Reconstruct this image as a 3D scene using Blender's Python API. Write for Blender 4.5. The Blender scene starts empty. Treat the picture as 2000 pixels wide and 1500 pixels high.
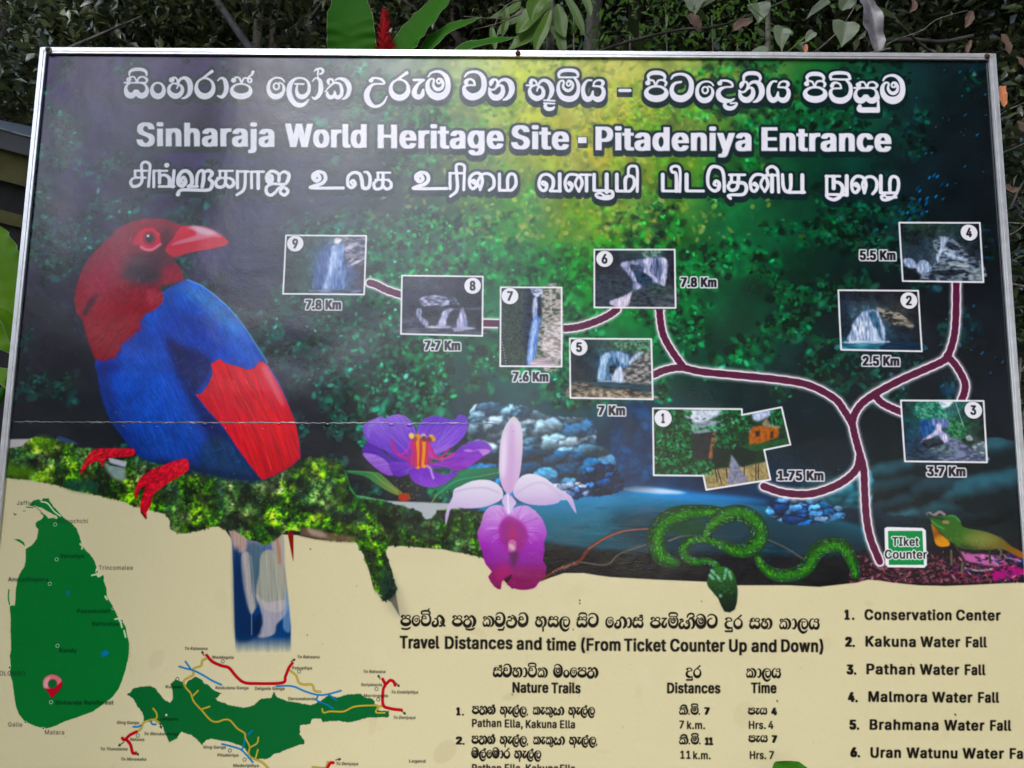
import bpy, bmesh, math, random
import numpy as np
from mathutils import Vector, Matrix

C = bpy.context.scene.collection
SC = bpy.context.scene

# ---------------------------------------------------------------- camera
# The sign hangs in the plane y = 0, its top edge centred at (0, 0, TOP).
TOP = 2.65
W_BOARD, H_BOARD = 2.4, 1.92
CAM_POS = (0.0332, -1.8716, TOP - 1.0962)
PITCH, YAW, ROLL = 0.1336, 0.0140, -0.0144
FOCAL = 1550.0                      # pixels on a frame 2000 wide


def rot(p, y, r):
    cp, sp, cy, sy, cr, sr = math.cos(p), math.sin(p), math.cos(y), math.sin(y), math.cos(r), math.sin(r)
    return (np.array([[cy, -sy, 0], [sy, cy, 0], [0, 0, 1]]) @ np.array([[1, 0, 0], [0, cp, -sp], [0, sp, cp]])
            @ np.array([[cr, 0, sr], [0, 1, 0], [-sr, 0, cr]]))


RM = rot(PITCH, YAW, ROLL)
cam_data = bpy.data.cameras.new('camera')
cam = bpy.data.objects.new('camera', cam_data)
C.objects.link(cam)
cam_data.sensor_width = 36.0
cam_data.lens = 36.0 * FOCAL / 2000.0
cam_data.clip_start, cam_data.clip_end = 0.05, 400.0
# camera axes: x right, y up, -z forward
Mc = Matrix([[RM[i][0], RM[i][2], -RM[i][1], CAM_POS[i]] for i in range(3)] + [[0, 0, 0, 1]])
cam.matrix_world = Mc
SC.camera = cam
cam_data.dof.use_dof = True
cam_data.dof.focus_distance = 1.95
cam_data.dof.aperture_fstop = 11.0

# ---------------------------------------------------------------- light
SUN_EL, SUN_AZ = math.radians(42), math.radians(199)      # azimuth clockwise from +y: behind and left of the camera
world = bpy.data.worlds.new('World')
SC.world = world
world.use_nodes = True
wn = world.node_tree
bg = wn.nodes['Background']
sky = wn.nodes.new('ShaderNodeTexSky')
sky.sky_type = 'NISHITA'
sky.sun_disc = False
sky.sun_elevation, sky.sun_rotation = SUN_EL, SUN_AZ
sky.air_density, sky.dust_density, sky.ozone_density = 1.0, 1.0, 1.5
hs = wn.nodes.new('ShaderNodeHueSaturation')
hs.inputs['Saturation'].default_value = 0.8              # thin cloud: a whiter sky
wn.links.new(sky.outputs[0], hs.inputs['Color'])
wn.links.new(hs.outputs[0], bg.inputs[0])
bg.inputs[1].default_value = 0.15
sun_data = bpy.data.lights.new('sun', 'SUN')
sun_data.energy = 0.55
sun_data.angle = math.radians(26)
sun_data.color = (1.0, 0.98, 0.95)
sun = bpy.data.objects.new('sun', sun_data)
C.objects.link(sun)
sd = Vector((math.sin(SUN_AZ) * math.cos(SUN_EL), math.cos(SUN_AZ) * math.cos(SUN_EL), math.sin(SUN_EL)))
sun.rotation_euler = sd.to_track_quat('Z', 'Y').to_euler()
sun.location = (-4, -6, 8)
vs = SC.view_settings
vs.view_transform, vs.look, vs.gamma, vs.exposure = 'Standard', 'None', 1.0, 2.02
vs.use_curve_mapping = False
SC.render.film_transparent = False
try:
    SC.cycles.use_denoising = True
    SC.cycles.max_bounces = 6
except Exception:
    pass
# ---------------------------------------------------------------- print on the sign
# The vinyl print is a flat picture. It is drawn here by code into a texture that lies in the plane of the sign
# (1000 texels per metre). Outlines are given as points measured on the print and rectified with QUAD.
TW, TH = 2400, 1920


def rectify(p):
    """measured point (u, v) -> texel in the plane of the sign"""
    p = np.asarray(p, float)
    d = np.stack([(p[..., 0] - 1000) / FOCAL, np.ones_like(p[..., 0]), -(p[..., 1] - 750) / FOCAL], -1) @ RM.T
    t = -CAM_POS[1] / d[..., 1]
    x = CAM_POS[0] + t * d[..., 0]
    z = CAM_POS[2] + t * d[..., 2] - TOP
    return np.stack([(x + W_BOARD / 2) * 1000, -z * 1000], -1)


def unrectify(x, y):
    P = np.stack([x / 1000 - W_BOARD / 2 - CAM_POS[0], np.full_like(x, -CAM_POS[1]), TOP - y / 1000 - CAM_POS[2]], -1) @ RM
    return 1000 + FOCAL * P[..., 0] / P[..., 1], 750 - FOCAL * P[..., 2] / P[..., 1]


SCL = 1.27                                     # texels per measured unit (mean)
rng = np.random.RandomState(7)
IMG = np.zeros((TH, TW, 3), np.float32)
yy, xx = np.mgrid[0:TH, 0:TW].astype(np.float32)
U, V = unrectify(xx + .5, yy + .5)
U = U.astype(np.float32)
V = V.astype(np.float32)


def hexc(s):
    if not isinstance(s, str):
        return np.array(s, np.float32)
    return np.array([int(s[i:i + 2], 16) / 255 for i in (0, 2, 4)], np.float32)


def smooth(pts, n=6, closed=False):
    p = np.asarray(pts, float)
    if len(p) < 3:
        return p
    q = np.vstack([p[-1], p, p[0], p[1]]) if closed else np.vstack([2 * p[0] - p[1], p, 2 * p[-1] - p[-2]])
    t = np.linspace(0, 1, n, endpoint=False)[:, None]
    out = []
    for i in range(1, len(q) - 2):
        a, b, c, d = q[i - 1], q[i], q[i + 1], q[i + 2]
        out.append(.5 * (2 * b + (c - a) * t + (2 * a - 5 * b + 4 * c - d) * t ** 2 + (3 * b - a - 3 * c + d) * t ** 3))
    out = np.vstack(out)
    return out if closed else np.vstack([out, p[-1]])


def blur(m, r):
    if r < .4:
        return m
    n = int(math.ceil(r * 2.5))
    k = np.exp(-.5 * (np.arange(-n, n + 1) / r) ** 2)
    k = (k / k.sum()).astype(np.float32)
    m = np.pad(m, [(n, n), (n, n)] + [(0, 0)] * (m.ndim - 2), mode='edge')
    h, w = m.shape[0] - 2 * n, m.shape[1] - 2 * n
    a = sum(k[i] * m[i:i + h] for i in range(2 * n + 1))
    return sum(k[i] * a[:, i:i + w] for i in range(2 * n + 1))


class Mask:
    """coverage m placed at texel (x, y)"""
    def __init__(s, x, y, m):
        s.x, s.y, s.m = int(x), int(y), m

    def grow(s, n):
        return Mask(s.x - n, s.y - n, np.pad(s.m, n))

    def soft(s, r):
        n = int(math.ceil(r * 2.5))
        g = s.grow(n)
        return Mask(g.x, g.y, blur(g.m, r))

    def dilate(s, r):
        n = int(math.ceil(r)) + 1
        g = s.grow(n)
        o = g.m.copy()
        for q in ((r, r * .6) if r > 2 else (r,)):
            for k in range(20):
                dx, dy = int(round(q * math.cos(k * math.pi / 10))), int(round(q * math.sin(k * math.pi / 10)))
                np.maximum(o[n:-n, n:-n], g.m[n + dy:g.m.shape[0] - n + dy, n + dx:g.m.shape[1] - n + dx], out=o[n:-n, n:-n])
        return Mask(g.x, g.y, o)

    def moved(s, dx, dy):
        return Mask(s.x + dx, s.y + dy, s.m)

    def clip(s):
        x0, y0 = max(s.x, 0), max(s.y, 0)
        x1, y1 = min(s.x + s.m.shape[1], TW), min(s.y + s.m.shape[0], TH)
        if x1 <= x0 or y1 <= y0:
            return None
        return (slice(y0, y1), slice(x0, x1)), s.m[y0 - s.y:y1 - s.y, x0 - s.x:x1 - s.x]


def put(mask, col, alpha=1.0):
    c = mask.clip()
    if c is None:
        return
    sl, m = c
    if callable(col):
        col = col(U[sl], V[sl])
    else:
        col = hexc(col)
    a = (m * alpha)[..., None]
    IMG[sl] = IMG[sl] * (1 - a) + col * a


def cover(E, x0, y0, w, h, ss=4):
    """signed area coverage of closed outlines given as edges E[n, (xa, ya, xb, yb)] in texels"""
    E = E - np.array([x0, y0, x0, y0])
    E = E[np.abs(E[:, 1] - E[:, 3]) > 1e-9]
    sg = np.where(E[:, 3] > E[:, 1], 1.0, -1.0)
    F = np.where(sg[:, None] > 0, E, E[:, [2, 3, 0, 1]])
    a = np.clip(np.ceil(F[:, 1] * ss - .5), 0, h * ss).astype(int)
    b = np.clip(np.ceil(F[:, 3] * ss - .5), 0, h * ss).astype(int)
    n = np.maximum(b - a, 0)
    idx = np.repeat(np.arange(len(F)), n)
    if len(idx) == 0:
        return np.zeros((h, w), np.float32)
    row = np.arange(n.sum()) - np.repeat(np.cumsum(n) - n, n) + a[idx]
    y = (row + .5) / ss
    G = F[idx]
    x = G[:, 0] + (G[:, 2] - G[:, 0]) * (y - G[:, 1]) / (G[:, 3] - G[:, 1])
    x = np.clip(x, 0, w - 1e-3)
    xi = x.astype(int)
    fr = x - xi
    s = sg[idx] / ss
    acc = np.zeros((h, w + 2))
    np.add.at(acc, (row // ss, xi), s * (1 - fr))
    np.add.at(acc, (row // ss, xi + 1), s * fr)
    return np.clip(np.abs(np.cumsum(acc, 1)[:, :w]), 0, 1).astype(np.float32)


def poly_mask(pts, sm=0, jag=0, seed=0):
    p = np.asarray(pts, float)
    if sm:
        p = smooth(p, sm, True)
    if jag:
        r = np.random.RandomState(seed)
        q = smooth(p, 1, True) if len(p) > 200 else np.vstack([np.linspace(p[i], p[(i + 1) % len(p)], 5, endpoint=False) for i in range(len(p))])
        p = q + r.normal(0, jag, q.shape)
    t = rectify(p)
    x0, y0 = np.floor(t.min(0)).astype(int) - 1
    x1, y1 = np.ceil(t.max(0)).astype(int) + 2
    x0, y0, x1, y1 = max(x0, -50), max(y0, -50), min(x1, TW + 50), min(y1, TH + 50)
    E = np.hstack([t, np.roll(t, -1, 0)])
    return Mask(x0, y0, cover(E, x0, y0, x1 - x0, y1 - y0))


def stroke_mask(lines):
    """lines: list of arrays of (u, v, r) already smooth, round brush"""
    T = []
    for L in lines:
        L = np.asarray(L, float)
        t = rectify(L[:, :2])
        T.append(np.column_stack([t, L[:, 2] * SCL]))
    al = np.vstack(T)
    rm = al[:, 2].max() + 2
    x0, y0 = np.floor(al[:, :2].min(0) - rm).astype(int)
    x1, y1 = np.ceil(al[:, :2].max(0) + rm).astype(int)
    m = np.zeros((y1 - y0, x1 - x0), np.float32)
    for t in T:
        if len(t) == 1:
            t = np.vstack([t, t + [.01, 0, 0]])
        for a, b in zip(t[:-1], t[1:]):
            r = max(a[2], b[2]) + 1.5
            ax0, ay0 = int(max(min(a[0], b[0]) - r - x0, 0)), int(max(min(a[1], b[1]) - r - y0, 0))
            ax1, ay1 = int(max(a[0], b[0]) + r - x0) + 2, int(max(a[1], b[1]) + r - y0) + 2
            sub = m[ay0:ay1, ax0:ax1]
            if sub.size == 0:
                continue
            gy, gx = np.mgrid[ay0:ay0 + sub.shape[0], ax0:ax0 + sub.shape[1]]
            gx = gx + x0 + .5 - a[0]
            gy = gy + y0 + .5 - a[1]
            dx, dy = b[0] - a[0], b[1] - a[1]
            q = np.clip((gx * dx + gy * dy) / (dx * dx + dy * dy + 1e-9), 0, 1)
            d = np.hypot(gx - q * dx, gy - q * dy) - (a[2] + (b[2] - a[2]) * q)
            np.maximum(sub, np.clip(.5 - d, 0, 1), out=sub)
    return Mask(x0, y0, m)


def line(pts, r, sm=6, closed=False):
    p = np.asarray(pts, float)
    if p.shape[1] == 2:
        p = np.column_stack([p, np.full(len(p), r)])
    return smooth(p, sm, closed) if sm else p


def fill(pts, col, alpha=1, sm=0, soft=0, jag=0, seed=0):
    m = poly_mask(pts, sm, jag, seed)
    if soft:
        m = m.soft(soft * SCL)
    put(m, col, alpha)
    return m


def draw(pts, r, col, alpha=1, sm=6, soft=0):
    m = stroke_mask([line(pts, r, sm)])
    if soft:
        m = m.soft(soft * SCL)
    put(m, col, alpha)


def noise(h, w, cell, seed=0, octv=3):
    r = np.random.RandomState(seed)
    out = np.zeros((h, w), np.float32)
    amp, tot = 1.0, 0
    for o in range(octv):
        c = max(cell / 2 ** o, 1.5)
        gh, gw = int(h / c) + 3, int(w / c) + 3
        g = r.rand(gh, gw).astype(np.float32)
        ys, xs = np.arange(h) / c, np.arange(w) / c
        yi, xi = ys.astype(int), xs.astype(int)
        fy, fx = (ys - yi)[:, None], (xs - xi)[None]
        fy, fx = fy * fy * (3 - 2 * fy), fx * fx * (3 - 2 * fx)
        a = g[yi][:, xi] * (1 - fx) + g[yi][:, xi + 1] * fx
        b = g[yi + 1][:, xi] * (1 - fx) + g[yi + 1][:, xi + 1] * fx
        out += amp * (a * (1 - fy) + b * fy)
        tot += amp
        amp *= .55
    return out / tot


def grad(stops, ax, ay, bx, by):
    """colour along the line a -> b (measured units)"""
    cs = np.array([hexc(c) for _, c in stops])
    ts = np.array([t for t, _ in stops])

    def f(u, v):
        t = ((u - ax) * (bx - ax) + (v - ay) * (by - ay)) / ((bx - ax) ** 2 + (by - ay) ** 2)
        return np.stack([np.interp(t, ts, cs[:, k]) for k in range(3)], -1).astype(np.float32)
    return f


def dabs(us, vs_, ln, wd, ang, cols, alpha, soft=1.0):
    """many small leaf-like ellipses"""
    T = rectify(np.column_stack([us, vs_]))
    for i in range(len(us)):
        a, b = ln[i] * SCL, wd[i] * SCL
        n = int(a + 2)
        cx, cy = T[i]
        x0, y0 = int(cx) - n, int(cy) - n
        if x0 < 0 or y0 < 0 or x0 + 2 * n + 1 > TW or y0 + 2 * n + 1 > TH:
            continue
        gy, gx = np.mgrid[y0:y0 + 2 * n + 1, x0:x0 + 2 * n + 1]
        gx, gy = gx + .5 - cx, gy + .5 - cy
        c, s = math.cos(ang[i]), math.sin(ang[i])
        p, q = (gx * c + gy * s) / a, (-gx * s + gy * c) / b
        d = np.sqrt(p * p + q * q)
        m = np.clip((1 - d) * b / soft + .3, 0, 1)[..., None] * alpha[i]
        sl = (slice(y0, y0 + 2 * n + 1), slice(x0, x0 + 2 * n + 1))
        IMG[sl] = IMG[sl] * (1 - m) + cols[i] * m


# --- lettering
_fonts = {}


def load_face():
    """the grotesque that ships with Blender; the built-in face if it is not there"""
    import os
    try:
        return bpy.data.fonts.load(os.path.join(bpy.utils.system_resource('DATAFILES'), 'fonts', 'Inter.woff2'))
    except Exception:
        return None


FACE = load_face()


def text_edges(s, bold=0.0, font=None, shear=0.0, space=1.0):
    key = (s, bold, font, shear, space)
    if key in _fonts:
        return _fonts[key]
    c = bpy.data.curves.new('lettering', 'FONT')
    c.body = s
    if FACE:
        c.font = FACE
    c.shear = shear
    c.space_character = space
    c.resolution_u = 3
    c.dimensions = '2D'
    c.fill_mode = 'NONE'
    o = bpy.data.objects.new('lettering', c)
    C.objects.link(o)
    m = o.to_mesh()
    v = np.array([q.co[:2] for q in m.vertices]).reshape(-1, 2)
    e = np.array([q.vertices[:] for q in m.edges]).reshape(-1, 2)
    o.to_mesh_clear()
    bpy.data.objects.remove(o)
    bpy.data.curves.remove(c)
    E = np.zeros((len(e), 4))
    # walk each outline in the order of its vertices: consecutive indices, closing edge reversed
    for i, (p, q) in enumerate(e):
        if abs(p - q) == 1:
            p, q = min(p, q), max(p, q)
        else:
            p, q = max(p, q), min(p, q)
        E[i] = *v[p], *v[q]
    _fonts[key] = (E, v[:, 0].min(), v[:, 0].max())
    return _fonts[key]




CAP = text_edges('H')[0][:, [1, 3]].max()


def text_mask(s, x0, y0, x1, y1, cap, bold=0.05, shear=0, space=1.06, vb=.5):
    """string from (x0, y0) to (x1, y1) on its baseline, capitals cap units high; bold = stroke growth / cap"""
    E, a, b = text_edges(s, 0, None, shear, space)
    q = E.reshape(-1, 2)
    g = bold * cap
    t = (q[:, 0] - a) / (b - a)
    L = x1 - x0 - 2 * g
    up = q[:, 1] * (cap - 2 * g * vb) / CAP + g * vb
    u = x0 + g + L * t
    v = y0 + (y1 - y0) * t - up
    T = rectify(np.column_stack([u, v])).reshape(-1, 4)
    x_0, y_0 = int(T[:, [0, 2]].min()) - 3, int(T[:, [1, 3]].min()) - 3
    x_1, y_1 = int(T[:, [0, 2]].max()) + 4, int(T[:, [1, 3]].max()) + 4
    m = Mask(x_0, y_0, cover(T, x_0, y_0, x_1 - x_0, y_1 - y_0, 6))
    if g > .05:
        n = int(math.ceil(g * SCL)) + 1
        o = m.grow(n)
        rx, ry = g * SCL, g * SCL * vb
        def grow1(I, r, ax):                        # running maximum with a fractional end, kept soft-edged
            o2 = I.copy()
            k = int(r)
            for d in range(1, k + 2):
                wgt = 1.0 if d <= k else r - k
                for sg in (-1, 1):
                    J = np.roll(I, sg * d, ax)
                    np.maximum(o2, J * wgt + I * (1 - wgt), out=o2)
            return o2
        out = grow1(grow1(o.m, rx, 1), ry, 0)
        m = Mask(o.x, o.y, out)
    return m


def text(s, x0, y0, x1, y1, cap, col='16130f', bold=0.05, alpha=1, **k):
    m = text_mask(s, x0, y0, x1, y1, cap, bold, **k)
    put(m, col, alpha)
    return m
# --- Sinhala and Tamil letters as brush strokes. Each block gives its scale and baseline; r is the brush radius.
GL = {}


def A(cx, cy, rx, ry, a0, a1, rt, rb):
    n = max(6, int(abs(a1 - a0) / 18))
    return [(cx + rx * math.cos(t), cy + ry * math.sin(t), rt + (rb - rt) * (math.sin(t) * .5 + .5) ** 1.3)
            for t in np.radians(np.linspace(a0, a1, n))]


def glyph(name, k, base, lft, rgt, *strokes):
    """k = drawing units per print unit; base = baseline; lft/rgt = side bearings in drawing units"""
    GL[name] = ([[((x - lft) / k, (y - base) / k, r / k) for x, y, r in s] for s in strokes], (rgt - lft) / k)


AA = [(1403, 262, 8), (1455, 225, 14), (1505, 260, 26), (1526, 350, 32), (1512, 430, 30), (1465, 490, 24), (1400, 475, 10)]
SA = [A(182, 386, 70, 86, 265, 20, 12, 42), A(340, 386, 74, 86, 275, 520, 12, 42), [(95, 294, 11), (400, 292, 12)], [(155, 252, 34), (158, 250, 34)],
      [(175, 215, 12), (225, 212, 12), (255, 245, 11), (266, 285, 10)], [(278, 285, 12), (300, 225, 12), (365, 212, 12), (415, 250, 18), (405, 285, 14)]]
glyph('sa', 7.143, 515, 90, 442, *SA)
glyph('si', 7.143, 515, 90, 442, *SA, [(165, 190, 10), (175, 140, 18), (230, 113, 24), (290, 107, 24), (350, 113, 24), (402, 142, 18), (412, 190, 12)])
glyph('anus', 7.143, 515, 455, 690, A(572, 386, 86, 93, 0, 360, 14, 41))
glyph('ha', 7.143, 515, 700, 1078, [(855, 310, 14), (790, 302, 12), (738, 345, 20), (728, 400, 24), (760, 450, 34), (825, 478, 40), (890, 452, 34), (922, 390, 24), (905, 338, 18), (870, 325, 14), (842, 370, 9)],
      [(768, 252, 36), (772, 252, 36)], [(785, 222, 12), (825, 222, 12), (850, 255, 12), (858, 310, 14)],
      [(862, 305, 12), (892, 245, 18), (960, 225, 24), (1020, 275, 36), (1038, 370, 36), (1015, 450, 28), (965, 495, 18), (915, 510, 8)])
glyph('ra', 7.143, 515, 1088, 1400, A(1244, 355, 124, 126, 0, 360, 13, 44), [(1160, 265, 10), (1230, 218, 16), (1300, 168, 18), (1345, 135, 22)])
glyph('aa', 7.143, 515, 1385, 1562, AA)
glyph('ja', 7.143, 515, 1570, 1925, A(1735, 395, 134, 88, 0, 360, 12, 44), [(1625, 258, 34), (1628, 258, 34)], [(1650, 218, 12), (1700, 222, 12), (1738, 285, 12)],
      [(1745, 285, 12), (1775, 230, 12), (1830, 225, 12)], A(1855, 258, 26, 28, 0, 360, 12, 12), [(1845, 208, 10), (1885, 180, 15), (1905, 138, 19)])
EE = [(555, 390, 12), (520, 345, 14), (470, 320, 16), (400, 315, 16), (320, 340, 20), (255, 410, 30), (234, 520, 34), (262, 615, 42), (330, 672, 52), (400, 680, 54), (470, 655, 48),
      (528, 590, 32), (545, 510, 26), (520, 440, 16), (460, 408, 14)]
glyph('e', 10, 730, 195, 580, EE, A(395, 480, 56, 62, 0, 360, 14, 16))
glyph('la', 10, 730, 595, 1085, [(770, 430, 18), (940, 430, 18)], [(815, 455, 14), (797, 530, 24), (812, 620, 36), (860, 670, 46), (920, 680, 48), (995, 640, 40), (1045, 560, 32), (1048, 450, 28),
      (1010, 370, 20), (940, 325, 18), (850, 315, 18), (760, 340, 26), (690, 410, 42), (655, 500, 50), (650, 600, 52), (680, 700, 52), (740, 790, 48), (820, 840, 48), (900, 840, 42), (980, 800, 28), (1040, 730, 10)])
glyph('aahal', 10, 730, 1075, 1320, [(1090, 380, 8), (1140, 325, 14), (1200, 320, 20), (1250, 380, 36), (1262, 500, 46), (1245, 600, 44), (1190, 680, 36), (1135, 712, 26), (1085, 685, 10)],
      [(1205, 300, 10), (1200, 240, 14), (1208, 180, 14), (1185, 140, 20), (1132, 175, 10)], [(1205, 138, 18), (1270, 130, 20), (1308, 175, 26), (1285, 220, 22), (1240, 235, 14)])
KA = [[(1335, 575, 10), (1420, 485, 14), (1500, 415, 18), (1570, 405, 20), (1640, 440, 26), (1672, 540, 32), (1658, 640, 36), (1600, 688, 42), (1545, 665, 34), (1527, 570, 14)],
      [(1527, 600, 14), (1500, 668, 34), (1440, 688, 42), (1388, 650, 34), (1376, 590, 22)], [(1410, 430, 18), (1396, 375, 30), (1430, 332, 18), (1480, 342, 20), (1502, 395, 16)],
      [(1540, 352, 14), (1620, 322, 22), (1720, 345, 38), (1795, 420, 48), (1824, 520, 46), (1802, 620, 40), (1750, 690, 30), (1682, 725, 10)]]
glyph('ka', 10, 730, 1325, 1875, *KA)
glyph('u', 6.25, 470, 65, 360, [(155, 230, 26), (158, 230, 26)], [(170, 205, 13), (230, 202, 13), (290, 222, 15), (318, 268, 11), (220, 272, 12), (160, 292, 18), (112, 360, 32), (102, 430, 34),
      (132, 500, 32), (190, 543, 20), (250, 538, 17), (310, 500, 14), (352, 425, 7)])
glyph('ae', 6.25, 470, 652, 820, [(680, 225, 15), (800, 225, 16)], [(790, 232, 14), (732, 280, 18), (692, 350, 28), (692, 405, 32), (735, 435, 30), (783, 408, 26), (797, 345, 13)])
MA = [[(860, 185, 8), (890, 145, 12), (950, 122, 14), (1020, 132, 20), (1082, 190, 28), (1103, 280, 30), (1088, 360, 34), (1040, 412, 42), (970, 428, 46), (903, 402, 40), (858, 340, 30), (852, 270, 22), (880, 218, 14), (920, 212, 11), (932, 235, 10)],
      [(932, 225, 10), (922, 285, 15), (950, 330, 20), (990, 340, 22), (1030, 315, 18), (1042, 260, 15), (1020, 215, 12), (985, 208, 11)], A(990, 240, 24, 26, 0, 360, 10, 11)]
glyph('ma', 6.25, 470, 832, 1140, *MA)
glyph('va', 6.25, 470, 1272, 1572, [(1300, 185, 8), (1340, 140, 14), (1420, 122, 16), (1490, 148, 22), (1533, 220, 30), (1533, 320, 32), (1490, 395, 40), (1400, 430, 44), (1332, 405, 42), (1297, 350, 26),
      (1300, 305, 18), (1350, 288, 11), (1425, 288, 11)], [(1425, 285, 11), (1410, 235, 13), (1370, 212, 13)], [(1320, 270, 22), (1318, 240, 24), (1350, 215, 13)])
NA = [[(1612, 288, 10), (1622, 250, 26), (1650, 217, 15), (1688, 227, 13), (1698, 270, 13), (1670, 328, 12), (1625, 342, 12), (1592, 322, 10)],
      [(1597, 335, 12), (1612, 398, 26), (1660, 436, 36), (1720, 428, 36), (1762, 370, 28), (1757, 305, 20), (1720, 288, 13), (1690, 310, 10)],
      [(1703, 270, 11), (1740, 228, 16), (1800, 218, 22), (1855, 260, 34), (1873, 340, 34), (1850, 408, 28), (1810, 448, 20), (1770, 463, 9)]]
glyph('na', 6.25, 470, 1578, 1918, *NA)
glyph('bhu', 8, 620, 145, 592, [(150, 370, 13), (330, 366, 13)], [(215, 328, 30), (230, 285, 20), (285, 298, 16), (312, 350, 13)],
      [(310, 455, 10), (332, 402, 15), (380, 400, 20), (412, 460, 26), (393, 535, 34), (330, 568, 40), (290, 568, 42), (225, 528, 36), (196, 460, 26), (215, 400, 17), (260, 375, 13)],
      [(330, 380, 12), (362, 312, 20), (430, 290, 26), (505, 335, 34), (543, 420, 38), (533, 500, 32), (500, 565, 20), (475, 590, 12)],
      [(420, 598, 11), (585, 605, 12)], [(418, 642, 11), (585, 650, 11)], [(450, 655, 18), (440, 700, 28), (485, 735, 30), (550, 728, 24), (580, 700, 12)])
glyph('mi', 8, 620, 600, 982, [(650, 242, 14), (648, 185, 22), (700, 142, 26), (800, 132, 27), (900, 145, 26), (943, 190, 20), (935, 235, 14), (880, 242, 13), (650, 242, 13)],
      [(890, 252, 14), (943, 330, 26), (953, 430, 26), (920, 525, 36), (860, 568, 44), (790, 577, 46), (702, 548, 40), (648, 470, 32), (637, 380, 24), (665, 310, 15), (712, 292, 13), (728, 330, 12)],
      [(728, 310, 12), (715, 390, 18), (760, 438, 24), (810, 443, 24), (858, 400, 19), (865, 335, 16), (820, 292, 13), (790, 294, 12)], A(800, 340, 30, 33, 0, 360, 12, 13))
YA = [[(1160, 285, 14), (1095, 292, 16), (1040, 370, 26), (1032, 470, 30), (1060, 552, 40), (1110, 580, 42), (1165, 545, 32), (1185, 455, 12)],
      [(1187, 520, 14), (1205, 560, 30), (1260, 582, 42), (1315, 560, 40), (1350, 490, 32), (1342, 420, 26), (1290, 382, 15), (1195, 376, 13), (1192, 365, 12), (1212, 310, 14), (1270, 284, 14), (1325, 295, 20), (1345, 330, 24), (1320, 372, 17)]]
glyph('ya', 8, 620, 1000, 1390, *YA)
glyph('dash', 8, 620, 1585, 1785, [(1608, 446, 24), (1764, 446, 24)])
PA = [A(215, 385, 128, 78, 0, 360, 14, 43), [(105, 265, 30), (107, 265, 30)], [(112, 232, 12), (140, 230, 12), (180, 242, 12), (200, 285, 10)], [(215, 285, 10), (240, 238, 12), (300, 230, 12), (340, 262, 15), (328, 298, 12)]]
glyph('pi', 6.45, 515, 58, 375, *PA, [(120, 222, 13), (112, 180, 18), (150, 147, 24), (210, 138, 27), (280, 147, 25), (322, 180, 18), (320, 222, 13)])
glyph('pa', 6.45, 505, 58, 375, *PA)
glyph('ta', 6.45, 510, 385, 700, [(405, 210, 8), (440, 167, 14), (520, 150, 16), (598, 168, 19), (652, 230, 28), (663, 310, 30), (640, 395, 36), (580, 445, 42), (520, 458, 44), (452, 436, 40), (412, 370, 27), (422, 302, 22), (460, 262, 16), (530, 247, 12)])
glyph('de2', 6.45, 515, 970, 1250, [(1025, 268, 28), (1028, 268, 28)], [(1040, 237, 12), (1110, 237, 13), (1172, 262, 15), (1185, 310, 11), (1100, 318, 11), (1032, 345, 23), (1007, 400, 29), (1032, 458, 36), (1090, 488, 32), (1160, 488, 18), (1210, 465, 8)],
      [(1105, 500, 12), (1090, 545, 22), (1125, 580, 28), (1190, 580, 24), (1235, 545, 14), (1238, 518, 10), (1165, 522, 10)])
glyph('ni', 6.45, 515, 1235, 1585, *[[((x - 1592) * 1.032 + 1248, (y - 470) * 1.032 + 513, r) for x, y, r in s] for s in NA],
      [(1305, 228, 13), (1312, 178, 18), (1352, 148, 23), (1420, 142, 25), (1488, 155, 23), (1518, 200, 17), (1508, 240, 13)])
glyph('vi', 8.333, 688, 572, 970, [(615, 290, 20), (602, 240, 22), (642, 197, 25), (760, 183, 28), (880, 197, 25), (918, 250, 22), (898, 290, 16), (620, 287, 14)],
      [(850, 292, 13), (922, 370, 27), (938, 470, 30), (910, 565, 38), (840, 622, 48), (760, 640, 50), (662, 615, 46), (608, 540, 31), (612, 475, 23), (652, 442, 13), (780, 436, 13)],
      [(780, 436, 13), (760, 372, 15), (700, 342, 15)], [(627, 400, 30), (650, 357, 24), (700, 342, 16)])
SA2 = [[((x - 90) * 1.17 + 985, (y - 515) * 1.17 + 688, r * 1.17) for x, y, r in s] for s in SA]
glyph('su', 8.333, 688, 980, 1415, *SA2, [(1082, 725, 28), (1085, 785, 44), (1250, 790, 44), (1362, 790, 44)], [(1385, 640, 16), (1385, 790, 25), (1375, 805, 30)], [(1392, 560, 12), (1398, 610, 8)])
# letters of the smaller lines, built from the same pieces
S_ = lambda n, dx=0, dy=0: [[(x + dx, y + dy, r) for x, y, r in s] for s in GL[n][0]]
def combo(name, *pieces, adv=None):
    GL[name] = (sum([S_(n, dx, dy) if isinstance(n, str) else [n] for n, dx, dy in pieces], []), adv if adv else GL[pieces[0][0]][1])
HAL = [(0, 0, 1.4), (0, -6, 1.6), (-2, -10, 2.2), (-6, -7, 1.2)]
HAL2 = [(0, -10, 2), (6, -11, 2.4), (8, -6, 2.6), (3, -4, 1.6)]
def hal(x, y): return [([(a + x, b + y, r) for a, b, r in h], 0, 0) for h in (HAL, HAL2)]
US = [(-18, 9, 2.6), (-8, 11, 3.4), (8, 11, 3.4), (18, 6, 3)]
def at(s, x, y=0): return ([(a + x, b + y, r) for a, b, r in s], 0, 0)
BAR = [(-9, 11, 3.6), (9, 11, 3.6)]
def raw(name, adv, *ss):
    GL[name] = ([list(q) for q in ss], adv)
RARC = [(26, -34, 2.2), (36, -42, 3.4), (47, -35, 5), (52, -21, 6), (48, -8, 5), (41, -1, 2.6)]
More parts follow.
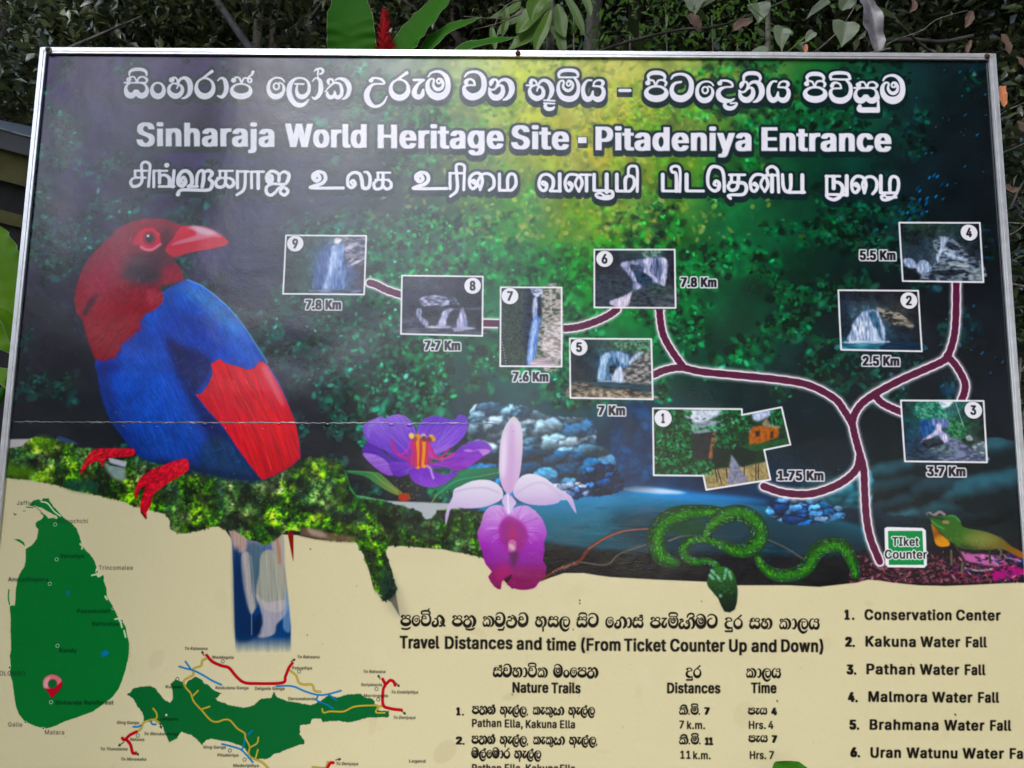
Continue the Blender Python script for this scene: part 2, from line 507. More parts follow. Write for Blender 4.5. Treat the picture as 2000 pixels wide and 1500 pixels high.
raw('ga', 54, [(12, -20, 2.4), (5, -15, 3.8), (6, -5, 5), (15, -2, 5.6), (25, -7, 5), (28, -19, 4), (24, -29, 2.8), (15, -30, 2.4), (10, -26, 2)], [(23, -31, 2.2), (33, -42, 3.4), (45, -37, 5), (52, -22, 6), (48, -8, 5), (41, -1, 2.8)])
raw('sha', 62, [(12, -20, 2.4), (5, -15, 3.8), (6, -5, 5), (15, -2, 5.6), (25, -7, 5), (28, -19, 4), (24, -29, 2.8), (15, -30, 2.4)], [(23, -31, 2.2), (33, -42, 3.4), (45, -37, 5), (53, -24, 5.6), (51, -12, 4), (42, -12, 2.4), (42, -20, 2), (50, -20, 2)], [(50, -12, 3), (56, -4, 3.6), (60, -2, 2.4)], [(36, -2, 3.4), (44, -3, 3.8), (51, -9, 3)])
raw('tha', 56, [(8, -38, 4.4), (14, -43, 2.6), (21, -39, 2.6), (22, -30, 2.4), (11, -27, 2.4), (4, -19, 3.6), (4, -9, 5), (13, -2, 6), (25, -3, 6), (33, -11, 5), (34, -21, 3.2), (28, -28, 2)], RARC)
raw('nna', 74, [(8, -34, 4), (15, -37, 2.4), (20, -29, 2.4), (9, -25, 2.6), (3, -14, 4.2), (9, -3, 5.4), (19, -5, 4.6), (24, -16, 2)], [(24, -9, 3), (30, -3, 5.4), (41, -4, 5.4), (47, -14, 4.4), (45, -26, 3.2), (37, -31, 2.2), (33, -25, 2), (39, -20, 2)], [(44, -32, 2.2), (54, -42, 3.4), (65, -34, 5), (69, -19, 5.4), (64, -5, 4), (57, -1, 2.4)])
raw('lu', 52, [(28, -46, 2.4), (40, -40, 3), (46, -24, 4.4), (42, -9, 5), (30, -1, 5.6), (14, -2, 5.4), (5, -10, 4.2), (5, -20, 3), (12, -26, 2.4), (22, -24, 2.2)], [(12, -38, 4), (20, -41, 2.4), (25, -32, 2.2), (22, -24, 2)], [(26, -32, 2), (34, -36, 2.2), (38, -28, 2.2)])
GL['da'] = (GL['de2'][0][:2], GL['de2'][1] * .88)
combo('pra', ('pa', 0, 0), at(US, 24))
combo('vee', ('vi', 0, 0), at([(30, -60, 2), (38, -68, 2.6)], 0))
combo('thra', ('tha', 0, 0), at(US, 30))
combo('vu', ('va', 0, 0), at(BAR, 26), at([(36, 10, 3), (42, 0, 2.6)], 0))
combo('a', ('ha', 0, 0), at([(30, 2, 3), (30, 14, 3)], 6), adv=56)
combo('aae', ('ha', 0, 0), at([(30, 2, 3), (30, 14, 3)], 6), ('ae', 55, 0), adv=82)
combo('shal', ('sa', 0, 0), *hal(36, -40))
combo('lhal', ('la', 0, 0), *hal(36, -40))
combo('nhal', ('na', 0, 0), *hal(36, -40))
combo('pae', ('pa', 0, 0), ('ae', 50, 0), adv=78)
combo('kae', ('ka', 0, 0), ('ae', 56, 0), adv=84)
combo('nnii', ('nna', 0, 0), at([(38, -44, 2), (42, -54, 3), (54, -59, 3.4), (66, -56, 3), (68, -46, 2.2), (62, -46, 2)], 0))
combo('ku', ('ka', 0, 0), at([(30, 4, 3), (40, 12, 3), (50, 4, 3)], 0))
combo('ki', ('ka', 0, 0), at([(12, -46, 3), (24, -54, 4), (40, -52, 4), (46, -42, 3)], 0))
combo('du', ('da', 0, 0), at([(6, 9, 3.4), (34, 9, 3.4)], 0), at([(34, -2, 2.4), (36, 6, 2.6)], 0))
GL['dot'] = ([[(3, -4, 3.6), (3.2, -4, 3.6)]], 9)
GL['comma'] = ([[(4, -3, 3.2), (2, 6, 1.5)]], 12)
GL['sp'] = ([], 26)


def sinhala_mask(seq, x0, y0, x1, y1, size, grow=0.0, gap=1.5):
    """letters named in seq, laid from x0 to x1 on the baseline; size 1 = the size of the title"""
    names = seq.split()
    adv = [GL[n][1] + gap for n in names]
    k = (x1 - x0) / (sum(adv) - gap)
    t = 0
    lines = []
    for n, a in zip(names, adv):
        for s in GL[n][0]:
            L = [(x0 + (t + x) * k, y0 + (y1 - y0) * (t + x) * k / (x1 - x0) + y * size, r * (k * .5 + size * .5) + grow) for x, y, r in s]
            lines.append(smooth(L, 5 if size > .7 else 3) if len(L) > 2 else np.array(L))
        t += a
    return stroke_mask(lines)


# Tamil title, drawn at its place: (scale, origin u, origin v, [strokes])
def tb(x, y0, y1, r=16):
    return [(x, y0, r), (x, y1, r)]


def th(y, x0, x1, r=14):
    return [(x0, y, r), (x1, y, r)]


TAMIL = [
    (5.882, 240, 300, [
        th(188, 125, 265, 12), th(268, 120, 250, 12), tb(130, 188, 265, 14), [(285, 370, 16), (298, 200, 16), (300, 120, 16), (255, 88, 16), (210, 110, 16), (205, 180, 16), (210, 300, 17), (175, 355, 17), (110, 370, 17), (80, 330, 17), (95, 285, 14), (150, 262, 12)],
        tb(345, 190, 375, 15), th(190, 345, 500, 12), tb(412, 190, 330, 18), [(412, 322, 14), (425, 250, 14), (480, 240, 16), (525, 280, 20), (525, 350, 20)], th(370, 405, 580, 14), [(580, 190, 18), (565, 375, 17)], [(495, 126, 28), (498, 126, 28)],
        [(690, 330, 14), (660, 300, 14), (690, 265, 18), (715, 320, 20), (680, 365, 20), (635, 340, 24), (630, 270, 22), (670, 205, 20), (730, 195, 20), (780, 250, 22), (785, 340, 22), (745, 370, 18)], th(372, 745, 850, 14),
        [(838, 370, 16), (848, 250, 18), (880, 195, 16), (920, 200, 18), (920, 300, 22), (905, 375, 20)], [(920, 215, 16), (980, 190, 18), (1020, 225, 22), (985, 285, 16), (1020, 320, 20), (1010, 385, 20), (950, 415, 18), (700, 408, 18), (640, 425, 18), (625, 460, 24)],
        th(195, 1100, 1260, 12), tb(1112, 195, 275, 14), th(275, 1080, 1230, 12), [(1110, 275, 14), (1065, 315, 18), (1075, 370, 18), (1130, 380, 18), (1170, 340, 18), (1180, 200, 18)], [(1180, 345, 16), (1215, 380, 18), (1265, 355, 20), (1260, 300, 16), (1210, 275, 12)],
        tb(1312, 200, 390, 17), th(202, 1312, 1440, 14), [(1405, 205, 16), (1390, 400, 18), (1305, 470, 14)],
        tb(1475, 205, 390, 16), th(205, 1475, 1615, 14), tb(1552, 210, 395, 20),
        [(1690, 300, 14), (1672, 265, 14), (1705, 250, 16), (1715, 310, 16), (1665, 325, 18), (1650, 260, 20), (1690, 205, 18), (1745, 205, 18), (1790, 240, 18), (1790, 310, 18)],
        [(1795, 240, 14), (1850, 205, 16), (1905, 240, 20), (1890, 310, 20), (1850, 350, 16), (1720, 345, 15), (1650, 380, 18), (1650, 450, 18), (1700, 475, 18), (1750, 440, 16), (1790, 395, 16), (1850, 385, 16), (1895, 430, 18), (1855, 475, 18), (1805, 440, 16), (1830, 395, 12)]]),
    (4.545, 590, 300, [
        [(135, 245, 8), (110, 215, 12), (140, 185, 14), (155, 220, 16), (125, 240, 16), (95, 215, 14), (100, 180, 14), (145, 158, 14), (195, 175, 15), (205, 225, 16), (170, 265, 16), (95, 285, 12), (90, 303, 13), (365, 303, 13)],
        [(450, 275, 10), (430, 250, 10), (455, 235, 12), (470, 270, 14), (440, 300, 14), (405, 275, 13), (410, 200, 14), (460, 165, 14), (510, 180, 15), (530, 240, 16), (540, 300, 16), (590, 295, 15), (602, 210, 14), (580, 165, 13), (550, 160, 8)],
        th(165, 665, 780, 9), tb(672, 165, 225, 11), th(228, 650, 770, 9), [(670, 228, 10), (636, 260, 13), (645, 305, 13), (685, 308, 13), (712, 280, 14), (718, 168, 13)], [(720, 285, 12), (745, 310, 13), (785, 295, 14), (785, 250, 12), (750, 228, 9)],
        [(1050, 245, 8), (1025, 215, 12), (1055, 190, 14), (1070, 225, 16), (1040, 245, 16), (1010, 220, 14), (1015, 185, 14), (1060, 163, 14), (1108, 180, 15), (1120, 230, 16), (1085, 270, 16), (1010, 290, 12), (1005, 308, 13), (1285, 308, 13)],
        tb(1313, 172, 310, 12), th(172, 1315, 1420, 10), [(1435, 320, 12), (1440, 180, 12), (1440, 110, 12), (1405, 90, 12), (1368, 105, 12), (1372, 180, 13), (1375, 320, 14), (1315, 378, 11)],
        [(1525, 265, 10), (1505, 245, 10), (1530, 235, 12), (1545, 285, 14), (1515, 310, 14), (1488, 280, 13), (1492, 210, 14), (1540, 172, 13), (1585, 185, 14), (1600, 250, 14), (1580, 320, 12)], [(1582, 320, 10), (1560, 250, 12), (1600, 185, 12), (1660, 180, 13), (1700, 220, 14), (1700, 290, 14), (1660, 325, 12)],
        tb(1752, 180, 325, 13), th(325, 1752, 1830, 12), [(1825, 325, 13), (1825, 220, 14), (1850, 180, 13), (1890, 195, 13), (1898, 270, 14), (1865, 320, 13), (1825, 325, 12)]]),
    (5.405, 1030, 310, [
        [(180, 280, 12), (155, 265, 10), (165, 240, 12), (205, 270, 16), (190, 330, 16), (145, 325, 16), (122, 260, 16), (150, 180, 15), (215, 165, 15), (270, 210, 17), (270, 290, 18), (240, 335, 14)], th(340, 240, 350, 13), tb(342, 160, 340, 18),
        [(455, 285, 10), (430, 260, 10), (445, 245, 12), (475, 280, 15), (450, 335, 15), (415, 325, 15), (398, 250, 15), (430, 175, 14), (495, 165, 14), (555, 190, 15), (578, 260, 16), (545, 345, 13)], [(540, 340, 12), (505, 260, 13), (540, 185, 13), (570, 165, 12)],
        th(168, 560, 670, 12), tb(625, 172, 338, 17), tb(705, 165, 330, 17), th(335, 705, 850, 14), tb(838, 165, 350, 20),
        [(840, 340, 14), (895, 345, 16), (895, 400, 18), (830, 420, 17), (745, 405, 15), (725, 375, 13), (765, 362, 12), (800, 378, 10)], th(390, 800, 880, 10),
        tb(945, 165, 330, 18), th(340, 945, 1050, 14), [(1035, 340, 15), (1035, 220, 18), (1070, 180, 15), (1120, 200, 16), (1130, 270, 17), (1090, 335, 15), (1040, 342, 12)], [(1160, 345, 14), (1160, 110, 14), (1115, 75, 14), (1072, 95, 14), (1065, 170, 12)],
        tb(1430, 165, 330, 18), th(340, 1430, 1590, 13), [(1610, 345, 14), (1612, 120, 14), (1570, 75, 14), (1520, 95, 14), (1530, 140, 14), (1570, 160, 16), (1575, 340, 18)],
        tb(1682, 165, 325, 20), th(338, 1682, 1860, 14)]),
    (5.0, 1380, 310, [
        [(95, 260, 10), (75, 245, 14), (95, 215, 15), (125, 240, 17), (115, 295, 17), (70, 310, 14), (20, 260, 14), (15, 160, 16), (45, 85, 16), (100, 75, 15), (155, 110, 16), (172, 200, 15), (175, 315, 14)],
        th(155, 225, 375, 12), tb(245, 155, 225, 14), th(228, 225, 350, 12), [(240, 228, 12), (212, 265, 15), (240, 305, 15), (295, 290, 16), (310, 230, 16), (315, 160, 16)], [(312, 235, 14), (370, 240, 17), (392, 290, 17), (360, 345, 15), (250, 350, 13), (215, 360, 14), (235, 385, 14)],
        [(480, 260, 12), (455, 250, 10), (475, 235, 12), (500, 275, 15), (475, 315, 15), (440, 300, 14), (430, 220, 14), (470, 160, 14), (535, 155, 14), (585, 190, 15), (600, 260, 15), (570, 320, 12)], [(568, 320, 12), (530, 250, 13), (560, 180, 13), (600, 155, 12)],
        th(160, 580, 690, 12), tb(640, 160, 320, 18), [(705, 325, 14), (700, 200, 14), (690, 110, 15), (640, 75, 14), (595, 100, 14), (600, 150, 12)],
        [(742, 155, 14), (750, 270, 16), (780, 320, 16), (820, 290, 15), (822, 160, 18)], th(328, 800, 955, 14), tb(935, 160, 328, 18),
        tb(1172, 170, 345, 14), th(172, 1165, 1300, 12), tb(1240, 175, 290, 18), [(1238, 290, 12), (1250, 235, 14), (1300, 240, 16), (1330, 290, 18), (1310, 360, 18), (1250, 400, 16), (1190, 385, 14), (1168, 355, 12), (1200, 350, 12), (1370, 355, 14)], tb(1368, 170, 355, 18),
        [(1460, 270, 12), (1440, 255, 10), (1462, 240, 12), (1488, 285, 15), (1460, 330, 15), (1425, 310, 14), (1418, 230, 15), (1460, 175, 14), (1525, 185, 15), (1555, 250, 16), (1540, 335, 14)], [(1540, 335, 12), (1520, 250, 12), (1560, 185, 13), (1620, 180, 14), (1660, 225, 15), (1655, 300, 15), (1620, 345, 12)],
        tb(1700, 170, 330, 17), th(335, 1700, 1850, 13), [(1790, 330, 14), (1790, 220, 16), (1815, 175, 14), (1865, 195, 15), (1872, 280, 15), (1840, 360, 14), (1770, 400, 14), (1720, 400, 13), (1705, 370, 12), (1740, 360, 12)], th(378, 1760, 1850, 12)]),
]


def tamil_mask(grow=0):
    lines = []
    for k, u0, v0, ss in TAMIL:
        for s in ss:
            L = [(u0 + x / k, v0 + y / k, r / k + grow) for x, y, r in s]
            lines.append(smooth(L, 5) if len(L) > 2 else np.array(L))
    return stroke_mask(lines)
# --- the three title lines
def title_words():
    M = []
    for seq, a, b, y in (('si anus ha ra aa ja', 242, 497, 192), ('e la aahal ka', 520, 687, 193), ('u ra ae ma', 710, 881, 195), ('va na', 903, 1007, 195.5),
                         ('bhu mi ya', 1028, 1184, 197.5), ('dash', 1208, 1233, 197.5), ('pi ta e de2 ni ya', 1258, 1545, 200), ('pi vi su ma', 1568, 1769, 202.5)):
        M.append(sinhala_mask(seq, a, y, b, y + (b - a) * .003, 1.0, .55))
    for w, a, b, y in (('Sinharaja', 265, 536, 285), ('World', 556, 716, 287), ('Heritage', 737, 984, 289), ('Site', 998, 1112, 291), ('-', 1129, 1146, 292), ('Pitadeniya', 1163, 1468, 293), ('Entrance', 1487, 1741, 295)):
        if w == '-':
            M.append(poly_mask([(1129, 267), (1146, 267), (1146, 279), (1129, 279)]))
        else:
            M.append(text_mask(w, a, y, b, y + (b - a) * .0065, 47, .08, space=1.1, vb=.3))
    M.append(tamil_mask(.45))
    return M


def paint_titles():
    ms = title_words()
    for m in ms:
        o = m.dilate(6.0)
        put(o.moved(1, 2).soft(5), '0c1f22', .35)
        put(o, '0c2122', .93)
        put(o.moved(0, 6), '0c2122', .93)
        if o.y < 460:
            put(o.moved(0, 10), '0c2122', .93)
    for m in ms:
        put(m, 'e9e6ee')
    return ms
# --- the printed picture: forest, water, rocks
GU = np.arange(0, 2001, 200.)
GV = np.array([100, 180, 280, 400, 520, 640, 760, 860, 960, 1060, 1130.])  # upper-left inks raised to purple, painting in the lilac tint of the sheen
GRID = """3a3058 3a3058 362c52 2c2c44 5c745c b4ba60 c4c670 6c8848 22542e 14282c 10181c
362c52 362c52 342a50 262640 506c50 a8ba4c ccc660 789444 226a34 102424 0e1418
2e2648 2e2648 30284a 262840 344642 909c40 b4a84c 3c8438 104430 0e1c20 0e1216
2a2440 2a2440 342a50 262a3c 24403a 4c8438 849038 246838 0c2c22 0c181c 0e1216
28223c 28223c 30284a 222a38 1e4a36 226a34 3c9a30 16502e 0c221c 0e1418 0e1216
1c1a26 1a1826 1e1a2a 1a202e 142c24 146038 1a7034 123e28 0c1c1c 0e1218 0e1016
1a1a24 14161e 181822 181a24 122024 0c3838 0e403c 0c2c2a 0c181c 0e1218 0e1016
161c22 12161b 14161e 14161e 12161c 163848 143458 102034 0c1a20 0e1418 0e1218
0a1418 0c1216 0e1216 101216 0e141c 1c4468 124278 0c2444 12263a 122026 0e181c
0c1214 0c1214 0c1214 0c1214 0a1a20 0a4058 0a3e5c 08293f 0a1628 0c1c22 0c181c
08090c 08090c 08090c 08090c 08090c 08090c 08090c 08090c 0a0a10 0c0c10 08090c"""
gc = np.stack([np.stack([hexc(c) for c in r.split()]) for r in GRID.split('\n')])


def field(u, v):
    wv = (noise(TH, TW, 260, 3) - .5) * 70
    vv = np.clip(v + wv, 100, 1130)
    uu = np.clip(u + (noise(TH, TW, 240, 4) - .5) * 90, 0, 2000)
    fi = np.interp(vv, GV, np.arange(len(GV)))
    fj = uu / 200
    i0, j0 = np.minimum(fi.astype(int), len(GV) - 2), np.minimum(fj.astype(int), 9)
    a, b = (fi - i0)[..., None], (fj - j0)[..., None]
    return ((gc[i0, j0] * (1 - b) + gc[i0, j0 + 1] * b) * (1 - a) + (gc[i0 + 1, j0] * (1 - b) + gc[i0 + 1, j0 + 1] * b) * a).astype(np.float32)


def Q(k, u0, v0, pts):
    p = np.array(pts, float)
    p[:, 0] = u0 + p[:, 0] / k
    p[:, 1] = v0 + p[:, 1] / k
    if p.shape[1] > 2:
        p[:, 2] /= k
    return p


def paint_forest():
    IMG[:] = field(U, V)
    n1 = noise(TH, TW, 60, 5, 4)[..., None]
    IMG[:] = np.clip(IMG * (.55 + .9 * n1), 0, 1)
    # printed leaves
    N = 34000
    u, v = rng.uniform(0, 2000, N), rng.uniform(100, 1010, N)
    cl = noise(420, 560, 16, 9, 3)
    big = noise(420, 560, 60, 19, 2)
    dens = cl[(v / 4).astype(int), (u / 4).astype(int)] * .6 + big[(v / 4).astype(int), (u / 4).astype(int)] * .4
    zone = np.interp(u, [0, 500, 700, 900, 1450, 1600, 2000], [.52, .54, .50, .40, .42, .50, .60]) + np.where((v < 420) & (u > 850) & (u < 1350), .05, 0) + np.where((v > 760), .05, 0)
    water = (u > 900) & (v > 790)
    keep = (dens > zone) & ~water
    u, v, d = u[keep], v[keep], (dens - zone)[keep]
    n = len(u)
    base = np.array([gc[int(np.interp(b, GV, np.arange(11)) + .5), int(a / 200 + .5)] for a, b in zip(u, v)])
    teal, green, yel, blue = hexc('2c9c84'), hexc('28a04c'), hexc('a4cc40'), hexc('2c78c0')
    wy = np.clip(1 - np.abs(u - 1130) / 330, 0, 1) * np.clip(1 - (v - 260) / 240, 0, 1)
    wt = np.clip((850 - u) / 350, 0, 1) + np.clip((v - 600) / 500, 0, .5) + np.clip((u - 1450) / 500, 0, .6)
    wt = np.clip(wt, 0, 1)
    wb = np.clip((u - 1650) / 250, 0, .9) * (rng.rand(n) < .45)
    col = green * (1 - wt[:, None]) + teal * wt[:, None]
    col = col * (1 - wy[:, None]) + yel * wy[:, None]
    col = col * (1 - wb[:, None]) + blue * wb[:, None]
    g = rng.uniform(.45, 1.25, n)[:, None]
    dim = np.interp(u, [0, 600, 800, 1400, 1600, 2000], [.62, .62, 1.0, 1.0, .62, .42])[:, None]
    col = np.clip(col * g * dim + rng.normal(0, .02, (n, 3)), 0, 1).astype(np.float32)
    hot = rng.rand(n) < .10
    col[hot] = np.clip(col[hot] * 1.5 + .14, 0, 1)
    # three depths: soft far leaves, middle leaves, and small sharp ones in front
    o = np.argsort(rng.rand(n))
    for a, b, ln, wd, al, sf in ((0, .38, (7, 16), (5, 10), (.15, .5), 6), (.38, .75, (4, 8), (2.6, 5), (.35, .85), 2.4), (.75, 1, (2, 5), (1.3, 2.8), (.5, 1), 1.1)):
        i = o[int(a * n):int(b * n)]
        j = len(i)
        cc = np.clip(col[i] * rng.uniform(.5, 1.35, j)[:, None], 0, 1)
        jj = rng.normal(0, 5, (2, j))
        dabs(u[i] + jj[0], v[i] + jj[1], rng.uniform(*ln, j), rng.uniform(*wd, j), rng.normal(-.4, 1.1, j), cc, rng.uniform(*al, j), sf)
        dk = i[(rng.rand(j) < .35) & (wy[i] < .25)]
        kk = len(dk)
        dabs(u[dk] + rng.normal(0, 9, kk), v[dk] + rng.normal(0, 9, kk), rng.uniform(*ln, kk), rng.uniform(*wd, kk), rng.normal(-.4, 1.1, kk), np.clip(col[dk] * .18, 0, 1), rng.uniform(.4, .8, kk), sf)
    IMG[:] = blur(IMG, 1.1)
    # loose bright yellow bokeh behind the title
    for a, b, r, c, al in ((1060, 240, 60, 'c8c23c', .45), (1190, 150, 55, 'd8cf62', .5), (1000, 130, 60, 'b8c040', .4), (1180, 260, 45, 'd8b848', .4), (1230, 330, 45, 'a89428', .35),
                           (1130, 420, 60, '9aa428', .35), (1330, 330, 34, '88b82c', .3), (900, 140, 40, '8aa050', .3), (1450, 180, 30, '3f9038', .4), (1590, 150, 34, '28903c', .3),
                           (700, 210, 60, '3c5648', .35), (1010, 470, 70, '2c9a3c', .25), (1170, 540, 60, '48b030', .3)):
        fill([(a - r, b - r), (a + r, b - r), (a + r, b + r), (a - r, b + r)], c, al, soft=r * .5)
    nb = 120
    ub, vb_ = rng.uniform(880, 1380, nb), rng.uniform(118, 480, nb)
    dabs(ub, vb_, rng.uniform(2, 7, nb), rng.uniform(2, 6, nb), rng.rand(nb) * 3, np.clip(hexc('d6d468') * rng.uniform(.6, 1.15, nb)[:, None], 0, 1).astype(np.float32), rng.uniform(.15, .6, nb), 2.5)
    nb = 1500                                          # out of focus foliage over the glow
    ub, vb_ = rng.normal(1120, 150, nb), rng.uniform(112, 470, nb)
    dabs(ub, vb_, rng.uniform(3, 10, nb), rng.uniform(2, 6, nb), rng.rand(nb) * 3, np.array([hexc(c) for c in rng.choice(['7c8c34', 'a4ac50', '5c7c2c', 'c4c87c', '8c9c3c', '44702c', 'b4b448'], nb)]), rng.uniform(.12, .55, nb), 3)
    # blue glints at the right edge
    for k in range(26):
        t = rng.rand()
        a, b = 1760 + 70 * t + rng.normal(0, 12), 440 - 80 * t + rng.normal(0, 12)
        dabs([a], [b], [rng.uniform(3, 7)], [2], [-.9], [hexc('2f86d8') * rng.uniform(.4, 1.2)], [.8])
    dabs(rng.uniform(1780, 1960, 40), rng.uniform(130, 760, 40), rng.uniform(2, 5, 40), np.full(40, 1.6), np.full(40, -.8), np.tile(hexc('3a90c8') * .8, (40, 1)), rng.uniform(.3, .9, 40))


def grain(m, ang, amp, seed, long_=9, cell=2.4):
    """plumage or petal grain: brightness varies in streaks that run at angle ang"""
    c = m.clip()
    if c is None:
        return
    sl, mm = c
    h, w = mm.shape
    gy, gx = np.mgrid[0:h, 0:w].astype(np.float32)
    if callable(ang):
        a = ang(U[sl], V[sl])
        a = float(np.mean(a)) if np.ndim(a) == 0 else a
    else:
        a = ang
    D = int(h + w) + 8
    n = noise(D, D, cell, seed, 2)
    p = (gx * np.cos(a) + gy * np.sin(a)) / long_
    q = -gx * np.sin(a) + gy * np.cos(a)
    p = np.clip(p - p.min(), 0, D - 2)
    q = np.clip(q - q.min(), 0, D - 2)
    i, j = p.astype(int), q.astype(int)
    fi, fj = p - i, q - j
    v = n[i, j] * (1 - fi) * (1 - fj) + n[i + 1, j] * fi * (1 - fj) + n[i, j + 1] * (1 - fi) * fj + n[i + 1, j + 1] * fi * fj
    v = 1 + (v - .5) * amp * mm
    IMG[sl] = np.clip(IMG[sl] * v[..., None], 0, 1)


def rock(pts, c0, c1, seed, cell=16, streak=None, jag=1.5, ang=.25):
    m = poly_mask(pts, 3, .8, seed)
    h, w = m.m.shape
    n1 = noise(h, w, cell, seed, 4)
    n2 = noise(h, w, cell * .6, seed + 7, 3)
    rid = 1 - np.abs(n2 - .5) * 5                       # cracks
    n = np.clip((n1 - .3) * 2.2, 0, 1) * np.clip(1.15 - np.clip(rid, 0, 1) * .8, 0, 1)
    n = n[..., None]
    e = m.soft(1.2)
    k = (e.m.shape[0] - h) // 2
    c = e.clip()
    if c is None:
        return
    sl, mm = c
    col = np.pad(hexc(c0) * (1 - n) + hexc(c1) * n, [(k, k), (k, k), (0, 0)], mode='edge')
    oy, ox = sl[0].start - e.y, sl[1].start - e.x
    col = col[oy:oy + mm.shape[0], ox:ox + mm.shape[1]]
    a = mm[..., None]
    IMG[sl] = IMG[sl] * (1 - a) + col * a


def facets(pts, tones, seed, n=60, sx=.55, edge='0a1424', ew=.10, soft=.9, tilt=.25):
    """a broken rock face: angular pieces in several tones with dark cracks between them"""
    m = poly_mask(pts, 3, 1.2, seed)
    h, w = m.m.shape
    r = np.random.RandomState(seed)
    cy, cx = r.uniform(0, h, n), r.uniform(0, w, n)
    gy, gx = np.mgrid[0:h, 0:w].astype(np.float32)
    wob = (noise(h, w, 12, seed + 1, 3) - .5) * 26
    gx2, gy2 = gx + wob, gy + wob * .6 + gx * tilt
    cy2 = cy + cx * tilt
    best = np.full((h, w), 1e9, np.float32)
    sec = best.copy()
    idx = np.zeros((h, w), int)
    for k in range(n):
        d = np.hypot((gx2 - cx[k]) * sx, gy2 - cy2[k])
        up = d < best
        sec = np.where(up, best, np.minimum(sec, d))
        idx = np.where(up, k, idx)
        best = np.where(up, d, best)
    T = np.stack([hexc(t) for t in tones])
    pick = T[r.randint(len(tones), size=n)] * r.uniform(.75, 1.15, (n, 1))
    col = pick[idx]
    sh = np.clip(1.1 - (gy2 - cy2[idx]) / 22, .45, 1.5)[..., None]
    st = noise(h * 2, w // 3 + 3, 5, seed + 5, 3)
    st = st[np.clip((gy * 2 - gx * tilt * 2).astype(int) % (h * 2 - 2), 0, h * 2 - 2), (gx / 3).astype(int)]
    sh = sh * (.55 + .9 * st[..., None])
    col = col * sh * (.75 + .5 * noise(h, w, 4, seed + 2, 2))[..., None]
    crack = np.clip(1 - (sec - best) / (h * ew * .35 + 1.5), 0, 1)[..., None]
    col = np.clip(col * (1 - crack) + hexc(edge) * crack, 0, 1)
    col = blur(col.astype(np.float32), soft)
    e = m.soft(1.2)
    k = (e.m.shape[0] - h) // 2
    c = e.clip()
    if c is None:
        return
    sl, mm = c
    col = np.pad(col, [(k, k), (k, k), (0, 0)], mode='edge')
    oy, ox = sl[0].start - e.y, sl[1].start - e.x
    a = mm[..., None]
    IMG[sl] = IMG[sl] * (1 - a) + col[oy:oy + mm.shape[0], ox:ox + mm.shape[1]] * a


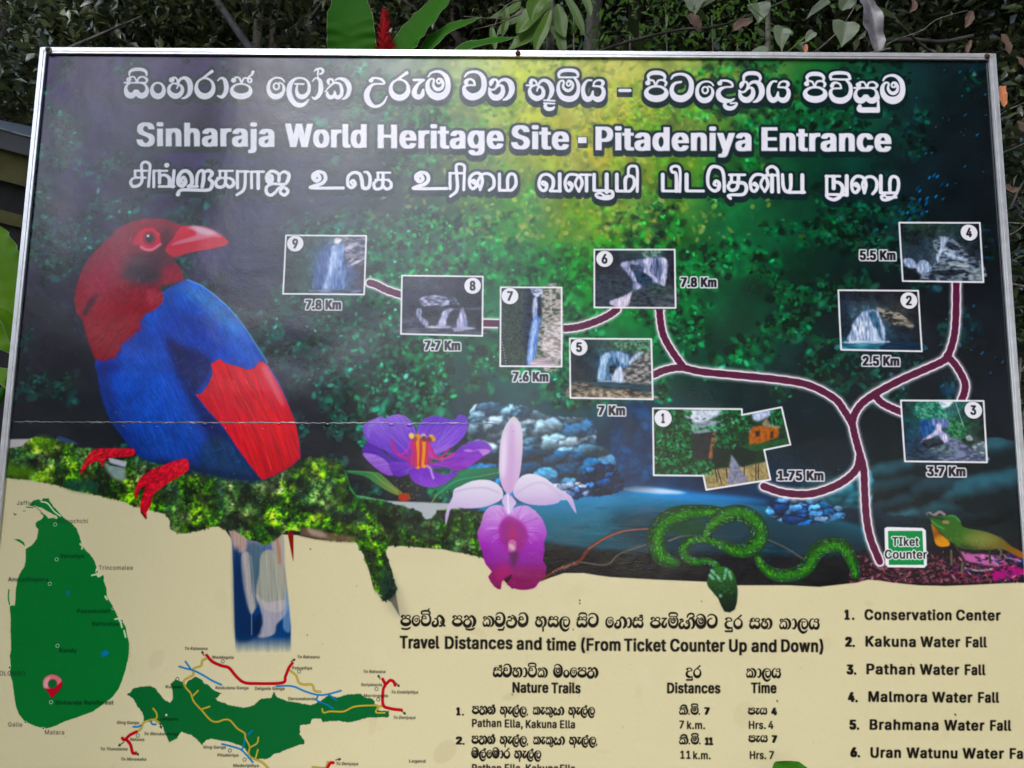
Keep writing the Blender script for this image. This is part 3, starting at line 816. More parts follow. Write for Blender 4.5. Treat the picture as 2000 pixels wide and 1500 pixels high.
def paint_water():
    # pool
    fill([(1040, 985), (1120, 962), (1210, 950), (1350, 972), (1500, 990), (1690, 1030), (1690, 1112), (1500, 1105), (1200, 1100), (1060, 1084), (940, 1060), (940, 985)],
         grad([(0, '0c80b8'), (.4, '0c6078'), (1, '063844')], 1200, 968, 1200, 1100), 1, 2, 3)
    fill([(1190, 1000), (1500, 1000), (1690, 1040), (1690, 1110), (1300, 1100)], '04202c', .7, 2, 14)
    for k in range(46):
        v = rng.uniform(975, 1080)
        u = rng.uniform(1050, 1640)
        draw([(u, v), (u + rng.uniform(20, 90), v + rng.uniform(-1, 2))], rng.uniform(.6, 1.6), rng.choice(['1c84a8', '0c4c60', '18708c', '06283a']), .35, 0, 1)
    fill([(1200, 958), (1230, 948), (1350, 960), (1460, 972), (1500, 982), (1340, 976)], '2c8ad8', .9, 2, 4)
    fill([(1205, 956), (1240, 948), (1300, 955), (1345, 963), (1290, 965)], 'cfe4f8', .95, 2, 2)
    # blue rocks
    fill([(1190, 800), (1235, 775), (1290, 795), (1300, 930), (1240, 955), (1185, 948)], '0e2440', .9, 2, 9)
    rock([(1198, 815), (1235, 788), (1270, 800), (1282, 850), (1276, 925), (1240, 948), (1200, 944), (1192, 880)], '0e2444', '2c5c94', 33, 46)
    facets([(918, 802), (950, 786), (1000, 790), (1040, 800), (1060, 808), (1100, 815), (1150, 818), (1166, 840), (1165, 865), (1190, 880), (1203, 905), (1195, 940), (1140, 965), (1080, 962), (1000, 968), (930, 985), (905, 940), (912, 880)],
           ['94b4c8', '7ca4bc', '5c8cac', '88acc0', '486c88', 'a0b8c8', '507890', '2c4c68'], 31, 42, .4, '142434', soft=1.7, ew=.04)
    facets([(925, 892), (1100, 880), (1180, 905), (1190, 940), (1060, 962), (930, 975)], ['24547c', '1c4468', '34709c', '14304c', '4c84a8'], 32, 26, .4, soft=1.6, ew=.05)
    facets([(1120, 945), (1150, 912), (1190, 902), (1212, 930), (1214, 958), (1140, 972)], ['14346c', '2c5ca4', '0c1c3c', '4c84cc', '0c1c3c'], 35, 30, .7)
    facets([(1060, 950), (1120, 940), (1150, 955), (1130, 975), (1060, 972)], ['a0b8dc', '5c80b8', '1c3864', 'd0d8ec'], 34, 24, .6)
    # boulders on the far bank
    facets([(1700, 905), (1760, 885), (1830, 870), (1985, 862), (1990, 1000), (1900, 1030), (1790, 1010), (1720, 1000), (1690, 950)], ['1c343c', '24404a', '1a2c34', '2c4c56', '16262e'], 36, 16, .5, '0c161c', .05, 5)
    facets([(1495, 1000), (1520, 975), (1560, 965), (1600, 975), (1640, 985), (1650, 1010), (1600, 1022), (1540, 1024)], ['3c6ca8', '5c94cc', '1c3c74', '2c5490', '88b0d8'], 37, 30, .5)
    facets([(1560, 955), (1640, 920), (1700, 918), (1700, 985), (1640, 990)], ['24505c', '2c6474', '183c48', '1c444c'], 39, 14, .5, '0c2028', .06, 3)
    # dark bank at the foot
    fill([(940, 1062), (1060, 1060), (1140, 1072), (1260, 1078), (1400, 1082), (1560, 1088), (1700, 1090), (1700, 1160), (940, 1160)], '07080d', 1, 2, 4)
    for k in range(160):
        u, v = rng.uniform(1220, 1670), rng.uniform(1080, 1112)
        dabs([u], [v], [rng.uniform(1, 3)], [1], [0], [hexc('1c3a90') * rng.uniform(.3, 1)], [.7])
    fill([(1665, 1075), (1720, 1068), (1800, 1068), (2000, 1060), (2000, 1150), (1650, 1150)], '1a1018', 1, 1, 8)
    n = 1500
    u, v = rng.uniform(1660, 1990, n), 1138 - 52 * rng.rand(n) ** 1.3
    dabs(u, v, rng.uniform(1.5, 5, n), rng.uniform(.8, 2, n), rng.normal(0, .6, n), np.array([hexc(c) for c in rng.choice(['6c3040', '301018', '98505c', '180c14', 'a87888', '582430', '20101c'], n)]), rng.uniform(.4, .95, n))


CREAM = 'cfc5a0'
SHORE = [(-40, 930), (0, 932), (11, 933), (57, 937), (90, 943), (120, 950), (143, 958), (177, 964), (210, 971), (248, 981), (262, 990), (280, 992), (300, 998), (322, 1004), (331, 1015), (333, 1034), (345, 1040), (359, 1042), (391, 1036), (410, 1029),
         (425, 1028), (440, 1036), (452, 1053), (500, 1060), (553, 1044), (580, 1045), (616, 1053), (658, 1057), (696, 1059), (711, 1084), (722, 1118), (728, 1142), (731, 1151), (742, 1160), (749, 1174), (753, 1170), (764, 1176), (781, 1204), (775, 1170),
         (767, 1120), (753, 1078), (757, 1068), (766, 1065), (798, 1067), (830, 1070), (868, 1073), (938, 1084), (1000, 1150), (1054, 1136), (1075, 1128), (1102, 1119), (1140, 1119), (1170, 1124), (1194, 1127), (1284, 1132), (1380, 1136), (1441, 1143),
         (1540, 1143), (1600, 1146), (1608, 1145), (1652, 1140), (1672, 1138), (1694, 1132), (1720, 1134), (1745, 1138), (1796, 1143), (1847, 1144), (1898, 1142), (1960, 1139), (2000, 1138), (2060, 1137)]


def paint_cream():
    m = poly_mask([(-400, 930)] + SHORE + [(2500, 1137), (2500, 1900), (-400, 1900)])
    g = m.clip()
    sl, mm = g
    n = noise(TH, TW, 500, 51, 2)[sl] - .5
    col = hexc('d1c8a4') + (n * .02)[..., None]
    a = mm[..., None]
    IMG[sl] = IMG[sl] * (1 - a) + col * a
    for k in range(46):
        u, v = rng.uniform(0, 2000), rng.uniform(1150, 1500)
        w_ = rng.uniform(4, 30)
        dabs([u], [v], [w_], [w_ * rng.uniform(.2, .8)], [rng.rand() * 3], [hexc(rng.choice(['b8ac88', 'd8d0b4', 'b0a484']))], [rng.uniform(.08, .3)], 6)
    fill([(770, 1150), (782, 1150), (800, 1215), (768, 1200), (752, 1178)], 'a49d84', .6, 1, 6)


MOSS = [(17, 876), (40, 872), (62, 857), (80, 852), (103, 857), (129, 864), (156, 873), (184, 875), (260, 890), (330, 905), (400, 925), (470, 936), (520, 936), (565, 912), (587, 895), (604, 893), (630, 892), (650, 897), (666, 905), (675, 924),
        (683, 955), (697, 972), (756, 980), (790, 990), (823, 1000), (829, 1018), (845, 1010), (857, 997), (882, 994), (950, 1000), (950, 1090), (868, 1073), (798, 1067), (766, 1066), (757, 1068), (753, 1080), (767, 1124), (776, 1152), (760, 1172),
        (749, 1174), (731, 1151), (722, 1118), (711, 1084), (696, 1059), (658, 1057), (616, 1050), (590, 1038), (560, 1036), (540, 1052), (520, 1066), (500, 1058), (485, 1052), (470, 1044), (455, 1034), (440, 1036), (425, 1028), (410, 1029), (391, 1036),
        (359, 1042), (345, 1040), (333, 1034), (331, 1015), (322, 1004), (300, 998), (280, 992), (262, 990), (248, 981), (210, 971), (177, 964), (143, 958), (120, 950), (90, 943), (57, 937), (5, 932)]


def paint_branch():
    fill([(10, 858), (62, 857), (60, 880), (10, 890)], 'b9b4b4', 1, 0, .6)
    fill([(110, 853), (130, 856), (156, 870), (130, 876)], '38507c', .9, 2, 1)
    fill([(690, 966), (756, 978), (879, 983), (900, 995), (880, 1030), (790, 1000)], 'a9b0b4', 1, 0, .8)
    fill([(675, 918), (684, 950), (697, 969), (760, 979), (690, 990), (660, 930)], '3c9a4c', 1, 1, 1)
    m = poly_mask(MOSS, 0, .5, 3)
    put(m, '1c3418')
    N = 30000
    u, v = rng.uniform(5, 950, N), rng.uniform(850, 1180, N)
    T = rectify(np.column_stack([u, v])).astype(int)
    ok = (T[:, 0] > m.x) & (T[:, 0] < m.x + m.m.shape[1]) & (T[:, 1] > m.y) & (T[:, 1] < m.y + m.m.shape[0])
    u, v, T = u[ok], v[ok], T[ok]
    ok = m.m[T[:, 1] - m.y, T[:, 0] - m.x] > .7
    u, v = u[ok], v[ok]
    n = len(u)
    big = noise(100, 250, 7, 61, 3)[((v - 840) / 4).astype(int), (u / 4).astype(int)]
    pal = np.array([hexc(c) for c in ('10240f', '1f4812', '387418', '569a1e', '6c9c2c', '8cac3c', 'a8b868')])
    idx = np.clip((big - .28) * 10 + rng.normal(1.1, 1.4, n), 0, 6).astype(int)
    dk = np.clip((u - 560) / 260, 0, 1) * 1.6 + (v > 1040) * .7
    idx = np.clip(idx - (rng.rand(n) < .6) * dk, 0, 6).astype(int)
    col = pal[idx]
    bl = (noise(100, 250, 14, 63, 2)[((v - 840) / 4).astype(int), (u / 4).astype(int)] > .62)
    col[bl] = col[bl] * .55 + hexc('34405c') * .3
    sh_ = noise(200, 500, 5, 65, 2)[((v - 840) / 2).astype(int), (u / 2).astype(int)]
    col = col * np.clip(.42 + (sh_ - .26) * 2.8, .2, 1.7)[:, None]
    lump = noise(200, 500, 11, 67, 2)[((v - 840) / 2).astype(int), (u / 2).astype(int)]
    col = col * np.clip(.35 + (lump - .25) * 2.2, .25, 1.4)[:, None]
    dabs(u, v, rng.uniform(1.6, 4.6, n), rng.uniform(1, 2.4, n), rng.rand(n) * 3.1, np.clip(col, 0, 1).astype(np.float32), rng.uniform(.6, 1, n), 1.0)
    IMG[m.clip()[0]] = IMG[m.clip()[0]] * (1 - m.clip()[1][..., None]) + blur(IMG[m.clip()[0]], 1.1) * m.clip()[1][..., None]
    hl = rng.rand(n) < .02
    dabs(u[hl], v[hl], rng.uniform(1, 2.2, hl.sum()), np.full(hl.sum(), .8), rng.rand(hl.sum()) * 3, np.tile(hexc('c8d4a0'), (hl.sum(), 1)), rng.uniform(.4, .9, hl.sum()))
    fill([(12, 905), (60, 915), (110, 940), (60, 936), (8, 931)], '6aa428', .55, 1, 4)
    fill([(62, 857), (80, 852), (103, 857), (110, 870), (80, 880), (55, 872)], '5c9c1c', .5, 1, 4)
    fill([(205, 904), (236, 904), (244, 918), (246, 932), (234, 940), (216, 928), (206, 914)], '93a8ac', .8, 2, 2.5)
    fill([(210, 893), (248, 902), (245, 912), (215, 903)], 'b8b8c4', 1, 0, .6)
    fill([(208, 903), (245, 914), (215, 909)], '1c1c24', 1, 0, .6)
    fill([(122, 945), (145, 935), (190, 940), (185, 962), (140, 957)], '123c30', .8, 2, 3)
    fill([(590, 1030), (650, 1042), (700, 1050), (690, 1059), (640, 1056), (585, 1046)], '6c5044', .85, 1, 2)
    fill([(600, 1032), (630, 1038), (640, 1050), (610, 1046)], 'b09c8c', .7, 2, 2)
    fill([(740, 1100), (765, 1120), (776, 1152), (760, 1172), (740, 1160)], '20403c', .45, 1, 5)
    fill([(561, 1038), (573, 1040), (573, 1098)], '7c1c1c', 1, 0, .4)


def paint_tail():
    m = poly_mask([(446, 1036), (470, 1040), (553, 1042), (554, 1098), (561, 1154), (568, 1224), (568, 1274), (460, 1276), (458, 1224), (456, 1126), (452, 1058)], 0)
    fade = lambda u, v: None
    c = m.soft(.8).clip()
    sl, mm = c
    mm = mm * np.clip((1276 - V[sl]) / 34, 0, 1)
    col = grad([(0, 'a08c80'), (.12, '58688c'), (.35, '18386c'), (.8, '143868'), (1, '1c4478')], 500, 1040, 500, 1270)(U[sl], V[sl])
    a = mm[..., None]
    IMG[sl] = IMG[sl] * (1 - a) + col * a
    for pts, cc, al in (([(452, 1036), (478, 1040), (480, 1075), (462, 1078), (455, 1060)], 'b09488', .9),
                        ([(530, 1045), (553, 1045), (556, 1098), (560, 1160), (545, 1130), (535, 1090)], 'a89c94', .9),
                        ([(472, 1082), (484, 1078), (494, 1100), (496, 1150), (500, 1180), (492, 1200), (484, 1190), (475, 1150), (470, 1110)], 'a8a09c', .95),
                        ([(486, 1070), (505, 1066), (512, 1100), (506, 1160), (500, 1190), (494, 1160)], '4c6470', .9),
                        ([(510, 1082), (530, 1074), (548, 1096), (560, 1150), (561, 1180), (545, 1196), (520, 1192), (502, 1172), (500, 1150), (506, 1120)], '9c9c8c', .95),
                        ([(500, 1160), (520, 1176), (560, 1172), (558, 1200), (540, 1220), (536, 1238), (514, 1246), (500, 1240), (512, 1220), (508, 1190)], 'b0a8ac', .85),
                        ([(560, 1150), (566, 1200), (566, 1235), (552, 1225), (556, 1180)], '7c98bc', .7)):
        fill(pts, cc, al, 3, 1.2)
    grain(m, 1.5, .3, 96, 26, 2)
    fill([(456, 1075), (470, 1085), (476, 1150), (488, 1200), (500, 1205), (504, 1240), (470, 1255), (458, 1225)], '0c2448', .75, 2, 3)
    fill([(500, 1205), (510, 1200), (508, 1238), (494, 1240)], '081c3c', .8, 2, 2)
    for x0, x1 in ((478, 488), (490, 498), (520, 530), (536, 548)):
        draw([(x0, 1085), (x0 + 4, 1130), (x1, 1190)], .8, 'd0c8c0', .4, 4, .6)
    draw([(491, 1160), (491, 1240)], .8, 'b0b8c8', .7, 0)
    draw([(540, 1046), (545, 1080), (546, 1100)], 2.5, 'b06c40', .6, 4, 1)


def paint_bird():
    body = [(360, 546), (375, 548), (400, 561), (426, 580), (446, 600), (460, 619), (477, 640), (500, 675), (520, 707), (545, 747), (565, 795), (577, 825), (585, 865), (587, 895), (567, 912), (520, 937), (470, 935), (395, 922), (345, 912),
            (295, 902), (270, 890), (255, 875), (232, 845), (210, 810), (197, 770), (190, 727), (187, 700), (240, 640), (300, 580)]
    m = fill(body, grad([(0, '3862c4'), (.3, '2248b4'), (.6, '123cb0'), (1, '0a2468')], 380, 560, 330, 920), 1, 2, .5)
    # soft shading of the plumage
    fill([(215, 720), (300, 680), (360, 740), (400, 830), (380, 890), (300, 890), (240, 800)], '1c5ac8', .55, 2, 20)
    fill([(420, 590), (460, 630), (500, 690), (512, 708), (470, 700), (430, 640)], '2c6cd0', .6, 2, 10)
    fill([(345, 560), (400, 570), (440, 605), (475, 645), (460, 650), (400, 600)], '5ca4e0', .6, 2, 7)
    fill([(320, 600), (380, 610), (420, 660), (400, 690), (350, 670), (320, 640)], '3c4cb0', .6, 2, 12)
    fill([(318, 655), (345, 668), (400, 690), (414, 712), (405, 748), (385, 768), (437, 838), (490, 912), (512, 938), (440, 925), (420, 880), (380, 800), (345, 730)], '20204c', .85, 2, 6)
    fill([(400, 860), (440, 850), (490, 912), (515, 938), (430, 934), (395, 922), (390, 900)], '10385c', .75, 2, 7)
    fill([(290, 895), (345, 905), (470, 925), (515, 938), (430, 932), (330, 915)], '0c1c3c', .8, 2, 4)
    fill([(190, 712), (230, 704), (236, 720), (200, 735)], '24206c', .6, 2, 5)
    # feather strokes
    for k in range(420):
        u, v = rng.uniform(195, 500), rng.uniform(570, 900)
        T = rectify(np.array([[u, v]]))[0].astype(int)
        if not (m.x < T[0] < m.x + m.m.shape[1] - 1 and m.y < T[1] < m.y + m.m.shape[0] - 1) or m.m[T[1] - m.y, T[0] - m.x] < .9:
            continue
        a = 1.05 + rng.normal(0, .12) if v > 650 else .8 + rng.normal(0, .2)
        l = rng.uniform(8, 26)
        draw([(u - l * .5 * math.cos(a), v - l * .5 * math.sin(a)), (u + l * .5 * math.cos(a), v + l * .5 * math.sin(a))], rng.uniform(.4, 1), rng.choice(['4c80dc', '1434a0', '6a9ce8', '102470']), rng.uniform(.1, .35), 0, .8)
    big_ = noise(TH, TW, 34, 91, 2)[m.clip()[0]]
    IMG[m.clip()[0]] *= (1 + (big_ - .5) * .3 * m.clip()[1])[..., None]
    grain(m, 1.05, .42, 92, 9, 1.7)
    for k in range(420):                                 # small overlapping feathers
        u, v = rng.uniform(200, 540), rng.uniform(560, 900)
        T = rectify(np.array([[u, v]]))[0].astype(int)
        if not (m.x < T[0] < m.x + m.m.shape[1] - 1 and m.y < T[1] < m.y + m.m.shape[0] - 1) or m.m[T[1] - m.y, T[0] - m.x] < .9:
            continue
        a = np.interp(v, [560, 700, 900], [.7, 1.0, 1.3]) + rng.normal(0, .1)
        r_ = rng.uniform(3, 7.5)
        pts_ = [(u + r_ * math.cos(a + t), v + r_ * math.sin(a + t)) for t in (-1.2, -.6, 0, .6, 1.2)]
        draw(pts_, rng.uniform(.7, 1.5), '081c58', rng.uniform(.12, .3), 3, 1)
        draw([(x - 1.6 * math.cos(a), y - 1.6 * math.sin(a)) for x, y in pts_], rng.uniform(.5, 1), '78a8ec', rng.uniform(.1, .26), 3, .8)
    fill([(190, 715), (200, 770), (212, 812), (235, 848), (262, 880), (250, 850), (228, 800), (215, 750), (205, 715)], '081c50', .5, 2, 6)
    draw([(365, 546), (400, 562), (446, 601), (478, 640), (522, 708)], 1.2, '7cc8e8', .7, 5, .5)
    # red wing
    wing = [(382, 770), (392, 770), (400, 760), (407, 750), (415, 732), (412, 710), (420, 706), (430, 700), (438, 708), (450, 712), (470, 717), (484, 722), (497, 718), (506, 704), (520, 710), (545, 752), (565, 795), (577, 825), (585, 865), (587, 895), (567, 912),
            (532, 931), (512, 938), (490, 912), (465, 877), (437, 835), (407, 802)]
    mw = fill(wing, grad([(0, 'd8484c'), (.35, 'd0303c'), (.7, 'd4202c'), (1, 'b4242c')], 450, 710, 540, 920), 1, 1, .5)
    for k in range(26):
        t = k / 25
        a = np.array([425 + 95 * t, 712 + 10 * t + rng.uniform(0, 50)])
        b = np.array([505 + 78 * t, 930 - 40 * t])
        c = (a + b) / 2 + [9, -4]
        draw([tuple(a), tuple(c), tuple(b)], rng.uniform(.6, 1.8), rng.choice(['f08070', '901820', 'e85048', 'a01c28', 'f4a08c']), rng.uniform(.2, .5), 5, .8)
    grain(mw, 1.15, .45, 93, 18, 2)
    fill([(508, 712), (522, 716), (550, 765), (560, 800), (545, 790), (520, 745)], 'e8a8b0', .5, 2, 4)
    # head and breast
    head = [(358, 441), (341, 434), (317, 426), (300, 426), (281, 425), (256, 431), (230, 444), (212, 463), (191, 483), (171, 505), (156, 533), (147, 562), (144, 587), (149, 612), (161, 624), (168, 655), (177, 680), (187, 705), (195, 704), (202, 707), (212, 700),
            (225, 700), (230, 688), (236, 677), (250, 660), (262, 655), (270, 641), (276, 622), (286, 612), (300, 606), (316, 592), (319, 578), (312, 562), (322, 555), (344, 551), (360, 546), (352, 524), (339, 509), (339, 500), (322, 486), (338, 462)]
    mh = fill(head, grad([(0, '92323f'), (.35, '8c2c3c'), (.65, '96202c'), (1, '8c1c24')], 250, 430, 225, 705), 1, 1, .9)
    fill([(160, 600), (162, 570), (185, 520), (215, 505), (225, 540), (200, 580), (175, 612)], 'a8344c', .6, 2, 9)
    fill([(314, 446), (335, 450), (332, 478), (320, 490), (340, 505), (330, 540), (290, 556), (255, 545), (240, 520), (262, 492), (300, 492), (312, 475)], '301422', .8, 2, 9)
    fill([(240, 528), (300, 522), (310, 540), (280, 552), (245, 545)], '1c1420', .6, 2, 6)
    fill([(315, 520), (345, 520), (356, 545), (320, 555)], '9c3040', .8, 2, 5)
    fill([(178, 580), (192, 572), (176, 604), (166, 618), (160, 612)], '2c1420', .8, 2, 3)
    fill([(285, 566), (312, 570), (318, 585), (300, 602), (284, 590)], 'b8545c', .7, 2, 4)
    for k in range(500):
        u, v = rng.uniform(150, 345), rng.uniform(432, 700)
        T = rectify(np.array([[u, v]]))[0].astype(int)
        c = IMG[T[1], T[0]]
        if c[2] > c[0] * 1.1 or c[0] < .15:
            continue
        a = np.interp(v, [430, 520, 700], [2.5, 2.1, 1.5]) + rng.normal(0, .2)
        l = rng.uniform(4, 14)
        draw([(u, v), (u + l * math.cos(a), v + l * math.sin(a))], rng.uniform(.4, .9), rng.choice(['c4506c', '701828', 'a83444', 'd06c7c', '581420']), rng.uniform(.12, .4), 0, .5)
    grain(mh, 2.2, .5, 94, 6, 1.6)
    # ragged red-blue border
    for k in range(60):
        t = rng.rand()
        p = np.array([(187, 705), (225, 700), (236, 677), (270, 645), (280, 615)])
        i = rng.randint(4)
        q = p[i] + (p[i + 1] - p[i]) * t
        draw([tuple(q - [0, 2]), tuple(q + [rng.normal(3, 1), rng.uniform(2, 6)])], .8, rng.choice(['8c202c', '2444b0']), .8, 0)
    # eye
    a = np.linspace(0, 2 * math.pi, 40, endpoint=False)
    draw([(290, 466), (290.2, 466)], 25, '7c2434', .8, 0, 3)
    fill(np.column_stack([290 + (22.5 + 1.5 * np.sin(a * 11)) * np.cos(a), 466 + (22.5 + 1.5 * np.sin(a * 9)) * np.sin(a)]), 'd83c50', 1, 0, .5)
    fill(Q(5.882, 120, 400, [(890, 380), (920, 300), (1010, 260), (900, 280), (810, 430), (850, 460), (900, 440)]), 'd83c50', .8, 2, 1.5)
    draw([(275, 482), (284, 487), (296, 487), (306, 481), (312, 476)], 3, 'ec94a8', .8, 4, .6)
    draw(A(291, 465, 11.5, 12, 0, 360, 2, 2), 2, '8c1c2c', .9, 3)
    draw([(291, 464), (291.5, 465)], 10.5, 'a01c2c', 1, 0, .3)
    draw([(291, 464), (291.5, 465)], 7.6, '20202c', 1, 0, .3)
    draw([(288, 460), (288.4, 460)], 2.6, 'e8ecf4', 1, 0)
    # beak
    fill([(351, 442), (366, 440), (385, 441), (409, 446), (431, 458), (447, 473), (434, 480), (416, 485), (375, 492), (349, 500), (339, 502), (321, 487), (338, 463)], grad([(0, 'd83444'), (1, 'c42438')], 380, 440, 380, 500), 1, 2, .5)
    fill(Q(5.882, 120, 400, [(1400, 262), (1480, 240), (1600, 245), (1760, 300), (1860, 375), (1740, 370), (1560, 410), (1380, 445), (1230, 475), (1300, 420), (1420, 380), (1540, 340), (1520, 290)]), 'dc98a8', .8, 2, 2.5)
    fill(Q(5.882, 120, 400, [(1480, 245), (1600, 250), (1780, 320), (1700, 345), (1580, 320), (1520, 280)]), 'dcc4d0', .8, 2, 2.4)
    draw(Q(5.882, 120, 400, [(1200, 500), (1380, 460), (1600, 420), (1900, 430)]), .7, 'a02434', .6, 5)
    # feet
    for P_, cs in (([(262, 877), (250, 875), (232, 876), (202, 875), (182, 879), (167, 897), (156, 922), (160, 925), (168, 914), (177, 906), (195, 900), (199, 912), (203, 906), (208, 896), (232, 893), (262, 890)], 11),
                   ([(364, 896), (350, 897), (335, 902), (310, 912), (295, 918), (276, 932), (266, 950), (262, 968), (266, 974), (272, 958), (284, 948), (277, 972), (274, 990), (276, 1002), (286, 1013), (286, 1000), (294, 988), (298, 968), (312, 955), (334, 940), (366, 920), (369, 905)], 12)):
        fill(P_, 'c41c2c', 1, 2, .4)
        m2 = poly_mask(P_, 2)
        fill(np.array(P_) + [3, 4], '5c0c14', .0)
        grain(m2, 2.4, 1.1, 120 + cs, 2.2, 2.6)
        for k in range(260):
            u, v = rng.uniform(156, 368), rng.uniform(876, 1010)
            T = rectify(np.array([[u, v]]))[0].astype(int)
            if 0 <= T[0] - m2.x < m2.m.shape[1] and 0 <= T[1] - m2.y < m2.m.shape[0] and m2.m[T[1] - m2.y, T[0] - m2.x] > .8:
                dabs([u], [v], [rng.uniform(1.4, 3.2)], [1.1], [rng.normal(2.3, .5)], [hexc(rng.choice(['ec6c78', '7c0c1c', 'f0a0a0', 'd83040', '980f20']))], [.6])
    draw([(160, 918), (175, 895), (200, 884)], 1, 'f08058', .7, 4)
    draw([(276, 1000), (285, 1012)], 1.6, '50201c', 1, 0)


def paint_flower():
    F = lambda p: Q(6.667, 680, 790, p)
    fill(F([(1150, 1190), (1170, 1090), (1300, 930), (1450, 860), (1700, 830), (2000, 828), (1990, 920), (1800, 985), (1500, 1050), (1300, 1120)]), grad([(0, '2c8458'), (1, '0f4c34')], 900, 915, 925, 960), 1, 2, .5)
    draw(F([(1140, 1190), (1400, 1000), (1700, 940), (1990, 880)]), .8, '5cb088', .7, 5)
    draw(F([(1150, 1180), (1080, 1285)]), 1, '8c9c50', .9, 0)
    fill(F([(0, 855), (150, 868), (380, 880), (480, 950), (600, 1060), (710, 1150), (650, 1185), (480, 1110), (330, 1010), (200, 930), (0, 892)]), grad([(0, '1f7040'), (1, '7c8040')], 690, 925, 785, 965), 1, 2, .5)
    draw(F([(0, 870), (300, 890), (450, 1010), (690, 1160)]), .8, '8cb460', .6, 5)
    fill(F([(660, 1170), (720, 1150), (800, 1160), (800, 1240), (720, 1265), (660, 1240)]), 'a83420', 1, 2, 1)
    for k in range(40):
        u, v = rng.uniform(770, 830), rng.uniform(925, 975)
        dabs([u], [v], [rng.uniform(2, 5)], [1.2], [rng.rand() * 3], [hexc(rng.choice(['1f5c2c', '8c4a20', '3c7c38', 'b06c50', '123818']))], [.6])
    PT = [([(190, 620), (200, 560), (260, 500), (400, 560), (560, 700), (780, 770), (800, 860), (700, 940), (560, 800), (400, 680)], '5a30a0', '40208c'),
          ([(190, 330), (210, 250), (330, 190), (430, 155), (480, 180), (560, 140), (650, 125), (740, 150), (810, 210), (860, 290), (880, 370), (870, 560), (800, 760), (640, 720), (480, 600), (300, 520), (230, 460)], '9474d0', '6038b0'),
          ([(185, 635), (350, 650), (480, 720), (560, 820), (600, 920), (500, 920), (400, 860), (280, 760)], '9c78cc', '8450b4'),
          ([(540, 760), (800, 760), (820, 860), (700, 940), (600, 920)], '7444b8', '5c2ca0'),
          ([(890, 370), (920, 270), (1000, 180), (1100, 150), (1220, 160), (1380, 200), (1440, 130), (1520, 150), (1560, 210), (1550, 330), (1480, 450), (1350, 560), (1180, 640), (1060, 700), (950, 560)], '6c48bc', '9060cc'),
          ([(1040, 780), (1200, 740), (1380, 620), (1480, 540), (1620, 480), (1740, 470), (1830, 520), (1870, 600), (1760, 680), (1620, 780), (1480, 850), (1380, 860), (1240, 810), (1100, 830)], '7c50c0', '8c34ac'),
          ([(800, 870), (850, 820), (1000, 810), (1100, 860), (1260, 920), (1370, 870), (1435, 890), (1350, 960), (1250, 1040), (1100, 1080), (960, 1060), (860, 1010), (810, 950)], '6c38b0', '8c54c4')]
    for i, (p, a, b) in enumerate(PT):
        q = F(p)
        fill(q + [1.2, 1.5], '181028', .5, 3, 2)
        m = fill(q, grad([(0, a), (1, b)], q[:, 0].mean(), q[:, 1].min(), q[:, 0].mean(), q[:, 1].max()), 1, 3, .4)
        grain(m, math.atan2(q[:, 1].mean() - 904, q[:, 0].mean() - 818), .4, 95 + i, 14, 1.8)
        ctr = np.array([680 + 920 / 6.667, 790 + 760 / 6.667])
        for k in range(16):                                     # veins towards the heart of the flower
            e = q[rng.randint(len(q))]
            s = ctr + (e - ctr) * rng.uniform(.15, .5)
            t = ctr + (e - ctr) * rng.uniform(.6, .93)
            mid = (s + t) / 2 + rng.normal(0, 2, 2)
            draw([tuple(s), tuple(mid), tuple(t)], rng.uniform(.5, 1.6), rng.choice(['a888e4', '44208c', '9468d0', '6c40bc']), .3, 4, .8)
    fill(F([(1500, 600), (1560, 585), (1640, 600), (1740, 580), (1860, 600), (1760, 670), (1700, 600), (1580, 620)]), 'c890d8', .8, 2, .7)
    fill(F([(1060, 600), (1200, 560), (1400, 500), (1300, 580), (1150, 640)]), '9c78d0', .5, 2, 2)
    fill(F([(240, 300), (330, 200), (420, 210), (300, 300), (260, 460)]), '9c88dc', .5, 2, 2)
    fill(F([(800, 640), (1060, 640), (1100, 760), (1020, 810), (860, 810), (760, 740)]), 'b02474', .8, 2, 4)
    for a, b, r, c in (((905, 420), (905, 800), 5.5, 'd88430'), ((985, 470), (985, 790), 5.5, 'dc8c34'), ((860, 480), (880, 800), 2.6, 'c42860'), ((945, 460), (935, 790), 2.4, 'b8303c'), ((1030, 480), (1010, 770), 2.6, 'c02c54'), ((830, 470), (830, 780), 2.2, 'b82c80')):
        draw(F([a, ((a[0] + b[0]) / 2 + 6, (a[1] + b[1]) / 2), b]), r, c, 1, 4)
    for p, r, c in (([(1060, 470), (1065, 600), (1120, 680), (1200, 720), (1290, 690), (1370, 650)], 2, 'c43c88'), ([(1080, 560), (1130, 660), (1220, 680), (1310, 580)], 1.7, 'b02c78'), ([(560, 480), (600, 580), (660, 660), (760, 700)], 2.2, 'b02c74'),
                    ([(660, 650), (720, 640), (790, 560), (810, 480)], 1.7, 'c440a0')):
        draw(F(p), r, c, .95, 5)
    for x, y, c in ((830, 410, 'dcae58'), (860, 440, '8c4a48'), (980, 410, 'd4b0a0'), (985, 440, '5c2834'), (1080, 420, 'dca840'), (1100, 440, 'c89038'), (1050, 450, '703040'), (820, 400, 'e8c070')):
        draw(F([(x, y), (x + 8, y + 14)]), 4.4, c, .95, 0, .4)
    draw(F([(1030, 800), (1070, 830), (1090, 900), (1110, 960)]), 2, 'c8a0e0', .8, 4, .6)
    # white-purple orchid
    F = lambda p: Q(4.168, 860, 800, p)
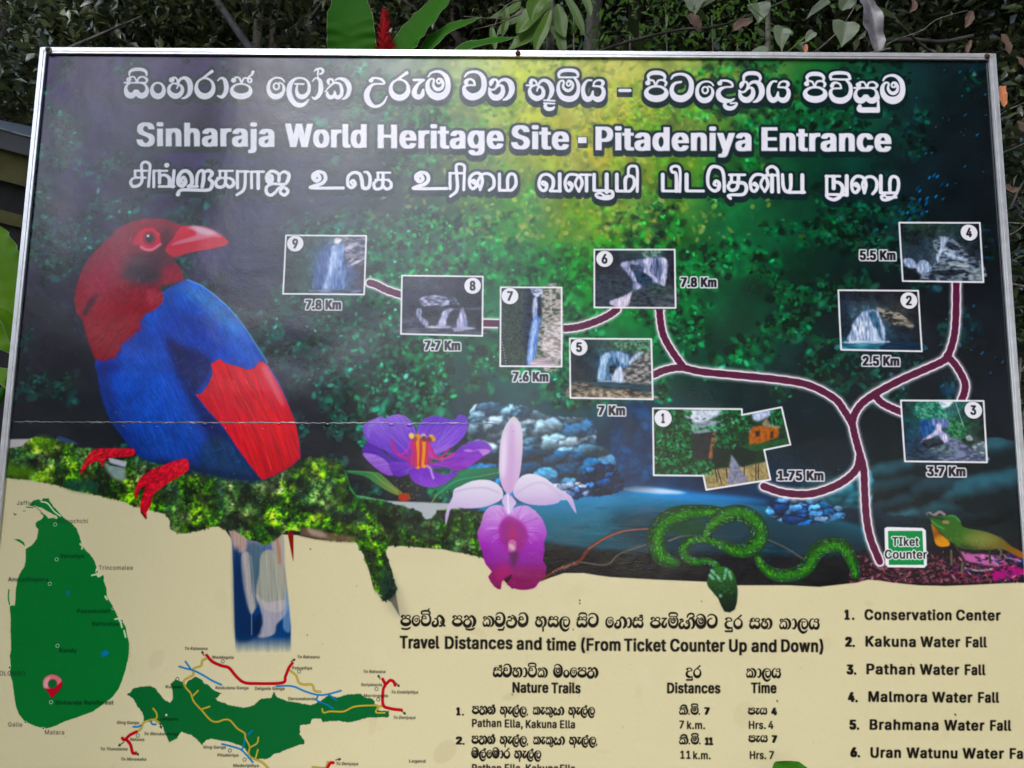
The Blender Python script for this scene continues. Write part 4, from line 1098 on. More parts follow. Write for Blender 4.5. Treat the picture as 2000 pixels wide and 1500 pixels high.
    fill(F([(600, 55), (640, 95), (665, 160), (672, 260), (665, 400), (645, 540), (600, 650), (550, 690), (500, 620), (478, 500), (480, 360), (490, 250), (520, 150), (560, 85)]), grad([(0, 'c8c4b8'), (.1, 'd4c8d8'), (1, 'c8a4cc')], 1000, 812, 1000, 960), 1, 3, .4)
    fill(F([(560, 140), (600, 130), (610, 400), (580, 640), (550, 640), (545, 400)]), 'c49ccc', .7, 2, 3)
    fill(F([(510, 260), (530, 180), (535, 400), (510, 560), (490, 480)]), 'e4dcec', .8, 2, 3)
    for p in ([(500, 640), (440, 590), (370, 570), (260, 580), (160, 625), (110, 650), (100, 710), (70, 770), (40, 860), (45, 945), (70, 860), (95, 800), (200, 805), (330, 800), (430, 770), (510, 720)],
              [(590, 670), (640, 560), (700, 525), (760, 525), (860, 560), (960, 640), (1060, 700), (1090, 760), (1110, 850), (1070, 800), (1010, 715), (960, 760), (860, 780), (740, 775), (640, 740)]):
        q = F(p)
        fill(q, grad([(0, 'e0dae6'), (.5, 'd0c4dc'), (1, 'c0a8d0')], q[:, 0].mean(), q[:, 1].min(), q[:, 0].mean(), q[:, 1].max() - 20), 1, 2, .4)
    draw(F([(120, 670), (250, 640), (380, 640), (480, 680)]), 1.5, 'b0a0bc', .6, 5, 1)
    draw(F([(620, 680), (740, 610), (850, 600), (980, 700)]), 1.5, 'b8a4c4', .6, 5, 1)
    lip = F([(400, 790), (470, 775), (530, 800), (560, 860), (600, 800), (660, 780), (720, 785), (800, 850), (845, 920), (868, 1010), (845, 1080), (850, 1150), (835, 1230), (862, 1270), (855, 1340), (800, 1410), (760, 1455), (660, 1468), (590, 1450), (540, 1420),
             (570, 1380), (588, 1345), (560, 1350), (500, 1400), (492, 1462), (440, 1440), (390, 1360), (422, 1320), (370, 1260), (350, 1190), (325, 1110), (302, 1010), (335, 920), (350, 850)])
    fill(lip, grad([(0, 'c49cd4'), (.25, 'b068c4'), (.5, '9430a4'), (.68, '84148c'), (.8, '84085c'), (1, '78084c')], 1000, 990, 1000, 1148), 1, 2, .4)
    c0 = F([(580, 960)])[0]
    for k in range(90):
        t = rng.uniform(0, 2 * math.pi)
        if .25 * math.pi < t < .75 * math.pi:
            continue
        d = np.array([math.cos(t), math.sin(t) * .9])
        s, e = c0 + d * rng.uniform(24, 32), c0 + d * rng.uniform(40, 56)
        draw([tuple(s), tuple((s + e) / 2 + rng.normal(0, 1.4, 2)), tuple(e)], rng.uniform(.4, 1), rng.choice(['e0b8ec', '8c2ca0', 'd49ce4']), .4, 3, .4)
    draw(lip[14:20], .8, 'c878d0', .4, 3)
    fill(F([(480, 960), (540, 868), (600, 885), (670, 930), (710, 1010), (690, 1110), (600, 1170), (510, 1100)]), '8c0878', .9, 2, 3)
    fill(F([(570, 940), (610, 960), (630, 1090), (580, 1100), (550, 1040)]), 'a80c60', .7, 2, 3)
    draw(F([(585, 1090), (585, 1130)]), 8, 'b4709c', .95, 0, .8)
    draw(F([(575, 1110), (590, 1128)]), 4, 'd8b8c0', .8, 0, .8)
    fill(F([(560, 1170), (640, 1160), (620, 1240), (590, 1300)]), '3c0830', .7, 2, 3)
    fill(F([(500, 1240), (600, 1320), (520, 1390), (440, 1380)]), 'a80c68', .6, 2, 5)
    fill(F([(545, 680), (500, 740), (520, 790), (560, 860), (600, 790), (620, 750)]), 'd4bce0', .95, 2, .8)
    draw(F([(548, 690), (552, 760), (556, 840)]), 1.4, 'f0e8f4', .8, 3, .5)


def paint_animals():
    F = lambda p: Q(3.125, 1060, 970, p)
    # twigs
    draw(F([(0, 500, 7), (100, 440, 7), (220, 395, 8), (280, 320, 9), (380, 255, 9), (500, 210, 7), (660, 195, 5)]), 0, '6c3028', 1)
    draw(F([(280, 320), (380, 255), (500, 210), (650, 196)]), .8, 'a89080', .7)
    draw(F([(230, 400), (390, 415), (470, 350), (640, 290)]), 1.6, '5c5048', .9)
    draw(F([(770, 270), (860, 240), (990, 240)]), 1.6, '70604c', .9)
    draw(F([(1370, 260), (1480, 310), (1590, 380)]), 1.5, '58504c', .9)
    for k in range(50):
        t = rng.rand()
        p = F([(60 + 160 * t, 460 - 60 * t)])[0] + rng.normal(0, 2, 2)
        dabs([p[0]], [p[1]], [1.3], [1], [0], [hexc('a09890')], [.6])

    def snake(p, sm=8):
        L = smooth(F(p), sm)
        L[:, 2] *= 1.12
        put(stroke_mask([L + [0, 0, .8]]), '0c2410')
        put(stroke_mask([L]), '123a12')
        n = len(L)
        d = np.gradient(L[:, :2], axis=0)
        d /= np.hypot(*d.T)[:, None] + 1e-9
        nx = np.column_stack([-d[:, 1], d[:, 0]])
        inner = L.copy()
        inner[:, :2] += nx * L[:, 2:3] * -.25
        inner[:, 2] *= .46
        put(stroke_mask([inner]).soft(2.6), '368428', .62)
        for k in range(n * 9):                                 # scales
            i = rng.randint(n)
            o = rng.uniform(-.95, .95)
            q = L[i, :2] + nx[i] * L[i, 2] * o
            c = rng.choice(['5cac34', '78c04c', '103014', '246c20', '3c8c2c'] if abs(o) < .5 else ['0e2812', '14305c', '88b0b4', '1c4c1c', '0c2010'])
            dabs([q[0]], [q[1]], [rng.uniform(1.5, 3.2)], [1], [math.atan2(d[i, 1], d[i, 0]) + .6], [hexc(c)], [rng.uniform(.35, .85)])
    snake([(1910, 480, 20), (1890, 400, 30), (1830, 305, 36), (1740, 300, 40), (1665, 345, 38), (1610, 430, 36), (1530, 475, 34), (1420, 475, 32), (1345, 425, 26), (1315, 375, 20)])
    snake([(1090, 95, 24), (1020, 92, 30), (920, 95, 36), (820, 115, 44), (735, 165, 46), (695, 240, 46), (700, 320, 44), (740, 380, 40), (810, 405, 26)])
    fill(F([(780, 175), (960, 145), (1000, 200), (900, 240), (770, 215)]), '123c1c', .8, 2, 3)
    snake([(995, 235, 18), (1040, 170, 30), (1120, 115, 40), (1220, 105, 42), (1300, 160, 44), (1325, 240, 44), (1280, 310, 40), (1190, 330, 34), (1100, 295, 26), (1000, 262, 20), (910, 268, 20), (860, 310, 24), (872, 370, 24), (930, 398, 20), (1005, 395, 18), (1060, 420, 20)])
    hd = F([(1005, 510), (1030, 445), (1100, 425), (1160, 455), (1185, 530), (1190, 600), (1172, 690), (1110, 702), (1070, 620), (1010, 550)])
    fill(hd, grad([(0, '2c6428'), (.5, '143818'), (1, '0c1810')], 1410, 1110, 1415, 1190), 1, 2, .4)
    for p in ([(1030, 450), (1060, 480), (1085, 510)], [(1120, 445), (1110, 500)], [(1140, 460), (1150, 500)], [(1020, 480), (1040, 500)]):
        draw(F(p), 2.6, '8cc0b0', .8, 0, .7)
    for k in range(120):
        p = F([(rng.uniform(1045, 1160), rng.uniform(460, 600))])[0]
        dabs([p[0]], [p[1]], [2], [1.1], [rng.rand() * 3], [hexc(rng.choice(['2c7424', '0c1810', '3c8c30', '14301c']))], [.6])
    draw(F([(1085, 605), (1086, 606)]), 3, '7ca090', .8, 0)
    # lizard
    F = lambda p: Q(5.882, 1660, 970, p)
    fill(F([(1250, 620), (1400, 660), (1500, 655), (1700, 680), (1820, 780), (1700, 800), (1500, 780), (1330, 740)]), 'b8689c', 1, 1, 1.2)
    fill(F([(1640, 830), (1800, 800), (2000, 820), (2000, 910), (1800, 930), (1650, 970), (1620, 900)]), 'a83878', 1, 1, 1.2)
    fill(F([(1800, 650), (1900, 650), (2000, 720), (2000, 800), (1850, 740)]), '28286c', .9, 1, 1.5)
    for p in ([(1320, 820), (1480, 850), (1620, 830)], [(1780, 690), (1900, 720), (1960, 740)], [(1620, 700), (1700, 780)]):
        draw(F(p), 1.6, 'b0b4c8', .8, 4, .5)
    for k in range(110):
        p = F([(rng.uniform(1180, 1990), rng.uniform(640, 960))])[0]
        dabs([p[0]], [p[1]], [rng.uniform(2, 7)], [rng.uniform(1, 2.4)], [rng.normal(0, .5)], [hexc(rng.choice(['d890c0', '0c0c14', '302c68', '0c0c14', '8c3064', 'c04860', '181428']))], [.75])
    fill(F([(930, 310), (960, 330), (1040, 430), (1130, 500), (1145, 560), (1090, 575), (1030, 575), (980, 540), (955, 440)]), grad([(0, 'a87028'), (.4, '8c4818'), (.6, 'd08828'), (1, 'd89028')], 1825, 1025, 1845, 1068), 1, 2, .5)
    fill(F([(930, 230), (1000, 215), (1100, 220), (1180, 215), (1240, 240), (1275, 290), (1290, 340), (1380, 370), (1500, 390), (1640, 430), (1760, 490), (1850, 570), (2000, 650), (2000, 720), (1850, 650), (1740, 600), (1560, 610), (1300, 600), (1180, 540), (1100, 470), (1000, 380), (930, 290)]),
         grad([(0, '2c5c24'), (.3, '3c6428'), (.55, '6c7038'), (.8, '6c5828'), (1, '9c5c28')], 1825, 1020, 2000, 1080), 1, 2, .6)
    fill(F([(1300, 450), (1500, 430), (1700, 500), (1600, 530), (1350, 520)]), '7c8448', .6, 2, 4)
    fill(F([(1250, 540), (1500, 590), (1700, 590), (1500, 615), (1300, 600)]), '1c2418', .7, 2, 3)
    draw(F([(890, 200), (920, 190), (960, 215), (1030, 175), (1085, 205)]), 2.6, '8c7c84', 1, 5, .5)
    draw(F([(900, 205), (960, 235), (1060, 260), (1100, 300)]), 2.5, '1c3424', .9, 4, .7)
    draw(F([(1130, 220), (1200, 225), (1260, 280)]), 1.3, '4c9c5c', .9, 4)
    draw(F([(940, 280), (1000, 330), (1080, 370)]), 1.5, '5c9c50', .8, 4, .5)
    draw(F([(1080, 290), (1120, 295)]), 3, 'a08860', .9, 0, .7)
    for k in range(120):
        p = F([(rng.uniform(1000, 1800), 0)])[0]
        v = np.interp(p[0], [1830, 1870, 1960], [1050, 1055, 1068]) + rng.normal(0, 7)
        dabs([p[0]], [v], [2], [.9], [rng.rand() * 3], [hexc(rng.choice(['8c8c54', '3c5428', '606830', 'a8a484']))], [.35])
    for p in ([(1190, 540), (1250, 620), (1290, 700), (1330, 760)], [(1700, 590), (1740, 640), (1700, 720)], [(1160, 620), (1165, 780)], [(1600, 620), (1610, 760)], [(1290, 760), (1280, 880)]):
        draw(F(p), 2, rng.choice(['5c5848', '2c2c24']), .95, 4)
# --- trail, inset pictures, maps and small print
TRAIL = [[(722, 552), (735, 556), (755, 566), (790, 578)], [(938, 631), (982, 632)], [(1092, 641), (1110, 641), (1135, 637), (1165, 627), (1190, 615), (1205, 604)],
         [(1288, 596), (1290, 625), (1296, 655), (1312, 685), (1332, 713)], [(1277, 732), (1298, 723), (1330, 718), (1370, 726), (1440, 733), (1520, 741), (1580, 752), (1630, 778), (1650, 803), (1665, 828)],
         [(1665, 826), (1670, 850), (1678, 880), (1687, 915), (1689, 960), (1692, 1010), (1700, 1052), (1718, 1097)], [(1680, 890), (1674, 915), (1655, 935), (1625, 952), (1580, 965), (1530, 962), (1492, 950)],
         [(1665, 828), (1670, 808), (1685, 787), (1715, 766), (1760, 742), (1805, 722), (1840, 706), (1852, 694), (1863, 660), (1867, 620), (1868, 548)], [(1850, 695), (1868, 715), (1884, 745), (1884, 765), (1877, 784)], [(1708, 770), (1722, 786), (1745, 798), (1765, 806)]]


def paint_trail():
    ls = []
    for i, t in enumerate(TRAIL):
        L = line(t, 6.3, 8)
        L[:, 2] *= 1 + .06 * np.sin(np.arange(len(L)) * 1.9 + i)      # the line is a little wobbly
        ls.append(L)
    wide = [L + np.array([0, 0, 2.6]) for L in ls]
    m = stroke_mask(wide)
    put(stroke_mask([L + np.array([0, 0, 4]) for L in ls]).soft(3.5), 'f2e8ee', .8)
    put(m, 'ebe2e8')
    put(stroke_mask(ls), '55203a')


INSETS = {9: [(558, 459), (715, 460), (711, 575), (552, 573)], 8: [(785, 538), (943, 540), (942, 656), (783, 652)], 7: [(978, 561), (1097, 561), (1097, 716), (977, 715)],
          6: [(1161, 487), (1318, 487), (1320, 601), (1161, 600)], 5: [(1113, 661), (1272, 662), (1275, 780), (1114, 777)], 4: [(1756, 435), (1914, 435), (1921, 551), (1763, 549)],
          2: [(1637, 567), (1793, 568), (1801, 686), (1643, 683)], 3: [(1760, 782), (1921, 783), (1928, 903), (1768, 901)]}
BADGE = {9: (576, 475), 8: (923, 558), 7: (996, 578), 6: (1181, 505), 5: (1131, 678), 4: (1893, 454), 2: (1775, 587), 3: (1901, 801), 1: (1295, 817)}
KM = {9: ('7.8 Km', 596, 666, 604), 8: ('7.7 Km', 829, 899, 684), 7: ('7.6 Km', 1001, 1071, 745), 6: ('7.8 Km', 1330, 1400, 560), 5: ('7 Km', 1168, 1221, 811), 4: ('5.5 Km', 1679, 1749, 508), 2: ('2.5 Km', 1685, 1757, 714),
      3: ('3.7 Km', 1811, 1886, 930), 1: ('1.75 Km', 1519, 1609, 938)}
# colours of each little picture on a 5 x 4 grid (left to right, top to bottom)
TONE = {9: "20302c 2c3c38 34484c 8c8c8c 58504c/1c2c28 203834 40587c 3c4868 40303c/1c2824 1c3c34 38507c 48608c 342834/181c1c 1c3c30 38506c 40586c 2c2430",
        8: "242832 2c3440 282434 1c1824 1c1822/242434 282838 242030 181420 181420/1c1c28 201c28 1c1824 201c28 141420/303440 384048 404850 404450 202430",
        7: "1c3024 14181c 20283c 60686c 8c8c80/142018 10141c 182038 5c6860 9c9488/1c2c20 101820 1c3458 6c7868 a49c98/1c281c 141820 2c4870 80887c c0b4ac",
        6: "181824 18202c 2c4440 2c3c40 181824/1c1c28 181824 34384c 3c4458 181420/243438 1c2c34 304050 303c48 1c2028/1c2430 242c38 283844 2c3c48 34404c",
        5: "141c20 1c2c2c 58705c 2c4434 345840/101418 182c38 2c4c60 304858 7c7c7c/0c1018 101820 20384c 283c48 6c6864/302c2c 282828 384040 443c34 6c6458",
        4: "182428 24382c 24342c 1c2c2c 141820/1c2c2c 202c34 2c3c44 28343c 182028/303c4c 2c3844 38444c 343c40 28303c/141820 343c48 3c444c 40444c 303c48",
        2: "181820 181820 1c1c22 141418 101014/14202c 3c505c 2c4048 3c3c3c 141418/14242c 34485c 2c4858 1c2430 0e1016/28586c 28647c 143448 0e1c2c 0c1420",
        3: "14302c 205848 3c7068 2c5c5c 182424/10303c 245854 284c58 244c38 141c1c/142c40 2c405c 484c68 2c4034 242c2c/1c2430 283440 48505c 4c5468 384450"}


def quad(q, s, t):
    q = np.array(q, float)
    s, t = np.asarray(s)[..., None], np.asarray(t)[..., None]
    return (q[0] * (1 - s) + q[1] * s) * (1 - t) + (q[3] * (1 - s) + q[2] * s) * t


def tone_fn(q, key, seed):
    q = np.array(q, float)
    g = np.stack([np.stack([hexc(c) for c in r.split()]) for r in TONE[key].split('/')])
    ex, ey = q[1] - q[0], q[3] - q[0]

    def f(u, v):
        t = np.clip((v - (q[0, 1] + (u - q[0, 0]) * ex[1] / ex[0])) / ey[1], 0, 1)
        s = np.clip((u - q[0, 0] - ey[0] * t) / ex[0], 0, 1)
        a, b = t * 3, s * 4
        i, j = np.minimum(a.astype(int), 2), np.minimum(b.astype(int), 3)
        a, b = (a - i)[..., None], (b - j)[..., None]
        c = (g[i, j] * (1 - b) + g[i, j + 1] * b) * (1 - a) + (g[i + 1, j] * (1 - b) + g[i + 1, j + 1] * b) * a
        n = noise(u.shape[0], u.shape[1], 16, seed, 4)[..., None]
        f2 = noise(u.shape[0], u.shape[1], 4, seed + 50, 2)[..., None]
        return np.clip(c * (.35 + 1.3 * n) * (.7 + .6 * f2), 0, 1).astype(np.float32)
    return f


def tex_poly(q, pts, c0, c1, seed, ax=1.0, ay=1.0, cell=5, alpha=1.0, soft=.8, gain=2.2, lo=.33):
    """fill a shape (0-100 frame of picture q) with grain stretched by ax, ay between two inks; the outline is ragged"""
    P = quad(q, np.array([a for a, b in pts]) / 100, np.array([b for a, b in pts]) / 100)
    m = poly_mask(P, 3, .5, seed)
    h, w = m.m.shape
    n = noise(int(h / ay) + 2, int(w / ax) + 2, cell, seed, 3)
    yi, xi = (np.arange(h) / ay), (np.arange(w) / ax)
    y0, x0 = yi.astype(int), xi.astype(int)
    fy, fx = (yi - y0)[:, None], (xi - x0)[None]
    n = (n[y0][:, x0] * (1 - fx) + n[y0][:, x0 + 1] * fx) * (1 - fy) + (n[y0 + 1][:, x0] * (1 - fx) + n[y0 + 1][:, x0 + 1] * fx) * fy
    n = np.clip((n - lo) * gain, 0, 1)[..., None]
    col = hexc(c0) * (1 - n) + hexc(c1) * n
    e = m.soft(soft)
    k = (e.m.shape[0] - h) // 2
    col = np.pad(col, [(k, k), (k, k), (0, 0)], mode='edge')
    c = e.clip()
    if c is None:
        return
    sl, mm = c
    oy, ox = sl[0].start - e.y, sl[1].start - e.x
    a = (mm * alpha)[..., None]
    IMG[sl] = IMG[sl] * (1 - a) + col[oy:oy + mm.shape[0], ox:ox + mm.shape[1]] * a


# water falls in thin upright streaks (kind w), rock is broken along its beds (kind r), leaves speckle (kind l), pools lie level (kind p)
SHAPES = {
    9: [('r', '38344c', '8c8898', [(74, 10), (99, 4), (99, 50), (88, 44), (76, 40)]), ('w', '3c5080', '6c84b0', [(47, 19), (57, 18), (57, 50), (52, 80), (36, 92), (38, 60), (41, 34)]), ('w', '4c6498', '8ca4cc', [(64, 53), (75, 51), (75, 92), (57, 92), (59, 66)]),
        ('w', '5c78b0', 'b4c8e8', [(57, 19), (66, 14), (73, 16), (72, 50), (66, 54), (60, 66), (56, 92), (48, 92), (53, 60), (56, 34)]), ('w', '8ca4d0', 'd0dcf4', [(58, 22), (64, 18), (63, 45), (57, 70), (55, 90), (50, 90), (55, 60)]),
        ('r', 'b0acb8', 'f0ecf0', [(62, 4), (70, 6), (66, 14), (60, 12)]), ('r', '9c98a8', 'f4f0f4', [(78, 52), (86, 44), (98, 38), (92, 46), (82, 51)]), ('r', '8c8898', 'dcd8e0', [(79, 46), (84, 38), (90, 34), (86, 40)]), ('r', '7c7c90', 'c8c8d8', [(74, 20), (80, 16), (90, 12), (84, 20), (76, 28)]),
        ('p', '242c3c', '808cac', [(34, 92), (90, 91), (92, 96), (40, 97)])],
    8: [('r', '50546c', 'c4c4dc', [(22, 44), (26, 36), (42, 33), (53, 35), (61, 46), (52, 52), (38, 50), (28, 52)]), ('l', '28303c', '707c8c', [(58, 37), (66, 35), (72, 48), (62, 47)]), ('p', '2c2c40', '50546c', [(30, 54), (62, 55), (99, 51), (99, 56), (60, 58)]),
        ('w', '5c6480', 'b8b8d0', [(19, 57), (25, 57), (24, 72), (18, 70)]), ('w', '6c7090', 'c0c0d8', [(20, 70), (28, 72), (34, 80), (33, 87), (26, 82)]), ('r', '20202c', '48485c', [(2, 74), (18, 72), (26, 84), (20, 88), (2, 86)]),
        ('w', '7880a0', 'dcd8f0', [(52, 59), (64, 55), (58, 66), (53, 87), (44, 87), (48, 72)]), ('w', '7880a0', 'e0dcf4', [(73, 56), (77, 56), (82, 87), (68, 87)]), ('p', '8c8ca8', 'e4e0f0', [(30, 86), (58, 84), (60, 88), (34, 89)]), ('p', '8c8ca8', 'dcdcf0', [(62, 89), (80, 85), (92, 88), (80, 91), (64, 94)]),
        ('p', '282c38', '606470', [(1, 90), (62, 90), (64, 95), (99, 92), (99, 99), (1, 99)])],
    7: [('r', '3c4838', 'b4aca8', [(66, 2), (99, 2), (99, 99), (60, 99), (62, 60), (68, 36)]), ('r', '8c8480', 'd8d0d0', [(74, 50), (99, 40), (99, 90), (70, 84)]), ('l', '14201c', '30442c', [(1, 24), (40, 4), (44, 60), (40, 99), (1, 99)]), ('r', '0c101c', '202c44', [(40, 4), (52, 4), (52, 60), (44, 90), (36, 60)]),
        ('r', '5c6c88', 'dcdcec', [(50, 1), (69, 2), (67, 12), (60, 13), (52, 8)]), ('w', '0c1424', '203458', [(60, 14), (67, 13), (66, 38), (60, 36)]), ('w', '8c9cc4', 'e0e0f0', [(54, 14), (60, 13), (59, 40), (54, 42), (52, 25)]), ('w', '4470b8', 'a0b8e4', [(53, 40), (65, 38), (61, 62), (56, 93), (43, 99), (46, 67)]),
        ('w', '84a4dc', 'd0dcf4', [(55, 42), (60, 44), (55, 66), (51, 96), (47, 96), (49, 68)]), ('p', '9c8c94', 'e8d4dc', [(54, 92), (66, 89), (90, 96), (86, 99), (50, 99)])],
    6: [('r', '141c28', '2c3840', [(1, 46), (36, 46), (46, 66), (30, 90), (1, 99)]), ('r', '1c2430', '40484c', [(44, 72), (66, 66), (99, 62), (99, 99), (40, 99)]), ('l', '304c44', '7c9c90', [(60, 2), (84, 2), (80, 12), (64, 14)]), ('w', '34405c', 'a8acd0', [(56, 18), (74, 15), (86, 14), (88, 50), (76, 60), (64, 40)]),
        ('w', '9094b8', 'f0ecfc', [(60, 17), (74, 15), (68, 36), (78, 50), (77, 58), (71, 48), (61, 40), (63, 28)]), ('w', '9ca0c0', 'f0ecfc', [(82, 15), (91, 19), (89, 50), (86, 64), (81, 55), (85, 34)]), ('r', '101828', '28445c', [(48, 37), (62, 40), (72, 52), (60, 60), (52, 52)]),
        ('w', '707898', 'e0dcf4', [(32, 24), (46, 20), (44, 30), (50, 42), (53, 56), (59, 64), (49, 70), (48, 55), (40, 40)]), ('w', '505c80', 'b4b8d4', [(44, 20), (58, 17), (60, 24), (48, 26)]), ('w', 'a8a0bc', 'f4e8f4', [(48, 70), (46, 74), (41, 98), (24, 98), (19, 89), (36, 80)]),
        ('r', '1c2a30', '40544c', [(70, 60), (87, 63), (91, 72), (77, 77), (67, 70)]), ('r', '283438', '50585c', [(82, 84), (99, 72), (99, 99), (74, 99)])],
    5: [('l', '2c4c38', '6c947c', [(55, 2), (99, 2), (97, 24), (70, 20), (56, 18)]), ('r', '38383c', 'a09c98', [(76, 42), (97, 22), (99, 76), (64, 70), (67, 50)]), ('w', '2c4868', '8cb0d0', [(37, 30), (46, 22), (59, 20), (70, 24), (76, 38), (66, 49), (54, 53), (48, 70), (33, 68), (35, 46)]),
        ('w', '80a4c8', 'd8e8f8', [(38, 30), (46, 23), (50, 28), (44, 45), (42, 68), (33, 67), (36, 46)]), ('w', '6888ac', 'bcd0e8', [(56, 22), (68, 25), (72, 36), (66, 44), (60, 36)]), ('w', '90a0b8', 'eceefa', [(82, 23), (90, 22), (74, 42), (72, 38)]), ('r', '141c24', '2c3c4c', [(48, 46), (56, 44), (54, 56), (48, 58)]),
        ('w', 'a0b0cc', 'f4f4fc', [(56, 51), (63, 48), (64, 72), (50, 73)]), ('p', '8ca4bc', 'e0ecf4', [(34, 70), (64, 71), (64, 73), (38, 73)]), ('p', '16242c', '34505c', [(2, 72), (99, 76), (99, 88), (46, 84), (2, 78)]), ('r', '282420', '7c7264', [(1, 77), (21, 75), (46, 86), (65, 83), (99, 92), (99, 99), (1, 99)]),
        ('r', '544838', 'b0a490', [(1, 94), (30, 86), (64, 86), (74, 96), (99, 93), (99, 99), (1, 99)])],
    4: [('r', '1c2430', '7c8894', [(44, 26), (59, 22), (73, 37), (86, 57), (99, 65), (99, 99), (24, 97), (22, 84), (38, 74), (45, 56), (40, 36)]), ('w', '788aa8', 'e0e8f8', [(50, 26), (58, 25), (54, 44), (48, 56), (46, 70), (43, 58), (49, 42)]), ('r', '3c4c60', 'b8c8d8', [(52, 44), (66, 48), (84, 64), (70, 62), (56, 58)]),
        ('r', '141820', '344050', [(58, 32), (70, 38), (74, 46), (60, 44)]), ('w', '6c80a0', 'dce4f8', [(3, 62), (14, 62), (19, 78), (5, 74)]), ('w', '7488a8', 'e0e8fc', [(20, 70), (26, 64), (34, 68), (36, 82), (20, 86)]), ('r', '788890', 'b4bcc0', [(58, 66), (84, 70), (80, 76), (62, 72)]), ('r', '101418', '242c34', [(34, 84), (64, 80), (76, 86), (50, 90)]),
        ('r', '5c6870', '9ca4ac', [(82, 88), (96, 76), (99, 98), (84, 98)]), ('r', '0c1014', '1c2028', [(1, 76), (17, 84), (22, 96), (1, 98)])],
    2: [('r', '242424', 'a09888', [(46, 28), (60, 33), (76, 38), (89, 54), (72, 58), (56, 48)]), ('r', '4c4840', '9c9484', [(80, 52), (89, 52), (92, 60), (84, 60)]), ('w', '6c84ac', 'f4f6fc', [(26, 40), (30, 35), (44, 32), (49, 38), (55, 86), (10, 87), (14, 66), (17, 54)]),
        ('w', '24445c', '58809c', [(37, 38), (46, 37), (52, 82), (44, 70), (40, 56)]), ('w', 'a0b4d0', 'e8f0fa', [(38, 62), (45, 63), (47, 72), (50, 86), (38, 86)]), ('p', 'a8bcd0', 'fafcfc', [(2, 88), (18, 85), (56, 84), (60, 86), (30, 89)]), ('p', '1c4458', '5ca0b4', [(1, 90), (60, 88), (99, 86), (99, 99), (1, 99)]), ('p', '0c1c30', '1c3850', [(56, 88), (99, 86), (99, 99), (50, 99)])],
    3: [('l', '1c5c4c', '64a88c', [(20, 2), (46, 2), (52, 16), (56, 30), (34, 32), (18, 26)]), ('l', '1c4c34', '508c64', [(52, 30), (70, 30), (78, 48), (70, 64), (56, 58)]), ('r', '9cb8c8', 'f0f4fc', [(46, 1), (63, 1), (60, 7), (52, 13), (48, 8)]), ('w', '1c3c70', '5078a8', [(22, 34), (40, 32), (38, 50), (22, 60)]),
        ('w', '4c5c8c', '90a0c8', [(36, 30), (54, 30), (56, 42), (40, 44)]), ('w', '9490bc', 'f4f0fc', [(42, 38), (48, 38), (47, 48), (57, 62), (49, 69), (43, 56), (32, 63), (20, 68), (37, 51)]), ('r', '10141c', '2c343c', [(23, 66), (36, 62), (48, 66), (46, 76), (28, 80)]), ('r', '344450', '70808c', [(30, 82), (40, 74), (54, 72), (62, 84), (50, 90)]),
        ('r', '3c4458', '7c84a0', [(54, 66), (66, 62), (86, 84), (99, 88), (99, 99), (40, 99), (44, 92), (62, 88)]), ('r', '4c5c68', 'a8b4bc', [(84, 72), (99, 66), (99, 86), (86, 84)]), ('r', '8c94a0', 'd0d4dc', [(76, 58), (82, 56), (84, 64), (78, 64)]), ('r', '14202c', '34485c', [(2, 84), (26, 82), (40, 92), (38, 99), (2, 99)])]}


